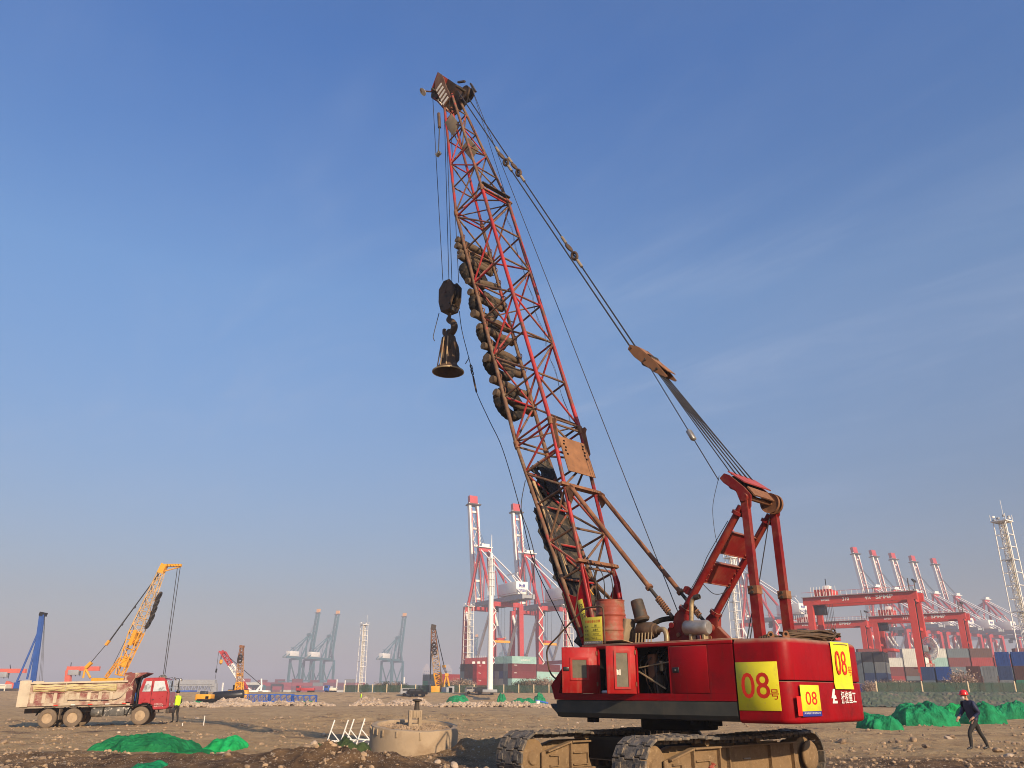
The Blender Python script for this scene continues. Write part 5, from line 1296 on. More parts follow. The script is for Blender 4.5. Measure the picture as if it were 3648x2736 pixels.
for x in (0, 1.38, 5.15): rod('axle', (x, -1.0, .53), (x, 1.0, .53), 0.07, M['dark'], trk, 8)
for s in (-1, 1): bar('chassis_rail', (-1.5, s * .43, .95), (6.2, s * .43, .95), 0.09, 0.26, M['steel_dark'], trk)
# bed
YB = 1.22
for s in (-1, 1):
    bar('bed_side', (-1.15, s * YB, 1.86), (4.22, s * YB, 1.86), 0.06, 1.26, M['bed'], trk)
    bar('bed_rail', (-1.15, s * (YB + .06), 2.52), (4.25, s * (YB + .06), 2.52), 0.16, 0.10, M['bed_mud'], trk)
    bar('bed_rail', (-1.15, s * (YB + .05), 1.30), (4.25, s * (YB + .05), 1.30), 0.12, 0.16, M['bed_mud'] if s > 0 else M['bed'], trk)
    bar('bed_rail', (-1.15, s * (YB + .05), 1.98), (3.6, s * (YB + .05), 1.98), 0.10, 0.10, M['bed'], trk)
    for k in range(8):
        x = -0.95 + k * 0.62; bar('rib', (x, s * (YB + .055), 1.385), (x, s * (YB + .055), 1.925), 0.19, 0.07, M['bed_mud'], trk, Vector((0, 1, 0)))
    bar('tail_post', (-1.45, s * (YB + .04), 1.2), (-1.45, s * (YB + .04), 2.68), 0.10, 0.62, M['bed_mud'], trk, Vector((1, 0, 0)))
    # rolled cover hung along the side
    pts = [(-0.95 + 4.6 * i / 24, s * (YB + .13), 2.22 + 0.025 * math.sin(i * 1.3) - 0.02 * i / 24) for i in range(25)]
    q = mob('rolled_cover', cable_mesh(pts, [0.17 + 0.035 * noise.noise(Vector((i * .45, 3, s))) for i in range(25)], 12), M['tarp'], trk, Matrix.Translation((0, s * (YB + .13), 2.2)) @ Matrix.Diagonal((1, .55, 1.15, 1)) @ Matrix.Translation((0, -s * (YB + .13), -2.2)))
    for k in range(2): cable('cover_fold', [(-0.9 + 4.5 * i / 20, s * (YB + .225), 2.14 + .14 * k + 0.03 * math.sin(i * 1.1 + k * 2)) for i in range(21)], 0.018, M['bed'], trk, 5)
    cable('cover_strap', smooth_pts([(0.85, s * (YB + .14), 2.55), (0.83, s * (YB + .25), 2.3), (0.85, s * (YB + .2), 2.02)]), 0.02, M['bed_mud'], trk, 5)
    bar('front_side', (4.25, s * YB, 1.32), (4.25, s * YB, 2.55), 0.055, 0.62, M['bed_front'], trk, Vector((1, 0, 0)))
    prism('front_gusset', [(3.95, 2.55), (4.56, 2.55), (4.62, 2.9), (4.35, 3.05), (4.0, 3.0)], 0.05, M['bed_front'], trk, mcols((1, 0, 0), (0, 0, 1), (0, -1, 0), (0, s * YB, 0)))
    cable('pull_rod', smooth_pts([(1.0, s * (YB + .14), 1.55), (3.3, s * (YB + .15), 1.5), (3.9, s * (YB + .14), 1.62), (4.2, s * (YB + .13), 1.95), (4.75, s * (YB + .05), 2.95)]), 0.03, M['bed'], trk, 6)
    for k in range(5):
        box('marker_strip', (0.4 + k * .95, s * (YB + .115), 1.245), (0.24, 0.012, 0.05), M['white_paint'] if k % 2 else M['sign_red'], trk)
bar('tail_gate', (-1.72, 0, 1.2), (-1.72, 0, 2.55), 2.4, 0.08, M['bed_mud'], trk, Vector((1, 0, 0)))
bar('bed_floor', (-1.6, 0, 1.2), (4.5, 0, 1.2), 2.4, 0.12, M['bed_mud'], trk)
bar('bed_front_wall', (4.52, 0, 1.2), (4.52, 0, 3.0), 2.4, 0.07, M['bed_front'], trk, Vector((1, 0, 0)))
prism('cab_guard', [(4.45, 3.0), (5.25, 3.02), (5.25, 2.97), (4.75, 2.72), (4.5, 2.72)], 2.3, M['bed_front'], trk, mcols((1, 0, 0), (0, 0, 1), (0, -1, 0), (0, 0, 0)))
# spoil heap in the bed
V, F_ = [], []
for j in range(9):
    for i in range(25):
        x = -1.6 + 6.0 * i / 24; y = -1.15 + 2.3 * j / 8; V.append((x, y, 2.25 + .22 * math.cos(y * 1.2) + .12 * noise.noise(Vector((x * 1.4, y * 1.4, 2)))))
for j in range(8):
    for i in range(24): q = j * 25 + i; F_.append((q, q + 1, q + 26, q + 25))
m_ = bpy.data.meshes.new('spoil'); m_.from_pydata(V, [], F_); m_.update(); sp3 = mob('soil_load', m_, M['stone'], trk)
# under-body: tanks, guards
rodz = lambda *a, **k: rod(*a, **k)
lathe('fuel_tank', [(0, 0), (.24, 0), (.27, .03), (.27, .62), (.24, .65), (0, .65)], M['tank'], trk, axis_m((2.35, -.95, .80), (1, 0, 0)), 20)
box('tool_box', (3.65, -.98, .80), (1.15, .42, .5), M['tank'], trk, bv=.04)
box('battery_box', (4.42, -1.0, .82), (.34, .42, .42), M['tank'], trk, bv=.05)
box('tool_box', (3.2, .98, .80), (1.6, .42, .5), M['tank'], trk, bv=.04)
bar('mud_flap', (0.69, -1.1, .45), (0.69, -1.1, 1.05), 0.7, 0.05, M['truck_tyre'], trk, Vector((1, 0, 0)))
for s in (-1, 1):
    for x0 in (0, 1.38):
        pts = [(x0 + .66 * math.cos(R(a)), s * 1.1, .53 + .66 * math.sin(R(a))) for a in range(15, 170, 15)]
        V, F_ = [], []
        for p in pts: V += [(p[0], p[1] - .2, p[2]), (p[0], p[1] + .2, p[2])]
        for i in range(len(pts) - 1): F_.append((2 * i, 2 * i + 1, 2 * i + 3, 2 * i + 2))
        m_ = bpy.data.meshes.new('g'); m_.from_pydata(V, [], F_); m_.update(); mob('mud_guard', m_, M['dark'], trk)
    V, F_ = [], []
    pts = [(4.35, .55), (4.5, .98), (4.72, 1.18), (5.5, 1.2), (5.75, 1.0), (5.85, .72)]
    for p in pts: V += [(p[0], s * 1.27, p[1]), (p[0], s * .8, p[1]), (p[0] * .94 + 5.15 * .06, s * 1.27, p[1] - .09)]
    for i in range(len(pts) - 1):
        b_ = 3 * i; F_ += [(b_, b_ + 1, b_ + 4, b_ + 3), (b_, b_ + 3, b_ + 5, b_ + 2)]
    m_ = bpy.data.meshes.new('g'); m_.from_pydata(V, [], F_); m_.update(); mob('front_guard', m_, M['dark'], trk)
# cab
bm = bmesh.new()
prof = [(4.98, 1.10), (4.95, 2.0), (5.12, 2.64), (5.25, 2.70), (6.25, 2.70), (6.40, 2.62), (6.72, 1.75), (6.74, 0.98), (6.55, .86), (5.85, .86), (5.78, 1.12), (5.5, 1.25), (5.2, 1.25)]
L_, R_ = [], []
for x, z in prof:
    ins = 0.09 * max(0, min(1, (z - 1.7) / .9))
    L_.append(bm.verts.new((x, 1.22 - ins, z))); R_.append(bm.verts.new((x, -1.22 + ins, z)))
n_ = len(prof)
for i in range(n_): bm.faces.new((L_[i], L_[(i + 1) % n_], R_[(i + 1) % n_], R_[i]))
bm.faces.new(L_[::-1]); bm.faces.new(R_)
bmesh.ops.recalc_face_normals(bm, faces=bm.faces)
bmesh.ops.bevel(bm, geom=bm.edges[:], offset=0.03, segments=2, affect='EDGES')
cab = mob('cab', bm2me(bm, True, 40), M['cab_red'], trk)
for s in (-1, 1):
    def yq(z): return s * (1.226 - 0.09 * max(0, min(1, (z - 1.7) / .9)))
    for nm_, q in (('side_window', [(5.98 - .25, 1.90), (6.52, 1.90), (6.32, 2.50), (5.76, 2.50)]), ('quarter_window', [(5.12, 1.90), (5.58, 1.90), (5.60, 2.50), (5.28, 2.50)])):
        V = [(x, yq(z), z) for x, z in q]; V2 = [(x, y - s * .02, z) for x, y, z in V]
        m_ = bpy.data.meshes.new('w'); m_.from_pydata(V + V2, [], [(0, 1, 2, 3), (7, 6, 5, 4), (0, 4, 5, 1), (1, 5, 6, 2), (2, 6, 7, 3), (3, 7, 4, 0)]); m_.update()
        mob(nm_, m_, M['glass_light'], cab)
    for a, b in (((5.66, 1.12), (5.66, 2.56)), ((6.58, 1.1), (6.58, 1.85)), ((5.66, 1.08), (6.6, 1.08))):
        bar('door_gap', (a[0], yq(a[1]) + s * .001, a[1]), (b[0], yq(b[1]) + s * .001, b[1]), 0.016, 0.016, M['dark'], cab)
    bar('door_handle', (5.72, s * 1.235, 1.42), (5.86, s * 1.235, 1.42), 0.02, 0.035, M['black_paint'], cab)
    if s < 0:
        lettering('总质量25000kg', 0.52, 0.075, M['white_print'], cab, face_m((6.15, -1.2255, 1.16), (1, 0, 0), (0, 0, 1)))
        lettering('整备12870kg', 0.52, 0.075, M['white_print'], cab, face_m((6.15, -1.2255, 1.05), (1, 0, 0), (0, 0, 1)))
    cable('mirror_arm', smooth_pts([(6.35, s * 1.16, 2.62), (6.7, s * 1.3, 2.66), (6.84, s * 1.36, 2.60), (6.84, s * 1.36, 2.0)]), 0.016, M['black_paint'], cab, 6)
    box('mirror', (6.82, s * 1.38, 2.30), (0.06, 0.16, 0.38), M['black_paint'], cab, bv=0.02)
    box('mirror', (6.82, s * 1.38, 1.98), (0.06, 0.16, 0.16), M['black_paint'], cab, bv=0.02)
    lathe('wide_mirror', [(0, 0), (.1, .01), (.12, .05), (0, .09)], M['steel'], cab, axis_m((7.0, s * 1.3, 2.62), (-1, s * .3, -.6)), 14)
    box('head_lamp', (6.735, s * .85, 1.12), (0.04, .34, .16), M['glass_light'], cab, bv=.015)
box('windscreen', (6.565, 0, 2.2), (0.03, 1.9, 0.75), M['glass_light'], cab, Matrix.Rotation(R(-20), 4, 'Y'))
box('bumper', (6.70, 0, .74), (0.22, 2.4, .26), M['steel_dark'], trk, bv=.04)
box('step', (6.2, -1.12, .66), (.5, .2, .06), M['steel_dark'], trk, bv=.01)
lathe('air_deflector', [(0, 0), (.26, 0), (.24, .1), (.12, .19), (0, .2)], M['tank'], cab, Matrix.Translation((6.1, -.5, 2.68)), 16)
cable('intake_pipe', smooth_pts([(4.82, -1.0, 1.1), (4.85, -1.0, 2.0), (4.97, -1.0, 2.75), (5.02, -1.0, 2.86), (5.2, -1.0, 2.88)]), 0.06, M['black_paint'], trk, 8)
box('oil_cooler', (4.75, -.55, 1.6), (.2, .5, .5), M['rig_blue'], trk, bv=.03)
rod('hoist_ram', (4.68, 0, 1.2), (4.68, 0, 2.7), 0.11, M['dark'], trk, 12)

# ================================================================ people
def person(name, loc, rz, J, jacket, trousers, skin, label, hi=1.0, vest=None, helmet=None, mask=False, scale=1.0):
    root = empty(name, mtx=Matrix.Translation(loc) @ Matrix.Rotation(rz, 4, 'Z') @ Matrix.Scale(scale, 4))
    tag(root, label, 'person')
    V = []; E_ = []; Rr = []
    ix = {}
    def add(k, p, r): ix[k] = len(V); V.append(p); Rr.append(r)
    for k, (p, r) in J.items(): add(k, p, r)
    def ed(*ks):
        for a, b in zip(ks, ks[1:]): E_.append((ix[a], ix[b]))
    ed('pelvis', 'waist', 'chest', 'neck0', 'neck1', 'head', 'crown')
    for s in ('l', 'r'):
        ed('chest', s + 'sh', s + 'ua', s + 'el', s + 'wr', s + 'palm')
        ed('pelvis', s + 'hip', s + 'th', s + 'kn', s + 'ca', s + 'an', s + 'toe')
        p, w = Vector(J[s + 'palm'][0]), Vector(J[s + 'wr'][0]); d = (p - w).normalized(); sd = d.cross(Vector((0, 0, 1))).normalized(); dn = sd.cross(d)
        for k in range(4):
            o_ = sd * (-.03 + .02 * k); ln = (.07, .08, .075, .06)[k]
            a = p + o_ + d * .02; b = a + d * ln * .55 - dn * .0; c = b + d * ln * .3 - dn * (.03 if dn.z > 0 else -.03)
            for nm_, q in (('a', a), ('b', b), ('c', c)): add(s + 'f%d' % k + nm_, q, .0095)
            ed(s + 'palm', s + 'f%da' % k, s + 'f%db' % k, s + 'f%dc' % k)
        a = w + d * .03 - sd * .035; b = a + d * .045 - sd * .02
        add(s + 'ta', a, .011); add(s + 'tb', b, .010); ed(s + 'wr', s + 'ta', s + 'tb')
    m_ = bpy.data.meshes.new('body'); m_.from_pydata([tuple(v) for v in V], E_, [])
    ob = bpy.data.objects.new('tmp', m_); C.objects.link(ob)
    md = ob.modifiers.new('s', 'SKIN'); md.use_smooth_shade = True; ob.modifiers.new('d', 'SUBSURF').levels = 2
    for i, sv in enumerate(m_.skin_vertices[0].data):
        r = Rr[i]; sv.radius = r if isinstance(r, tuple) else (r, r); sv.use_root = (i == ix['pelvis'])
    bpy.context.view_layer.update()
    dg = bpy.context.evaluated_depsgraph_get()
    me2 = bpy.data.meshes.new_from_object(ob.evaluated_get(dg)); bpy.data.objects.remove(ob)
    me2.materials.clear()
    for mt in (jacket, trousers, skin, vest or jacket, M['black_paint']): me2.materials.append(mt)
    pz = J['pelvis'][0][2]; nz_ = J['neck0'][0][2]
    for p in me2.polygons:
        p.use_smooth = True; c = p.center
        near_hand = any((c - Vector(J[s + 'palm'][0])).length < .13 and (c - Vector(J[s + 'wr'][0])).length > .02 and (c - Vector(J[s + 'el'][0])).length > .24 for s in 'lr')
        if c.z > nz_ + 0.015: p.material_index = 2
        elif near_hand: p.material_index = 2
        elif c.z < 0.1: p.material_index = 4
        elif c.z < pz - 0.03: p.material_index = 1
        elif vest and c.z > pz + .02 and abs(c.y) < .2: p.material_index = 3
    body = bpy.data.objects.new('body', me2); C.objects.link(body); body.parent = root
    hd_ = Vector(J['head'][0]); cr_ = Vector(J['crown'][0])
    fx = (cr_ - hd_); 
    if helmet:
        h = lathe('helmet', [(.135, 0), (.138, .02), (.13, .07), (.105, .125), (.06, .155), (0, .165)], helmet, root, Matrix.Translation(hd_ + Vector((-.005, 0, .035))), 20)
        lathe('brim', [(.13, 0), (.165, -.006), (.168, .004), (.13, .014)], helmet, h, Matrix.Translation((.02, 0, .006)), 20)
    else:
        lathe('hair', [(.1, 0), (.118, .04), (.11, .09), (.07, .125), (0, .135)], M['black_paint'], root, Matrix.Translation(hd_ + Vector((-.02, 0, .02))), 16)
    for s in (-1, 1):
        box('ear', hd_ + Vector((-.005, s * .093, -.005)), (.04, .02, .06), skin, root, bv=.008)
        lathe('eye', [(0, 0), (.014, .003), (.0, .01)], M['black_paint'], root, axis_m(hd_ + Vector((.098, s * .035, .015)), (1, 0, 0)), 10)
    prism('nose', [(0, .03), (.025, -.02), (0, -.025)], .028, skin, root, mcols((1, 0, 0), (0, 0, 1), (0, -1, 0), hd_ + Vector((.098, 0, -.005))))
    if mask: lathe('face_mask', [(0, .05), (.04, .045), (.075, .02), (.085, 0)], M['white_print'], root, axis_m(hd_ + Vector((.062, 0, -.05)), (1, 0, -.15)) @ Matrix.Diagonal((1, .95, 1, 1)), 18)
    else: box('mouth', hd_ + Vector((.095, 0, -.055)), (.01, .04, .01), M['sign_red'], root, bv=.003)
    return root
SKIN = pmat('skin', (0.45, 0.26, 0.17), 0.55, var=.1, scale=8)
def joints(walk=0.22, lean=0.06, arm=0.16):
    J = {'pelvis': (Vector((0, 0, .93)), (.145, .115)), 'waist': (Vector((lean * .4, 0, 1.10)), (.175, .15)), 'chest': (Vector((lean, 0, 1.32)), (.195, .16)), 'neck0': (Vector((lean * 1.35, 0, 1.465)), .065), 'neck1': (Vector((lean * 1.6, 0, 1.51)), .055), 'head': (Vector((lean * 2 + .015, 0, 1.60)), (.088, .10)), 'crown': (Vector((lean * 2 + .015, 0, 1.68)), (.07, .085))}
    for s, k in (('l', 1), ('r', -1)):
        w = walk * k
        J[s + 'hip'] = (Vector((0, k * .095, .90)), .098); J[s + 'th'] = (Vector((w * .55 + .02, k * .10, .70)), .088)
        J[s + 'kn'] = (Vector((w * .95 + .06, k * .105, .50)), .064); J[s + 'ca'] = (Vector((w * 1.1, k * .105, .33)), .062)
        J[s + 'an'] = (Vector((w * 1.3 - .03, k * .105, .09)), .046); J[s + 'toe'] = (Vector((w * 1.3 + .14, k * .12, .035)), .038)
        J[s + 'sh'] = (Vector((lean, k * .19, 1.395)), .085); J[s + 'ua'] = (Vector((lean - .01, k * .25, 1.26)), .082)
        J[s + 'el'] = (Vector((lean - .02 - w * .3, k * .275, 1.11)), .068); J[s + 'wr'] = (Vector((lean + arm - w * .35, k * .20, .95)), .04); J[s + 'palm'] = (Vector((lean + arm + .06 - w * .35, k * .17, .90)), (.03, .04))
    return J
wp = at(3488, 2664, 27.4)
navy = pmat('navy', (0.012, 0.018, 0.055), 0.6, var=.3, scale=8, bump=.01, bscale=12)
dark_tr = pmat('dark_trousers', (0.018, 0.016, 0.015), 0.8, var=.25, scale=8, bump=.01, bscale=10)
helm = pmat('helmet_red', (0.62, 0.02, 0.015), 0.25, var=.04, coat=.5)
person('person', (wp.x, 27.4, gz(wp.x, 27.4) + .0), math.atan2(-0.2, -0.97), joints(.30, .10, .20), navy, dark_tr, SKIN, 'worker in red hard hat, white face mask and navy jacket walking past green nets', helmet=helm, mask=True, scale=0.97)
hv = pmat('hi_vis', (0.50, 0.75, 0.02), 0.6, var=.1, scale=5)
wp = at(622, 2572, 50.0)
pr = person('person', (wp.x, 50.0, gz(wp.x, 50.0)), R(150), joints(.06, .03, .08), pmat('dark_jacket', (.03, .03, .035), .8), dark_tr, SKIN, 'worker in lime hi-vis vest standing at the front of the dump truck', vest=hv, scale=0.98)
wp = at(1287, 2476, 135.0)
person('person', (wp.x, 135.0, gz(wp.x, 135.0) + .2), R(200), joints(.05, .03, .08), hv, dark_tr, SKIN, 'tiny distant worker in lime hi-vis jacket on the pale rubble', vest=hv)

# ================================================================ lattice helpers for the distance
def truss_mesh(a, b, w0, w1, n, rc, rl, sides=4, hint=Vector((0, 0, 1)), faces=4):
    a = Vector(a); b = Vector(b); x, y, z = basis(b - a, hint)
    bm = bmesh.new()
    def tb(p, q, r):
        xx, yy, zz = basis(q - p); ring = []
        for o_ in (p, q): ring.append([bm.verts.new(o_ + xx * (r * math.cos(i * 1.5708)) + yy * (r * math.sin(i * 1.5708))) for i in range(4)])
        for i in range(4): bm.faces.new((ring[0][i], ring[0][(i + 1) % 4], ring[1][(i + 1) % 4], ring[1][i]))
        bm.faces.new(ring[0][::-1]); bm.faces.new(ring[1])
    def cpt(k, f):
        w = w0 + (w1 - w0) * f; sx, sy = ((1, 1), (-1, 1), (-1, -1), (1, -1))[k]; return a + (b - a) * f + x * (sx * w / 2) + y * (sy * w / 2)
    for k in range(4): tb(cpt(k, 0), cpt(k, 1), rc)
    for i in range(n + 1):
        f = i / n
        for k in range(4):
            tb(cpt(k, f), cpt((k + 1) % 4, f), rl)
            if i < n: tb(cpt(k, f), cpt((k + 1) % 4, (i + 1) / n), rl) if (i + k) % 2 == 0 else tb(cpt((k + 1) % 4, f), cpt(k, (i + 1) / n), rl)
    return bm2me(bm)
def lattice(name, a, b, w0, w1, n, rc, rl, mat, parent, hint=Vector((0, 0, 1))):
    o = mob(name, truss_mesh(a, b, w0, w1, n, rc, rl, hint=hint), mat, parent); o['kind'] = 'stuff'; return o

# ---------------------------------------------------------------- yellow crane behind the truck
def px_local(o, px, py, Y): return at(px, py, Y) - Vector(o)
Yc = 120.0
O2 = at(445, 2478, Yc); O2.z = gz(O2.x, Yc)
yc = empty('crawler_crane', O2); tag(yc, 'yellow lattice-boom crawler crane with its base hidden behind the dump truck', 'crane')
p = lambda px, py, dY=0: px_local(O2, px, py, Yc + dY)
CY = M['crane_yellow']
lattice('boom_section', p(425, 2405), p(487, 2252), 0.9, 1.55, 5, .085, .05, CY, yc)
lattice('boom_section', p(487, 2252), p(575, 2036), 1.55, 0.75, 9, .075, .045, pmat('crane_pale', (0.52, 0.33, 0.14), 0.6, var=.2, scale=.6), yc)
prism('web_plate', [(-.9, -1.1), (0, -.55), (.9, -1.1), (.95, 1.0), (0.0, .6), (-.95, 1.0)], 0.5, CY, yc, axis_m(p(482, 2272), p(487, 2252) - p(425, 2405)) @ Matrix.Rotation(R(90), 4, 'X') @ Matrix.Rotation(R(0), 4, 'Y'))
bar('boom_plate', p(440, 2372), p(456, 2340), 1.0, .7, CY, yc)
bar('head', p(572, 2042), p(588, 2010), .9, .8, CY, yc); bar('jib', p(590, 2014), p(646, 2014), .55, .35, CY, yc); rod('jib_strut', p(582, 2036), p(640, 2020), .09, CY, yc, 6)
for k in range(5): bar('jib_stripe', p(598 + k * 10, 2010), p(601 + k * 10, 2019), .58, .05, M['dark'], yc)
for k, (px, py, px2) in enumerate(((632, 2022, 577), (642, 2020, 582))): rod('hoist_rope', p(px, py), p(px2, 2440), 0.05, M['rope'], yc, 5)
rod('pendant', p(574, 2032), p(384, 2290), 0.06, M['rope'], yc, 5); rod('pendant', p(573, 2034), p(384, 2294, 1), 0.06, M['rope'], yc, 5)
for px, py in ((483, 2160), (438, 2221)): rod('rope_socket', p(px, py), p(px - 5, py + 7), 0.14, M['rope'], yc, 6)
bar('equaliser', p(390, 2282), p(377, 2298), .45, .3, CY, yc)
for k in range(4): rod('luffing_rope', p(376, 2299, k * .12), p(322, 2362, k * .12), 0.05, M['rope'], yc, 5)
bar('mast_head', p(326, 2360), p(306, 2380), .5, .4, CY, yc)
rod('mast_leg', p(304, 2382), p(322, 2415), .16, CY, yc, 8); rod('mast_leg', p(303, 2382), p(296, 2415), .14, CY, yc, 8)
rod('hoist_rope', p(560, 2050), p(388, 2400), 0.04, M['rope'], yc, 5)
lattice('backstop', p(378, 2412), p(430, 2345), .35, .35, 6, .05, .03, CY, yc)
box('house', p(395, 2440, 1.5), (4.6, 2.6, 1.8), CY, yc, bv=.1)
for s in (-1.4, 1.4): box('track', p(400, 2485, 1.5 + s), (5.6, .8, 1.0), M['dark'], yc, bv=.3)
for i, (px, py) in enumerate(((567, 2124), (557, 2150), (549, 2175), (540, 2202), (528, 2224))):
    o = mob('tyre', tyre_mesh, M['rubber']); c = at(px, py, Yc)
    dr = (p(575, 2036) - p(487, 2252)).normalized(); x_, y_, z_ = basis(Vector((.92, 0, -.38)), dr)
    o.matrix_world = mcols(y_ * 1.25, Vector((0, 1, 0)) * .95, Vector((.92, 0, -.38)), c)
    tag(o, 'tyre tied along the distant yellow boom, ' + ('topmost', 'second from the top', 'third from the top', 'fourth from the top', 'lowest')[i] + ' of its five', 'tyre', 'tyres on the yellow boom')

# ---------------------------------------------------------------- blue piling rig
Yb = 210.0
O3 = at(60, 2490, Yb); O3.z = gz(O3.x, Yb); rg = empty('piling_rig', O3); tag(rg, 'tall blue piling rig with raked mast at the far edge', 'piling rig')
p3 = lambda px, py, dY=0: at(px, py, Yb + dY) - O3
RB = M['rig_blue']
bar('mast', p3(112, 2470), p3(150, 2188), 1.0, .9, RB, rg); bar('mast_rail', p3(118, 2470, -.8), p3(155, 2190, -.8), .3, .2, RB, rg)
bar('mast_head', p3(144, 2186), p3(164, 2190), 1.2, .9, M['dark'], rg)
rod('stay', p3(135, 2255), p3(44, 2466), .24, RB, rg, 8); rod('stay', p3(137, 2260), p3(96, 2420), .24, RB, rg, 8)
for k in range(3): rod('rope', p3(160, 2192), p3(139 + 6 * k, 2440), .04, M['rope'], rg, 4)
box('base', p3(40, 2485), (17, 4, 1.6), M['dark'], rg, bv=.1); box('power_unit', p3(48, 2470), (3.2, 2.4, 2.2), M['steel_dark'], rg, bv=.15); box('cabin', p3(68, 2455), (2.0, 2.0, 3.0), RB, rg, bv=.1)
for k in range(4): bar('ladder_rung', p3(60 + 4 * k, 2430), p3(73 + k, 2424), .2, .15, RB, rg)
# ---------------------------------------------------------------- orange gantries behind
Yg = 420.0
for i, (x0, x1, yy, leg, lb) in enumerate(((-70, 93, 2390, None, 'long orange gantry beam running out past the edge beside the blue rig'), (240, 355, 2382, (245, 2382, 238, 2470), 'orange gantry beam on one leg behind the truck bed'))):
    O4 = at((x0 + x1) / 2, 2470, Yg); O4.z = 2.0; g4 = empty('gantry_crane', O4); tag(g4, lb, 'gantry crane', 'orange gantries in the distance')
    q4 = lambda px, py, dY=0: at(px, py, Yg + dY) - O4
    bar('beam', q4(x0, yy), q4(x1, yy), 1.6, 2.0, M['far_orange'], g4)
    if leg: bar('leg', q4(245, 2388), q4(239, 2472), 2.2, 2.4, M['far_orange'], g4, Vector((1, 0, 0)))
    else: bar('leg', q4(x0 + 4, 2392), q4(x0, 2472), 2.2, 2.4, M['far_orange'], g4, Vector((1, 0, 0)))
    bx_ = box('trolley', q4(x0 + 25 if leg else 10, yy + 14), (5, 3, 2.4), M['port_grey'], g4, bv=.2)
    for k in range(4): rod('hanging_cable', q4((x0 + 20 if leg else 5) + 8 * k, yy + 6), q4((x0 + 21 if leg else 6) + 8 * k, yy + 22 + 5 * (k % 2)), .2, M['dark'], g4, 5)
    rod('mast_light', q4(x0 + 12 if leg else 38, yy - 6), q4(x0 + 14 if leg else 36, yy - 22), .2, M['dark'], g4, 5)
O4 = at(62, 2460, 380); O4.z = 2; g4 = empty('folded_jib_crane', O4); tag(g4, 'pale orange crane with a low slanting jib behind the blue rig', 'crane')
q4 = lambda px, py, dY=0: at(px, py, 380 + dY) - O4
bar('jib', q4(22, 2436), q4(70, 2456), 2.0, 2.6, M['far_orange'], g4); box('house', q4(68, 2462), (6, 4, 3), M['far_orange'], g4, bv=.2); rod('post', q4(66, 2468), q4(64, 2478), .5, M['far_orange'], g4, 6)
O4 = at(8, 2465, 240); O4.z = 2; g4 = empty('site_hut', O4); tag(g4, 'pale green and white site hut at the far edge', 'hut')
q4 = lambda px, py, dY=0: at(px, py, 240 + dY) - O4
box('wall', q4(4, 2462), (3.6, 3, 3.2), M['cream'], g4); box('roof', q4(4, 2440), (4, 3.4, .3), M['white_paint'], g4); box('window', q4(5, 2460, -1.52), (1.2, .1, 1), M['glass_dark'], g4)
# ---------------------------------------------------------------- grey portal shed and canopy
Ys = 520.0
O5 = at(700, 2470, Ys); O5.z = 2; sh = empty('portal_frame', O5); tag(sh, 'pale grey portal frame spanning the far yard behind the truck cab', 'portal frame')
q5 = lambda px, py, dY=0: at(px, py, Ys + dY) - O5
bar('beam', q5(625, 2433), q5(769, 2433), 4, 3.6, M['port_grey'], sh); bar('leg', q5(763, 2436), q5(762, 2474), 3, 3.5, M['port_grey'], sh, Vector((1, 0, 0))); bar('leg', q5(630, 2436), q5(630, 2474), 3, 3.5, M['port_grey'], sh, Vector((1, 0, 0)))
o = lattice('truss_web', q5(632, 2451), q5(758, 2451), 4.2, 4.2, 12, .22, .12, M['port_grey'], sh)
O5 = at(655, 2470, 230); O5.z = gz(O5.x, 210); cn = empty('canopy', O5); tag(cn, 'low blue-roofed open canopy behind the hi-vis worker', 'canopy')
q5 = lambda px, py, dY=0: at(px, py, 230 + dY) - O5
bar('roof', q5(610, 2464), q5(690, 2463), 5, .5, M['truss_blue'], cn)
for px in (615, 632, 652, 688): rod('post', q5(px, 2466), q5(px, 2488), .12, M['dark'], cn, 6)
# ---------------------------------------------------------------- excavator and dark tank by the rubble
O6 = at(735, 2492, 135); O6.z = gz(O6.x, 135); ex = empty('excavator', O6); tag(ex, 'small yellow excavator parked left of the pale rubble', 'excavator')
q6 = lambda px, py, dY=0: at(px, py, 135 + dY) - O6
box('house', q6(730, 2484), (2.4, 2.0, .9), CY, ex, bv=.15); box('cab', q6(726, 2478), (1.0, 1.0, 1.3), M['glass_dark'], ex, bv=.1); box('counterweight', q6(745, 2485), (.9, 2, .8), CY, ex, bv=.2)
bar('boom_arm', q6(724, 2480), q6(708, 2484), .4, .35, CY, ex); bar('dipper_arm', q6(708, 2484), q6(704, 2494), .3, .3, CY, ex)
for s in (-.8, .8): box('track', q6(732, 2496, s), (2.8, .5, .6), M['dark'], ex, bv=.2)
O6 = at(775, 2490, 138); O6.z = gz(O6.x, 138); o = empty('tank', O6); tag(o, 'long black tank lying behind the excavator', 'tank')
lathe('shell', [(0, 0), (.6, .05), (.75, .2), (.75, 4.6), (.6, 4.8), (0, 4.85)], M['black_paint'], o, axis_m((at(757, 2483, 138) - O6), (1, .1, .08)), 16); box('saddle', at(776, 2491, 138) - O6, (1.0, 1.2, .6), M['dark'], o)
lathe('nozzle', [(0, 0), (.3, 0), (.3, .4), (0, .4)], M['black_paint'], o, Matrix.Translation(at(788, 2476, 138) - O6), 10)
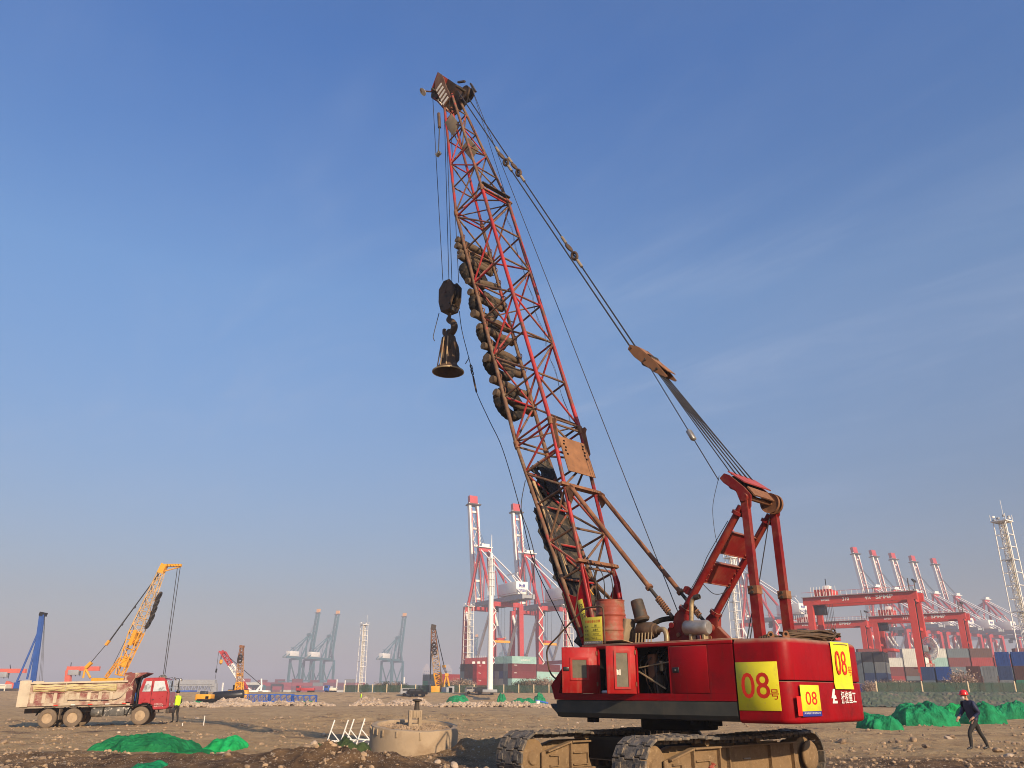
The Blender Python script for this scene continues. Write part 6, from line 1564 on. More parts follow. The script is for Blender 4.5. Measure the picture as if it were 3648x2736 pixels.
# ---------------------------------------------------------------- cranes left of centre
Yr = 260.0
O7 = at(900, 2475, Yr); O7.z = 2; rw = empty('crawler_crane', O7); tag(rw, 'red and white lattice crane with its boom leaning down to the left', 'crane')
q7 = lambda px, py, dY=0: at(px, py, Yr + dY) - O7
segs7 = [((882, 2466), (862, 2432), M['port_red']), ((862, 2432), (822, 2368), M['port_white']), ((822, 2368), (796, 2326), M['port_red'])]
for (a, b, mt) in segs7: lattice('boom_section', q7(*a), q7(*b), 1.25, 1.25, 6, .13, .08, mt, rw)
bar('boom_head', q7(796, 2328), q7(789, 2322), 1.3, 1.2, M['port_red'], rw); bar('jib', q7(792, 2325), q7(780, 2321), .6, .5, M['port_red'], rw)
rod('hoist_rope', q7(788, 2326), q7(785, 2360), .07, M['rope'], rw, 4); rod('hoist_rope', q7(791, 2326), q7(787, 2360), .07, M['rope'], rw, 4); lathe('hook_block', [(0, 0), (.5, .4), (.5, 1.3), (0, 1.6)], CY, rw, Matrix.Translation(q7(786, 2368)), 10)
rod('jib_rope', q7(779, 2323), q7(767, 2418), .06, M['rope'], rw, 4); bar('jib_hook', q7(772, 2382), q7(769, 2396), .4, .4, M['dark'], rw)
rod('pendant', q7(798, 2326), q7(930, 2440), .1, M['rope'], rw, 4)
rod('mast_leg', q7(932, 2440), q7(910, 2465), .3, M['port_white'], rw, 6); rod('mast_leg', q7(932, 2440), q7(928, 2470), .3, M['port_white'], rw, 6); rod('mast_post', q7(932, 2440), q7(931, 2418), .25, M['port_white'], rw, 6)
rod('boom_stay', q7(884, 2452), q7(904, 2466), .25, M['port_white'], rw, 6)
box('house', q7(908, 2472), (8.5, 3.4, 2.0), M['port_white'], rw, bv=.2); box('counterweight', q7(932, 2472), (1.8, 3.4, 1.8), M['far_orange'], rw, bv=.2); box('cab', q7(884, 2470), (2.2, 1.6, 2.0), M['glass_dark'], rw, bv=.2)
for s in (-2, 2): box('track', q7(908, 2484, s), (8, 1.1, 1.3), M['dark'], rw, bv=.4)
Yl = 182.0
O7 = at(848, 2478, Yl); O7.z = gz(O7.x, Yl); ycr = empty('crawler_crane', O7); tag(ycr, 'yellow crawler crane with an upright boom crossing the red and white boom', 'crane')
q7 = lambda px, py, dY=0: at(px, py, Yl + dY) - O7
lattice('boom_section', q7(851, 2462), q7(853, 2432), 1.3, 1.2, 3, .14, .08, CY, ycr); lattice('boom_section', q7(853, 2432), q7(857, 2350), 1.1, 1.0, 8, .09, .05, pmat('crane_rust', (.34, .19, .10), .7, var=.2, scale=.6), ycr); lattice('boom_section', q7(857, 2350), q7(862, 2306), 1.0, .6, 5, .08, .05, M['rust'], ycr)
bar('boom_head', q7(861, 2308), q7(863, 2299), .9, .8, M['rust'], ycr); bar('cross_tie', q7(846, 2403), q7(864, 2403), .6, .6, CY, ycr); bar('cross_tie', q7(843, 2435), q7(860, 2433), .8, .6, CY, ycr)
box('counterweight', q7(848, 2474), (4.2, 1.4, 1.7), CY, ycr, bv=.15); box('house', q7(848, 2476, 2), (3.6, 3.2, 2.2), M['steel_dark'], ycr, bv=.15); bar('side_rack', q7(836, 2440), q7(834, 2466), .5, .5, M['dark'], ycr)
for s in (-1.6, 1.6): box('track', q7(848, 2490, 2) + Vector((s, 0, 0)), (.9, 6, 1.0), M['dark'], ycr, bv=.3)
for i, (px, py) in enumerate(((856, 2340), (855, 2352))):
    o = mob('tyre', tyre_mesh, M['rubber']); o.matrix_world = axis_m(at(px, py, Yl - .9), (0, -1, .15)) @ Matrix.Scale(.95, 4); tag(o, ('upper', 'lower')[i] + ' of two tyres hung on the distant upright yellow boom', 'tyre')
# blue lattice segments on the ground
Yt = 158.0
for i, (x0, x1, y0, y1, dY, lb) in enumerate(((866, 962, 2478, 2496, 1.8, 'longest blue lattice segment lying nearest the pale rubble'), (958, 1042, 2477, 2496, 1.8, 'middle blue lattice segment on the ground'), (1040, 1122, 2476, 2492, 1.8, 'blue lattice segment farthest from the pale rubble'))):
    a = at(x0, (y0 + y1) / 2, Yt); b = at(x1, (y0 + y1) / 2, Yt - i * .6); h = (y1 - y0 + 9) / 3326 * Yt
    rt = empty('lattice_segment', Vector(((a.x + b.x) / 2, Yt, gz(a.x, Yt)))); tag(rt, lb, 'lattice segment', 'blue lattice segments on the ground')
    o_ = rt.location
    ln = b.x - a.x; n_ = max(4, int(ln / .9))
    for yy in (-.5, .5):
        for zz in (.18, .18 + h): bar('chord', Vector((-ln / 2, yy, zz)), Vector((ln / 2, yy, zz)), .12, .14, M['truss_blue'], rt)
        for k in range(n_ + 1): bar('upright', Vector((-ln / 2 + ln * k / n_, yy, .25)), Vector((-ln / 2 + ln * k / n_, yy, .11 + h)), .09, .09, M['truss_blue'], rt)
        for k in range(n_):
            x0_, x1_ = -ln / 2 + ln * k / n_, -ln / 2 + ln * (k + 1) / n_
            rod('lacing', Vector((x0_, yy, .2)), Vector((x1_, yy, .16 + h)), .05, M['truss_blue'], rt, 5)
    for k in (0, n_): bar('end_plate', Vector((-ln / 2 + ln * k / n_, -.5, .2 + h / 2)), Vector((-ln / 2 + ln * k / n_, .5, .2 + h / 2)), .1, h, M['truss_blue'], rt)
a = at(985, 2500, Yt - 4); o = box('steel_sheet', (a.x, Yt - 4, gz(a.x, Yt - 4) + .25), (6.0, 1.6, .4), M['truss_blue'], None, bv=.05); tag(o, 'flat blue steel pontoon piece in front of the blue lattice segments', 'steel piece')
# small vehicles far off
def mini_truck(px, py, Y, body, cabm, L_, label, name='flatbed_truck', cat='truck'):
    c = at(px, py, Y); r = empty(name, (c.x, Y, gz(c.x, Y))); tag(r, label, cat)
    box('cab', (-L_ / 2 + 1, 0, 1.7), (1.9, 2.3, 2.0), cabm, r, bv=.2); box('window', (-L_ / 2 + .9, -1.16, 2.2), (1.2, .03, .7), M['glass_dark'], r); box('bed', (.9, 0, 1.35), (L_ - 2.4, 2.4, 1.0), body, r, bv=.05)
    for x in (-L_ / 2 + 1, L_ / 2 - 2.4, L_ / 2 - 1):
        for s in (-1, 1): lathe('wheel', [(0, -.15), (.45, -.15), (.5, -.1), (.5, .1), (.45, .15), (0, .15)], M['dark'], r, axis_m((x, s * 1.0, .5), (0, 1, 0)), 14)
mini_truck(1088, 2470, 340, M['port_red'], M['cab_red'], 7.5, 'small red flatbed truck behind the blue lattice segments')
mini_truck(1178, 2472, 330, M['cream'], M['rig_blue'], 5, 'small truck with a blue cab left of the far fence')
def jeep(px, py, Y, col, label, L_=4.2):
    c = at(px, py, Y); r = empty('car', (c.x, Y, gz(c.x, Y))); tag(r, label, 'car')
    prism('body', [(-L_ / 2, .45), (L_ / 2, .45), (L_ / 2, .95), (L_ * .32, 1.05), (L_ * .2, 1.55), (-L_ * .42, 1.6), (-L_ / 2, 1.1)], 1.7, col, r, mcols((1, 0, 0), (0, 0, 1), (0, -1, 0), (0, 0, .0)), bv=.06)
    for x0, x1 in ((-L_ * .38, -L_ * .1), (-L_ * .07, L_ * .17)): box('window', ((x0 + x1) / 2, -.86, 1.28), (x1 - x0, .03, .36), M['glass_dark'], r)
    for x in (-L_ * .3, L_ * .3):
        for s in (-1, 1): lathe('wheel', [(0, -.1), (.3, -.1), (.34, -.06), (.34, .06), (.3, .1), (0, .1)], M['dark'], r, axis_m((x, s * .8, .34), (0, 1, 0)), 14)
jeep(1462, 2474, 187, M['port_grey'], 'pale grey car parked by the far fence')
jeep(1487, 2474, 186, M['dark'], 'black car with orange load next to the grey car')
jeep(1730, 2466, 190, M['black_paint'], 'black car at the foot of the tall white pole', 4.6)
jeep(1690, 2464, 191, M['steel'], 'silver-blue car left of the tall white pole')
a = at(1930, 2474, 150); o = box('blue_sheet', (a.x, 150, gz(a.x, 150) + .5), (2.2, .9, .25), M['truss_blue'], None, Matrix.Rotation(.2, 4, 'Y'), bv=.03); tag(o, 'small bright blue sheet near the nose of the crane', 'sheet')
a = at(1916, 2496, 125); o = lathe('white_drum', [(0, 0), (.3, 0), (.3, .8), (0, .8)], M['white_paint'], None, Matrix.Translation((a.x, 125, gz(a.x, 125))), 12); tag(o, 'small white drum beside the low green net near the crane nose', 'drum')
# yellow crawler crane right of the well
Yk = 200.0
O8 = at(1560, 2478, Yk); O8.z = gz(O8.x, Yk) - .3; kc = empty('crawler_crane', O8); tag(kc, 'rust and yellow lattice crane with grey counterweight before the far containers', 'crane')
q8 = lambda px, py, dY=0: at(px, py, Yk + dY) - O8
lattice('boom_section', q8(1566, 2452), q8(1558, 2398), 1.3, 1.6, 4, .14, .08, CY, kc); lattice('boom_section', q8(1558, 2398), q8(1549, 2320), 1.6, 1.4, 6, .1, .06, pmat('crane_pale2', (.42, .30, .20), .7, var=.2, scale=.6), kc); lattice('boom_section', q8(1549, 2320), q8(1543, 2240), 1.4, .8, 6, .1, .06, M['rust'], kc)
bar('boom_head', q8(1536, 2233), q8(1552, 2236), 1.1, 1.2, M['steel_dark'], kc)
rod('hoist_rope', q8(1536, 2238), q8(1532, 2420), .08, M['rope'], kc, 4); rod('hoist_rope', q8(1539, 2238), q8(1534, 2420), .08, M['rope'], kc, 4)
rod('pendant', q8(1552, 2240), q8(1582, 2372), .09, M['rope'], kc, 4); bar('equaliser', q8(1576, 2374), q8(1588, 2374), .8, .5, CY, kc)
for k in range(3): rod('luffing_rope', q8(1578 + 4 * k, 2378), q8(1590 + 2 * k, 2405), .06, M['rope'], kc, 4)
rod('mast_leg', q8(1592, 2405), q8(1600, 2445), .22, CY, kc, 6); rod('mast_leg', q8(1590, 2405), q8(1578, 2450), .2, CY, kc, 6); bar('mast_head', q8(1586, 2404), q8(1598, 2404), .6, .6, CY, kc)
box('cab', q8(1553, 2465), (2.2, 2, 2.6), CY, kc, bv=.1); bar('cab_frame', q8(1542, 2447), q8(1572, 2447), .2, .2, M['steel_dark'], kc); bar('cab_frame', q8(1544, 2447), q8(1544, 2470), .2, .2, M['steel_dark'], kc)
box('counterweight', q8(1594, 2466), (2.6, 2.6, 2.1), M['port_grey'], kc, bv=.08); box('counterweight', q8(1608, 2465), (1.2, 2.6, 2.4), M['port_grey'], kc, bv=.08); box('deck', q8(1578, 2475), (6.4, 3, .5), CY, kc)
for s in (-1.6, 1.6): box('track', q8(1580, 2484, s), (6.2, .9, 1.1), M['dark'], kc, bv=.35)
for i, (px, py) in enumerate(((1546, 2296), (1548, 2310), (1549, 2326))):
    o = mob('tyre', tyre_mesh, M['rubber']); o.matrix_world = axis_m(at(px, py, Yk - 1.2), (0, -1, .1)) @ Matrix.Scale(.95, 4); tag(o, ('topmost', 'middle', 'lowest')[i] + ' of three tyres hung on the rusty boom before the far containers', 'tyre')
# ================================================================ port: fence, masts, containers, gantries, ship-to-shore cranes
PZ = 2.0
# ---------------------------------------------------------------- fences
M['fence_net'] = pmat('fence_net', (0.035, 0.075, 0.05), 0.85, var=.3, scale=.6, dirt=(0.07, 0.075, 0.05), dlo=.5, dhi=.7, dscale=.8)
_t = M['fence_net'].node_tree; _p = _t.nodes['Principled BSDF']; _o = _t.nodes['Material Output']
_tr = _t.nodes.new('ShaderNodeBsdfTransparent'); _ms = _t.nodes.new('ShaderNodeMixShader'); _ms.inputs[0].default_value = 0.62
_t.links.new(_tr.outputs[0], _ms.inputs[1]); _t.links.new(_p.outputs[0], _ms.inputs[2]); _t.links.new(_ms.outputs[0], _o.inputs['Surface'])
M['post'] = pmat('post', (0.55, 0.44, 0.28), 0.85, var=.15, scale=1)
def fence(x0, y0, x1, y1, n, h, label, z0=None):
    r = empty('fence', (x0, y0, PZ)); tag(r, label, 'fence')
    for k in range(n + 1):
        f = k / n; x, y = (x1 - x0) * f, (y1 - y0) * f
        box('post', (x, y, h * .52), (.22, .22, h * 1.08), M['post'], r, bv=.03)
        if k < n:
            a = Vector((x, y, 0)); b = Vector(((x1 - x0) * (k + 1) / n, (y1 - y0) * (k + 1) / n, 0)); d = (b - a).normalized() * .18
            bar('mesh_panel', a + d + Vector((0, 0, h * .47)), b - d + Vector((0, 0, h * .47)), .04, h * .86, M['fence_net'], r)
            bar('top_rail', a + d + Vector((0, 0, h * .93)), b - d + Vector((0, 0, h * .93)), .07, .07, M['fence_net'], r)
            for j in range(1, 4):
                c = a + (b - a) * j / 4; bar('slat', c + Vector((0, -.05, 0)), c + Vector((0, -.05, h * .9)), .06, .05, M['fence_net'], r)
a = at(1225, 2468, 208); b = at(2010, 2468, 200)
fence(a.x, 208, b.x, 200, 15, 1.75, 'long dark green mesh fence with tan concrete posts behind the rubble')
a = at(3125, 2468, 150); b = at(3790, 2468, 146)
fence(a.x, 150, b.x, 146, 4, 1.9, 'dark green mesh fence on the bank behind the walking worker')
# green net laid over the bank
V, F_ = [], []
n_, m_ = 260, 30
for j in range(m_ + 1):
    for i in range(n_ + 1):
        x = 34 + 92 * i / n_; y = 131 + 14.5 * j / m_
        V.append((x, y, gz(x, y) + .10 + .35 * abs(noise.noise(Vector((x * .7, y * .7, 3)))) + .2 * noise.noise(Vector((x * 2.3, y * 2.3, 8)))))
for j in range(m_):
    for i in range(n_): q = j * (n_ + 1) + i; F_.append((q, q + 1, q + n_ + 2, q + n_ + 1))
me = bpy.data.meshes.new('bank'); me.from_pydata(V, [], F_); me.update()
bankm = pmat('bank_net', (0.075, 0.095, 0.06), 0.95, var=.25, scale=.5, bump=.1, bscale=1.6, dirt=(0.17, 0.135, 0.095), dlo=.5, dhi=.66, dscale=.35, dirt2=(.05, .12, .06), d2lo=.56, d2hi=.68, d2scale=.8)
o = mob('bank_net', me, bankm); tag(o, 'dusty grey-green net covering the earth bank below the fence', 'netting')
# ---------------------------------------------------------------- floodlight masts
def mast(px, pyt, Y, label, width=2.9, wlean=0):
    top = at(px, pyt, Y); h = top.z - PZ; r = empty('light_mast', (top.x, Y, PZ), R(35)); tag(r, label, 'mast', 'white lattice floodlight masts')
    WP = M['port_white']; w = width / 2
    n = max(8, int(h / 2.6))
    for sx in (-1, 1):
        for sy in (-1, 1): rod('leg', (sx * w, sy * w, 0), (sx * w * .8, sy * w * .8, h - 1.5), .13, WP, r, 6)
    for k in range(n + 1):
        f = k / n; z = (h - 1.6) * f; q = w * (1 - .2 * f)
        for i in range(4):
            c = [(-q, -q), (q, -q), (q, q), (-q, q)]; bar('ring_bar', (*c[i], z), (*c[(i + 1) % 4], z), .12, .12, WP, r)
        if k % 4 == 2: box('rest_platform', (0, 0, z + .1), (q * 1.5, q * 1.5, .1), M['port_grey'], r)
    o = lattice('ladder_cage', (0.2, 0, 0), (0.2, 0, h - 1.5), 1.05, 1.0, int(h / .9), .06, .05, WP, r)
    o = lattice('cable_tray', (-.75, -.75, 0), (-.6, -.6, h - 1.5), .5, .45, int(h / .8), .05, .045, M['cream'], r)
    box('top_platform', (0, 0, h - 1.4), (width * 1.05, width * 1.05, .2), WP, r)
    for k in range(8):
        a = k / 8 * 6.283; box('flood_lamp', (math.cos(a) * w * 1.0, math.sin(a) * w * 1.0, h - .9 + .5 * (k % 2)), (.5, .5, .42), M['port_grey'] if k % 3 else WP, r, a, bv=.05)
    for sx in (-1, 1):
        for sy in (-1, 1): rod('rail_post', (sx * w, sy * w, h - 1.3), (sx * w, sy * w, h), .06, WP, r, 5)
    rod('lightning_rod', (w * .8, 0, h - 1), (w * .8, 0, h + 3.4), .05, WP, r, 5)
mast(3564, 1835, 170, 'tall white lattice floodlight mast at the edge above the container rows', 3.0)
mast(2600, 1972, 260, 'white lattice floodlight mast seen through the red gantry legs', 2.9)
mast(1299, 2216, 430, 'white lattice floodlight mast standing alone between the teal quay cranes', 3.4)
mast(1672, 2148, 340, 'white lattice floodlight mast left of the tall white pole', 3.2)
mast(2022, 2150, 340, 'white lattice floodlight mast half hidden behind the crane boom foot', 3.2)
tp = at(1752, 1905, 180); r = empty('flag_pole', (tp.x, 180, PZ)); tag(r, 'tall slender white tubular pole with a caged tip', 'pole')
h = tp.z - PZ
lathe('shaft', [(.62, 0), (.6, h * .3), (.5, h * .74), (.34, h * .78), (.34, h * .87), (.12, h * .88), (.05, h)], M['port_white'], r, None, 14)
for k in range(5): mob('cage_ring', torus_mesh(.72, .06, 14, 5), M['port_white'], r, Matrix.Translation((0, 0, h * (.66 + .045 * k))))
for k in range(6): rod('cage_bar', (.72 * math.cos(k), .72 * math.sin(k), h * .6), (.72 * math.cos(k), .72 * math.sin(k), h * .85), .05, M['port_white'], r, 5)
box('footing', (0, 0, .3), (3, 3, .6), M['port_grey'], r, bv=.1)
# ---------------------------------------------------------------- shipping containers
def container_mesh(L_=12.19, W_=2.44, H_=2.6):
    bm = bmesh.new()
    def bx(c, s):
        r_ = bmesh.ops.create_cube(bm, size=1); bmesh.ops.scale(bm, vec=s, verts=r_['verts']); bmesh.ops.translate(bm, vec=c, verts=r_['verts'])
    bx((0, 0, H_ / 2), (L_ - .12, W_ - .10, H_ - .10))
    for sy in (-1, 1):
        n = int(L_ / .55)
        for k in range(n): bx((-L_ / 2 + .35 + k * (L_ - .5) / n, sy * (W_ / 2 - .035), H_ / 2), (.24, .05, H_ - .3))
        for zz in (.07, H_ - .07): bx((0, sy * (W_ / 2 - .04), zz), (L_, .08, .14))
    for sx in (-1, 1):
        for sy in (-1, 1): bx((sx * (L_ / 2 - .07), sy * (W_ / 2 - .07), H_ / 2), (.14, .14, H_))
        for zz in (.07, H_ - .07): bx((sx * (L_ / 2 - .05), 0, zz), (.1, W_, .14))
    return bm2me(bm)
def door_mesh(W_=2.44, H_=2.6):
    bm = bmesh.new()
    def bx(c, s):
        r_ = bmesh.ops.create_cube(bm, size=1); bmesh.ops.scale(bm, vec=s, verts=r_['verts']); bmesh.ops.translate(bm, vec=c, verts=r_['verts'])
    bx((0, 0, 0), (.05, W_ / 2 - .13, H_ - .3))
    for y in (-.28, .28): bx((-.05, y, 0), (.05, .05, H_ - .34))
    for z in (-.75, -.25, .25, .75): bx((-.03, 0, z), (.04, W_ / 2 - .2, .1))
    return bm2me(bm)
CONT = {True: container_mesh(), False: container_mesh(6.06)}
CDOOR = door_mesh()
COLS = {'maroon': (.135, .024, .026), 'red': (.26, .02, .022), 'brown': (.075, .032, .026), 'pale teal': (.26, .42, .38), 'white': (.50, .50, .45), 'grey': (.15, .165, .17), 'blue': (.01, .05, .21), 'dark blue': (.02, .045, .12), 'slate': (.09, .12, .14), 'green': (.03, .17, .11), 'black': (.03, .03, .035)}
ordn = ['bottom', 'second', 'third', 'fourth', 'fifth', 'sixth']
crn = random.Random(17)
def container(org, yaw, i_len, j_wid, k, col, label, group, long=True, doors=False, logo=None):
    L_ = 12.19 if long else 6.06
    u = Vector((math.cos(yaw), math.sin(yaw), 0)); v = Vector((-math.sin(yaw), math.cos(yaw), 0))
    p_ = org + u * (i_len * (L_ + .3) + L_ / 2) + v * (j_wid * 2.55 + 1.22) + Vector((0, 0, k * 2.61))
    o = mob('shipping_container', CONT[long], M['container']); o.location = p_; o.rotation_euler = (0, 0, yaw)
    c = COLS[col]; s = crn.uniform(.85, 1.15); o.color = (c[0] * s, c[1] * s, c[2] * s, 1)
    tag(o, label, 'container', group)
    if doors:
        for q in (-1, 1):
            d = mob('door', CDOOR, M['container'], o, Matrix.Translation((-L_ / 2 + .015, q * .57, 1.3))); d.color = o.color
    if logo:
        lettering(logo[0], logo[1], logo[2], M['white_print'], o, face_m((logo[3], -1.2225, 1.3 + logo[4]), (1, 0, 0), (0, 0, 1)))
    return o
YAW = R(41)
nth = ['first', 'second', 'third', 'fourth', 'fifth', 'sixth', 'seventh', 'eighth', 'ninth', 'tenth', 'eleventh', 'twelfth']
def stack(org, yaw, cols_fn, ni, nj, nk, where, group, long=True, doors=False, logo_fn=None):
    seen = {}
    for i in range(ni):
        for j in range(nj):
            for k in range(nk):
                c = cols_fn(i, j, k)
                if not c: continue
                if i > 0 and j > 0 and k < nk - 1: continue
                if nj > 1 and j > 0 and i > 0: continue
                lb = '%s container, %s tier, %s column%s %s' % (c, ordn[k], nth[j] if nj > 1 else nth[i], (' %s bay' % nth[i]) if (nj > 1 and ni > 1 and i > 0) else '', where)
                container(org, yaw, i, j, k, c, lb, group, long, doors, logo_fn(i, j, k) if logo_fn else None)
# stack in the middle: ends to the left, long sides to the right
o0 = at(1824, 2471, 318); o0.z = PZ
mid = {(0, 4): 'pale teal', (0, 3): 'maroon', (0, 2): 'maroon', (0, 1): 'pale teal', (0, 0): 'maroon', (1, 3): 'maroon', (1, 2): 'pale teal', (1, 1): 'pale teal', (1, 0): 'maroon', (1, 4): None}
def midc(i, j, k):
    if j == 0: return mid.get((i, k))
    if i > 0: return None
    if k == 4: return 'pale teal' if j < 4 else None
    return crn.choice(['slate', 'brown', 'slate', 'dark blue', 'black', 'grey'])
stack(o0, YAW, midc, 2, 5, 5, 'in the stack right of the pole', 'containers right of the white pole', True, True, lambda i, j, k: {(0, 0, 4): ('LD SHIPPING', 4.6, .6, .5, 0), (0, 0, 3): ('CHAINEX', 1.5, .4, -4.4, .7), (0, 0, 2): ('CHAINEX', 1.5, .4, -4.4, .7), (1, 0, 2): ('上港集团', 4, 1.0, 2.5, 0)}.get((i, j, k)))
o1 = at(1697, 2471, 322); o1.z = PZ
def s2c(i, j, k):
    if j == 0: return ['red', 'red', 'red', 'red', None][k]
    return crn.choice(['slate', 'brown', 'black', 'slate']) if k < 4 else None
stack(o1, YAW, s2c, 1, 4, 5, 'in the stack left of the pole', 'containers left of the white pole', True, True, lambda i, j, k: ('Tex', 1.3, .45, -4.6, .6) if j == 0 else None)
o2 = at(1625, 2471, 340) ; o2.z = PZ
bnr = empty('yard_gantry', at(1690, 2471, 335) - Vector((0, 0, at(1690, 2471, 335).z - PZ))); tag(bnr, 'dark red gantry beam with pale plates above the stack left of the white pole', 'gantry crane')
qb = lambda px, py: at(px, py, 335) - Vector(bnr.location)
bar('beam', qb(1658, 2362), qb(1742, 2358), 2.5, 3.4, pmat('beam_maroon', (.2, .03, .035), .6), bnr)
for k in range(3): bar('name_plate', qb(1683 + 18 * k, 2362) + Vector((0, -1.27, 0)), qb(1693 + 18 * k, 2361.5) + Vector((0, -1.27, 0)), .05, 1.0, M['port_white'], bnr)
for px in (1660, 1738): bar('leg', qb(px, 2376), qb(px, 2470), 1.4, 1.4, M['port_red'], bnr, Vector((1, 0, 0)))
for k in range(12): rod('rail_post', qb(1660 + 7 * k, 2346), qb(1660 + 7 * k, 2336), .1, M['port_white'], bnr, 4)
o3 = at(1562, 2471, 372); o3.z = PZ
stack(o3, R(33), lambda i, j, k: (['maroon', 'maroon', 'red'][k] if j == 0 else crn.choice(['slate', 'grey', 'green', 'slate'] if k else ['slate', 'black'])) , 2, 6, 3, 'in the stack behind the rusty crane', 'containers behind the rusty crane', True, True)
# right-hand rows
o4 = at(3318, 2473, 176); o4.z = PZ
YR = R(29)
ur = Vector((math.cos(YR), math.sin(YR), 0)); vr = Vector((-math.sin(YR), math.cos(YR), 0))
rc_up = ['brown', 'brown', 'dark blue', 'blue', None, 'brown', 'grey', 'dark blue', 'brown', 'slate']
# front row: ends face the camera side; run along -v (to the right)
front = [(-3.0, ['black']), (-2, ['black']), (-1, ['black', None]), (0, ['slate', 'dark blue']), (1, ['black', 'blue']), (2, ['grey', None]), (3, ['brown', 'brown']), (4, ['grey', 'grey']), (5, ['grey', 'dark blue', 'blue']), (6, ['green', 'brown', 'blue']), (7, ['green', 'brown'])]
for q, (c_i, cols) in enumerate(front):
    for k, c in enumerate(cols):
        if not c: continue
        u = Vector((math.cos(R(61)), math.sin(R(61)), 0)); v = Vector((-math.sin(R(61)), math.cos(R(61)), 0))
        p_ = o4 - v * (c_i * 2.75) + Vector((0, 0, 2.61 * k)) + u * 6.1 + Vector((0, 0, 0))
        o = mob('shipping_container', CONT[True], M['container']); o.location = p_; o.rotation_euler = (0, 0, R(61)); cc = COLS[c]; o.color = (*cc, 1)
        tag(o, '%s container end, %s tier, %s from left in the row behind the bank fence' % (c, ordn[k], nth[q]), 'container', 'containers in the row behind the bank fence')
        for s in (-1, 1):
            d = mob('door', CDOOR, M['container'], o, Matrix.Translation((-6.095 + .015, s * .57, 1.3))); d.color = o.color
o5 = at(3092, 2473, 225); o5.z = PZ
lf = [['blue', 'slate', 'slate', 'slate'], ['grey', 'dark blue', 'slate', 'black'], ['brown', 'dark blue', 'grey', 'black']]
for c_i in range(3):
    for k in range(4):
        u = Vector((math.cos(R(61)), math.sin(R(61)), 0)); v = Vector((-math.sin(R(61)), math.cos(R(61)), 0))
        p_ = o5 - v * ((c_i - .6) * 2.75) + Vector((0, 0, 2.61 * k)) + u * 6.1
        o = mob('shipping_container', CONT[True], M['container']); o.location = p_; o.rotation_euler = (0, 0, R(61)); o.color = (*COLS[lf[c_i][k]], 1)
        tag(o, '%s container, %s tier, %s column of the block right behind the counterweight' % (lf[c_i][k], ordn[k], nth[c_i]), 'container', 'containers behind the counterweight')
        for s in (-1, 1):
            d = mob('door', CDOOR, M['container'], o, Matrix.Translation((-6.095 + .015, s * .57, 1.3))); d.color = o.color
for r_i, (px0, Yq, nI, nk) in enumerate(((3112, 262, 13, 5), (3330, 300, 6, 5))):
    oq = at(px0, 2472, Yq); oq.z = PZ
    for i in range(nI):
        for k in range(nk):
            if k == 4 and (i * 7 + r_i) % 5 == 2: continue
            c = crn.choice(['maroon', 'maroon', 'red', 'brown', 'maroon', 'white' if k in (3, 4) else 'maroon', 'pale teal' if k == 3 else 'red', 'brown', 'white' if k == 3 else 'slate'])
            u = Vector((math.cos(R(-8)), math.sin(R(-8)), 0))
            o = mob('shipping_container', CONT[r_i == 1], M['container']); o.location = oq + u * (i * (6.4 if r_i == 0 else 12.6)) + Vector((0, 0, 2.61 * k)); o.rotation_euler = (0, 0, R(-8)); o.color = (*COLS[c], 1)
            tag(o, '%s container, %s tier, %s along the %s row under the yard gantries' % (c, ordn[k], (nth + ['thirteenth'])[i], ('nearer', 'farther')[r_i]), 'container', 'long-side container rows under the yard gantries')
# far reddish stacks along the left horizon
for i in range(34):
    px = 868 + i * 12.5; Yq = 980 + 40 * (i % 3)
    for k in range(3 if i % 5 else 4):
        c = crn.choice(['red', 'maroon', 'brown', 'white', 'maroon', 'grey', 'red'])
        b_ = at(px, 2471, Yq); o = mob('shipping_container', CONT[True], M['container']); o.location = (b_.x, Yq, PZ + 2.61 * k * 1.5); o.scale = (.95, 1, 1.5); o.color = (*COLS[c], 1)
        tag(o, 'hazy %s container, %s tier, far off below the teal quay cranes' % (c, ordn[k]), 'container', 'hazy far containers, %s, %s tier' % (c, ordn[k]))
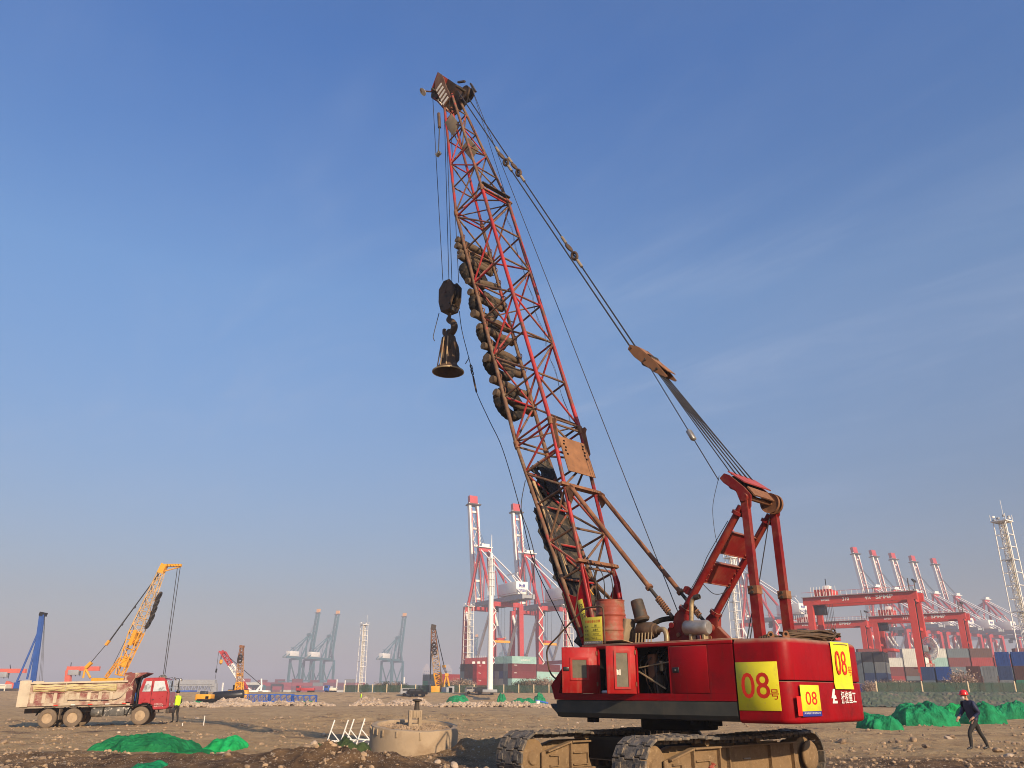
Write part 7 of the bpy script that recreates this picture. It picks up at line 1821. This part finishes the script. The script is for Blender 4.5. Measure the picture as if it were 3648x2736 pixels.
# ---------------------------------------------------------------- rubber-tyred yard gantries
def rtg(name, P0, ang, span, H_, wb, label, number, tons, reel=True, lean=0):
    r = empty('yard_gantry', P0, ang); tag(r, label, 'gantry crane', 'red yard gantries')
    RM = M['rtg_red']
    for s, lx in ((0, 0), (1, span)):
        for y in (-wb / 2, wb / 2):
            bar('leg', (lx, y, 4.8), (lx, y * .86, H_ - 1), 1.25, 1.5, RM, r, Vector((1, 0, 0)))
            bar('lower_leg', (lx, y, 1.2), (lx, y, 4.79), 1.1, 1.1, RM, r, Vector((1, 0, 0)))
            for q in (-1.1, 1.1):
                lathe('wheel', [(0, -.35), (.7, -.35), (.75, -.25), (.75, .25), (.7, .35), (0, .35)], M['dark'], r, axis_m((lx, y + q, .75), (1, 0, 0)), 14)
            bar('bogie', (lx, y - 1.9, 1.3), (lx, y + 1.9, 1.3), .9, .9, RM, r)
        bar('sill_beam', (lx, -wb / 2 + .56, 5.2), (lx, wb / 2 - .56, 5.2), 1.0, 1.3, RM, r)
        bar('tie_beam', (lx, -wb * .44, H_ * .66), (lx, wb * .44, H_ * .66), .5, .7, RM, r)
        bar('end_beam', (lx, -wb * .43, H_ - .2), (lx, wb * .43, H_ - .2), 1.1, 2.2, RM, r)
    for y in (-wb * .43, wb * .43):
        bar('girder', (-1.6, y, H_), (span + 1.6, y, H_), 1.2, 2.1, RM, r)
        bar('walkway', (-1.8, y * 1.25, H_ + .9), (span + 1.8, y * 1.25, H_ + .9), .9, .12, M['port_grey'], r)
        for k in range(int(span / 1.35)): bar('rail_post', (-1.4 + k * 1.36, y * 1.38, H_ + .95), (-1.4 + k * 1.36, y * 1.38, H_ + 2.1), .1, .1, M['port_white'], r, Vector((1, 0, 0)))
        bar('hand_rail', (-1.6, y * 1.38, H_ + 2.1), (span + 1.6, y * 1.38, H_ + 2.1), .07, .07, RM, r)
    yv = wb * .43 + .61
    def tx(body, w, h, x): lettering(body, w, h, M['white_print'], r, face_m((x, yv, H_), (-1, 0, 0), (0, 0, 1)), .02)
    tx('SPMP', 4.2, 1.0, span * .24); tx(tons, 1.5, .9, span * .40); tx(number, 1.7, .9, span * .62); tx('联盟国际', 2.2, .6, span * .83)
    mob('trolley', bevel_box_mesh(4.5, wb * .8, 1.8, .1, 1), RM, r, Matrix.Translation((span * .86, 0, H_ + 2.0)))
    for k in range(9): bar('trolley_rail', (span * .72 + k * .8, wb * .42, H_ + 1.1), (span * .72 + k * .8, wb * .42, H_ + 3.6), .12, .12, M['port_white'], r, Vector((1, 0, 0)))
    box('winch_house', (span * .84, 0, H_ + 3.5), (1.6, 1.8, 1.2), M['port_white'], r, bv=.1); rod('mast_light', (span * .85, 0, H_ + 3.5), (span * .85, 0, H_ + 6), .12, M['dark'], r, 5)
    box('operator_cab', (span * .93, wb * .1, H_ - 2.4), (3.0, 2.2, 2.2), M['glass_dark'], r, bv=.1); bar('cab_frame', (span * .93 - 1.55, wb * .1, H_ - 1.2), (span * .93 + 1.55, wb * .1, H_ - 1.2), 2.4, .25, M['steel_dark'], r)
    for k in range(6): rod('hoist_rope', (span * .88 - k * .3, 1 - k * .4, H_), (span * .88 - k * .3, 1 - k * .4, H_ - 9), .05, M['rope'], r, 4)
    box('spreader', (span * .86, 0, H_ - 9.5), (2.4, wb * .9, .9), RM, r, bv=.1)
    for s in (-1, 1): rod('lamp_post', (0, s * wb * .42, H_ + 1), (0, s * wb * .42, H_ + 4.2), .14, M['steel_dark'], r, 5)
    for k in range(6): box('flood_lamp', (0, -wb * .42 + (k - 2.5) * .7, H_ + 4.2 + .2 * (k % 2)), (.45, .45, .4), M['black_paint'], r, bv=.05)
    rod('ladder', (-.9, wb * .48, 5.5), (-.9, wb * .40, H_ + 1.5), .12, M['dark'], r, 6)
    if reel:
        c = Vector((-1.3, -wb * .25, H_ * .46)); rl = lathe('cable_reel', [(0, -.35), (.35, -.35), (.4, -.2), (.4, .2), (.35, .35), (0, .35)], RM, r, axis_m(c, (0.55, 0.83, 0)), 18)
        for k in range(34):
            a = k / 34 * 6.283; rod('spoke', (.35 * math.cos(a), .35 * math.sin(a), 0), (2.7 * math.cos(a), 2.7 * math.sin(a), .12), .10, M['port_white'], rl, 4)
        mob('reel_rim', torus_mesh(2.7, .12, 32, 6), M['port_white'], rl, Matrix.Translation((0, 0, .12)))
        mob('reel_rim', torus_mesh(2.2, .07, 32, 6), M['port_grey'], rl, Matrix.Translation((0, 0, -.12)))
        box('reel_drive', c + Vector((.9, .2, 0)), (1.4, 1.6, 1.5), M['port_grey'], r, bv=.1)
    ph = box('power_house', (0.2, wb * .02, 7.3), (1.7, wb * .5, 2.4), M['cream'], r, bv=.05)
    for k in range(3): box('house_panel', (0.86, wb * (-.16 + .16 * k), 0), (.06, wb * .14, 2.1), M['port_white'], ph, bv=.02) if False else box('house_panel', (-.88, wb * (-.16 + .16 * k), 0), (.06, wb * .14, 2.0), M['port_white'], ph, bv=.02)
    bar('service_deck', (.2, -wb * .5, 5.95), (.2, wb * .5, 5.95), 3.2, .16, RM, r)
    for k in range(8): bar('deck_rail', (-1.4, -wb * .48 + k * wb * .137, 6.0), (-1.4, -wb * .48 + k * wb * .137, 7.1), .09, .09, M['cream'] if k > 2 else RM, r, Vector((1, 0, 0)))
    bar('deck_rail', (-1.4, -wb * .48, 7.1), (-1.4, wb * .48, 7.1), .09, .09, RM, r)
    return r
b_ = at(3312, 2470, 212); ang = math.atan2(.60, -.80)
rtg('a', Vector((b_.x, 212, PZ)), ang, 25.0, 23.2, 8.4, 'nearest red yard gantry numbered 310 with a big spoked cable reel', '310', '41t')
b_ = at(3118, 2470, 300)
rtg('b', Vector((b_.x, 300, PZ)), ang, 24.0, 23.6, 8.0, 'red yard gantry numbered 222 half hidden by the counterweight rope coil', '222', '61t')
b_ = at(3478, 2470, 262)
rtg('c', Vector((b_.x, 262, PZ)), ang, 25.0, 22.8, 8.0, 'red yard gantry with stairways and a white cab nearest the tall lattice mast', '312', '41t', False)
# ---------------------------------------------------------------- ship-to-shore cranes
def sts(P0, ang, label, group, red, white, hm, tip, up=True, S=1.0, text=True, blen=62.0, stairs=True, detail=True, TH=1.0):
    r = empty('quay_crane', P0, ang); r.scale = (S, S, S); tag(r, label, 'quay crane', group)
    hx, hy = 15.0, 9.5
    for x in (-hx, hx):
        for y in (-hy, hy):
            bar('leg', (x, y, 2), (x, y * .93, 46), 2.7 * TH, 2.2 * TH, red, r, Vector((1, 0, 0)))
            box('bogie', (x, y, 1), (1.4, 6, 1.8), red, r)
        bar('sill_beam', (x, -hy + .8, 7), (x, hy - .8, 7), 1.3, 1.8, red, r)
        bar('portal_beam', (x, -hy * .93 + .8, 45.4), (x, hy * .93 - .8, 45.4), 1.5, 2.4, red, r)
    for y in (-hy, hy):
        bar('portal_beam', (-hx + .8, y, 17), (hx - .8, y, 17), 1.3, 2.0, red, r)
        rod('diagonal_brace', (-hx, y * .96, 44), (0.0, y, 18.2), .8 * TH, white, r, 8); rod('diagonal_brace', (hx, y * .96, 44), (0.0, y, 18.2), .8 * TH, white, r, 8)
    for y in (-3.2, 3.2):
        bar('girder', (-38, y, 47.6), (18, y, 47.6), 1.3, 2.4, M['port_grey'] if white is not M['teal'] else red, r)
    for x in (-37, -24, -10, 4): bar('cross_tie', (x, -2.5, 47.6), (x, 2.5, 47.6), 1.0, 1.6, M['port_grey'], r)
    # A-frame
    ap = Vector((11, 0, 78))
    for y in (-5.5, 5.5):
        rod('frame_leg', (hx, y * 1.4, 46.6), (11.5, y * .5, 78), .95 * TH, red, r, 8)
        rod('frame_brace', (-hx + 2, y * 1.4, 47), (10.5, y * .5, 77.5), .85 * TH, red, r, 8)
        rod('backstay', (10, y * .45, 78), (-36, y * .58, 49), .55 * TH, white, r, 6)
        rod('mid_post', (2, y * .9, 48.8), (3.5, y * .65, 66), .35, red, r, 6)
    bar('apex_beam', (11, -4, 78.4), (11, 4, 78.4), 2.2, 1.8, red, r); box('apex_platform', (11, 0, 80), (4.5, 9, .5), white, r); box('sheave_house', (10.5, 0, 81), (2.6, 5, 1.8), white, r)
    # boom
    hp0 = Vector((17.5, 0, 47.6)); bd = Vector((math.cos(R(82)), 0, math.sin(R(82)))) if up else Vector((1, 0, 0.0))
    n0 = Vector((-bd.z, 0, bd.x))
    for y in (-2.6, 2.6):
        bar('boom_girder', hp0 + Vector((0, y, 0)), hp0 + bd * blen + Vector((0, y, 0)), 1.4 * TH, 2.5 * TH, white, r, n0)
        bar('boom_rail', hp0 + Vector((0, y * .68, 0)) + n0 * 1.3, hp0 + bd * blen * .94 + Vector((0, y * .68, 0)) + n0 * 1.3, .5, .5, red, r, n0)
    for k in range(6): bar('boom_tie', hp0 + bd * (blen * (.06 + .17 * k)) + Vector((0, -2.0, 0)), hp0 + bd * (blen * (.06 + .17 * k)) + Vector((0, 2.0, 0)), 1.2, 1.4, white, r, n0)
    for k in range(5): rod('boom_lacing', hp0 + bd * (blen * (.07 + .17 * k)) + Vector((0, -2.1 * (-1) ** k, 0)), hp0 + bd * (blen * (.23 + .17 * k)) + Vector((0, 2.1 * (-1) ** k, 0)), .22, white, r, 5)
    tipm = Matrix(((bd.x, 0, n0.x, 0), (bd.y, 1, n0.y, 0), (bd.z, 0, n0.z, 0), (0, 0, 0, 1)))
    bar('boom_tip', hp0 + bd * (blen - 1) , hp0 + bd * (blen + 4.5), 5.4, 2.6, tip, r, n0); bar('tip_platform', hp0 + bd * (blen - 1.6) + n0 * .5, hp0 + bd * (blen - .9) + n0 * .5, 8.5, 4.6, M['steel_dark'], r, n0)
    if up:
        for y in (-2.2, 2.2):
            rod('forestay', ap + Vector((.5, y, 0)), hp0 + bd * blen * .62 + Vector((0, y, 0)) + n0 * 2, .2, white, r, 5); rod('forestay', hp0 + bd * blen * .3 + Vector((0, y, 0)) + n0 * 3, hp0 + bd * blen * .9 + Vector((0, y, 0)) + n0 * 1.5, .16, white, r, 5)
        for k in range(3): rod('boom_rope', hp0 + bd * blen * .8 + n0 * 1.6 + Vector((0, -1 + k, 0)), ap + Vector((-1, -1 + k, 1)), .12, M['rope'], r, 4)
    else:
        for y in (-2.4, 2.4):
            rod('forestay', ap + Vector((.5, y, 0)), hp0 + bd * blen * .5 + Vector((0, y, 1)), .4, red, r, 6); rod('forestay', ap + Vector((.5, y, 0)), hp0 + bd * blen * .92 + Vector((0, y, 1)), .4, red, r, 6)
    # machinery house
    mh = box('machinery_house', (-22, 0, 52.6), (19, 7.5, 6.6), hm, r, bv=.15)
    if text:
        lettering('联盟国际', 5.0, 1.5, M['blue_print'], mh, face_m((-9.53, 0, -1.4), (0, -1, 0), (0, 0, 1)), .02); lettering('MnM', 3.6, 2.0, M['blue_print'], mh, face_m((-9.53, 0, 1.2), (0, -1, 0), (0, 0, 1)), .02)
        lettering('PORT OF TIANJIN', blen * .5, 1.5, M['blue_print'], r, mcols(bd * -1, n0 * -1, Vector((0, 1, 0)), hp0 + bd * blen * .44 + Vector((0, 3.17, 0))), .02)
        lettering('PORT OF TIANJIN', blen * .5, 1.5, M['blue_print'], r, mcols(bd * -1, Vector((0, -1, 0)), n0 * 1, hp0 + bd * blen * .44 + Vector((0, 2.6, 0)) + n0 * 1.6), .02) if False else None
    rod('house_crane_post', (-18, 3, 55.9), (-18, 3, 61), .3, white, r, 5); bar('house_crane', (-27, 0, 61), (-16, 0, 61), .6, .6, white, r)
    for x in (-27, -22): rod('house_crane_post', (x, -3, 55.9), (x + 2, 0, 61), .25, white, r, 5)
    box('trolley', (-8, 0, 45.4), (7, 7, 1.6), M['steel_dark'], r); box('operator_cab', (-3.2, 0, 43.6), (2.4, 2.6, 2.6), M['glass_dark'], r)
    if detail:
        for k in range(4): rod('hoist_rope', (-10 + (k % 2) * 4, -2 + (k // 2) * 4, 45), (-10 + (k % 2) * 4, -2 + (k // 2) * 4, 27), .09, M['rope'], r, 4)
        bar('spreader', (-8, -6, 26.5), (-8, 6, 26.5), 2.4, 1.2, CY, r); box('headblock', (-8, 0, 27.8), (2.4, 5, 1.2), red, r)
        if stairs:
            for k in range(9):
                a = Vector((-hx - 1.6, hy + (1.5 if k % 2 else -2.0), 8 + k * 4.2)); b = Vector((-hx - 1.6, hy + (-2.0 if k % 2 else 1.5), 8 + (k + 1) * 4.2)); bar('stair_flight', a, b, .9, .35, white, r)
        for y in (-4.4, 4.4):
            bar('girder_rail', (-38, y, 50), (17, y, 50), .12, .12, red, r)
    return r
QA = math.atan2(.86, -.51)
PR, PW_ = M['port_red'], M['port_white']
def place_sts(px, Y, label, up=True, group='red and white quay cranes', **kw):
    b_ = at(px, 2471, Y); return sts(Vector((b_.x, Y, PZ)), QA, label, group, PR, PW_, PW_, PR, up=up, **kw)
place_sts(1752, 470, 'red and white quay crane left of the tall white pole, boom up')
place_sts(1922, 492, 'red and white quay crane half behind the lower boom, boom up')
place_sts(2760, 575, 'red and white quay crane seen through the gantry legs, boom up')
for i, px in enumerate((3226, 3295, 3367, 3441, 3520)):
    place_sts(px, 650 + 14 * i, 'red and white quay crane, %s of the five booms above the yard gantries' % ('leftmost', 'second', 'middle', 'fourth', 'rightmost')[i], stairs=False, detail=False, group='five quay cranes above the yard gantries')
place_sts(3625, 735, 'red and white quay crane with its boom lowered beside the tall lattice mast', up=False, stairs=False, detail=False)
for i, (px, Y) in enumerate(((1066, 1250), (1140, 1275), (1392, 1310))):
    b_ = at(px, 2471, Y); sts(Vector((b_.x, Y, PZ)), math.atan2(.90, .43), 'teal quay crane with an orange boom tip, %s of three' % ('leftmost', 'middle', 'rightmost')[i], 'teal quay cranes', M['teal'], M['teal'], M['port_white'], M['tip_orange'], text=False, stairs=False, detail=False, S=1.02, TH=1.1, blen=66.0)
for i, (px, Y) in enumerate(((1672, 1500), (1776, 1560))):
    b_ = at(px, 2471, Y); sts(Vector((b_.x, Y, PZ)), math.atan2(.90, .43), 'faint teal quay crane seen %s the legs of the red quay crane' % ('left between', 'right between')[i], 'teal quay cranes', M['teal'], M['teal'], M['port_white'], M['tip_orange'], text=False, stairs=False, detail=False, S=.88, TH=1.1)
# ---------------------------------------------------------------- hazy towers and small far sheds
tw = pmat('tower', (.42, .38, .38), .8, var=.05, scale=.02)
for i, (px, w, pt) in enumerate(((1521, 24, 2372), (1597, 26, 2373), (1511, 10, 2392), (1950, 14, 2440))):
    Y = 2300; t_ = at(px, pt, Y); wd = w / 3110 * Y * 1.07; h = t_.z - PZ
    r = empty('tower_block', (t_.x, Y, PZ)); tag(r, 'faint hazy apartment tower, %s' % ('left of the pair behind the rusty crane', 'right of the pair behind the rusty crane', 'narrow one beside the left tower', 'low one behind the container stack')[i], 'building')
    box('wall', (0, 0, h * .46), (wd, 20, h * .92), tw, r); box('roof', (0, 0, h * .96), (wd * .6, 12, h * .08), tw, r); prism('crown', [(-wd * .35, 0), (wd * .35, 0), (0, h * .08)], 10, tw, r, mcols((1, 0, 0), (0, 0, 1), (0, -1, 0), (0, 0, h)))
    for k in range(8):
        for j in range(3): box('window', ((j - 1) * wd * .28, -10.05, h * (.1 + .1 * k)), (wd * .14, .1, h * .05), M['glass_dark'], r)
for i, (px, w, hh, Y) in enumerate(((895, 50, 26, 900), (1000, 24, 40, 1000), (1160, 70, 18, 1100), (1300, 60, 16, 1200), (905, 12, 24, 800), (935, 12, 26, 820), (985, 40, 30, 900), (1345, 30, 22, 1000), (1445, 34, 20, 900), (1480, 30, 22, 950))):
    b_ = at(px, 2471, Y); r = empty('yard_gantry', (b_.x, Y, PZ)); H_ = hh / 3326 * Y; W_ = w / 3110 * Y; tag(r, 'tiny hazy dark yard gantry on the far left horizon', 'gantry crane', 'tiny hazy yard gantries')
    bar('beam', (-W_ / 2, 0, H_), (W_ / 2, 0, H_), 3, 2.4, M['teal'] if i % 2 else M['dark'], r)
    for x in (-W_ / 2, W_ / 2): bar('leg', (x, 0, 0), (x, 0, H_), 1.6, 1.6, M['teal'] if i % 2 else M['dark'], r, Vector((1, 0, 0)))
for i, (px, pt, Y, lb) in enumerate(((1330 - 100 * 1.29, 2420, 900, 'thin faint mast between the teal cranes and the red-white boom'), (795, 2432, 700, 'short white pole right of the grey portal'), (1440, 2412, 800, 'short white pole left of the rusty crane stack'), (1230, 2424, 900, 'thin white pole right of the teal pair'))):
    t_ = at(px, pt, Y); o = rod('pole', (t_.x, Y, PZ), (t_.x, Y, t_.z), .7, M['port_white'], None, 6); tag(o, lb, 'pole')
# ---------------------------------------------------------------- dry shrubs along the fences
shm = [pmat('dry_reed', (.30, .22, .15), .9, var=.3, scale=1), pmat('brush_dark', (.075, .07, .04), .9, var=.35, scale=1), pmat('reed_pink', (.36, .26, .20), .9, var=.25, scale=1)]
def shrub_mesh(w, h, n, seed, thick):
    q = random.Random(seed); V, F_ = [], []
    for i in range(n):
        bx = q.gauss(0, w * .22); by = q.gauss(0, w * .16); a = q.uniform(0, 6.28); ln = h * q.uniform(.45, 1.0) * (1 - min(.5, abs(bx) / w * .7)); sp_ = q.uniform(.1, .5)
        t_ = Vector((bx + math.cos(a) * ln * sp_, by + math.sin(a) * ln * sp_ * .7, ln)); b2 = Vector((bx * .35, by * .35, 0)); m2 = (t_ + b2) / 2 + Vector((0, 0, ln * .1))
        s = Vector((math.cos(a + 1.57), math.sin(a + 1.57), 0)) * thick
        k = len(V); V += [b2 - s * .4, b2 + s * .4, m2 + s * .6, m2 - s * .6, t_]; F_ += [(k, k + 1, k + 2, k + 3), (k + 3, k + 2, k + 4)]
        for e in range(4):
            f = q.uniform(.45, 1); p_ = b2.lerp(t_, f) + Vector((q.uniform(-.2, .2), q.uniform(-.2, .2), q.uniform(-.1, .2))) * h * .35; s2 = Vector((q.uniform(-1, 1), q.uniform(-1, 1), q.uniform(-1, 1))).normalized() * thick * 1.7; s3 = s2.cross(Vector((q.uniform(-1, 1), q.uniform(-1, 1), 1))).normalized() * thick * 1.3
            k = len(V); V += [p_ - s2, p_ + s3, p_ + s2, p_ - s3]; F_.append((k, k + 1, k + 2, k + 3))
    me_ = bpy.data.meshes.new('shrub'); me_.from_pydata([tuple(v) for v in V], [], F_); me_.update(); return me_
SHM = [shrub_mesh(3.4, 2.6, 260, i, .06) for i in range(4)]
def shrub(px, Y, s, kind, label, group, sw=1.0):
    b_ = at(px, 2471, Y); r = empty('dry_shrub', (b_.x, Y, gz(b_.x, min(Y, 210)) if Y < 210 else PZ)); tag(r, label, 'shrub', group)
    o = mob('foliage', crn.choice(SHM), shm[kind], r, Matrix.Rotation(crn.uniform(0, 6), 4, 'Z') @ Matrix.Diagonal((s * sw, s * sw, s, 1)))
    rod('stem', (0, 0, -.1), (.1, 0, s * 1.2), .05 * s, shm[1], r, 5)
for i, (px, s, k) in enumerate(((1605, 1.1, 2), (1630, 1.2, 2), (1655, 1.15, 0), (1675, 1.0, 2), (1590, .9, 1))): shrub(px, 214, s * 1.15, k, 'dry feathery reed clump by the fence, %s of the group left of the white pole' % nth[i], 'reeds left of the white pole')
for i, (px, s, k) in enumerate(((1840, 1.0, 1), (1862, 1.2, 1), (1885, 1.3, 0), (1908, 1.2, 1), (1930, 1.35, 0), (1952, 1.3, 2), (1975, 1.1, 1))): shrub(px, 212, s * 1.1, k, 'dry brush clump behind the fence, %s of the group before the teal container' % nth[i], 'brush before the container stack')
for i, (px, s, k) in enumerate(((1300, .9, 1), (1345, 1.0, 0), (1372, 1.1, 1), (1398, 1.0, 0), (1415, 1.1, 2), (1440, .9, 1))): shrub(px, 216, s, k, 'low dry brush above the far fence, %s along from the tall lattice mast' % nth[i], 'brush above the far fence')
for i, (px, s, k) in enumerate(((3093, .85, 2), (3108, .95, 2), (3150, .9, 2), (3190, 1.0, 0), (3215, 1.0, 2), (3240, .9, 2), (3270, .85, 1), (3300, .8, 1), (3330, .8, 1), (3370, .9, 1))): shrub(px, 158, s, k, 'dry reed clump behind the bank fence, %s along from the counterweight' % nth[i], 'reeds behind the bank fence')
shrub(3436, 156, 1.7, 2, 'large round dry bush standing above the bank fence', None, 1.1)
# ---------------------------------------------------------------- haze
bm = bmesh.new(); bmesh.ops.create_cube(bm, size=1)
hz = mob('haze', bm2me(bm)); hz.location = (0, 2150, 61.5); hz.scale = (7300, 5000, 129)
hm_ = bpy.data.materials.new('haze'); hm_.use_nodes = True
t = hm_.node_tree; t.nodes.clear(); ou = t.nodes.new('ShaderNodeOutputMaterial'); pv = t.nodes.new('ShaderNodeVolumePrincipled')
pv.inputs['Color'].default_value = (0.80, 0.80, 0.90, 1); pv.inputs['Density'].default_value = 0.00062; pv.inputs['Anisotropy'].default_value = 0.0
t.links.new(pv.outputs[0], ou.inputs['Volume'])
hz.data.materials.append(hm_); hz['kind'] = 'stuff'
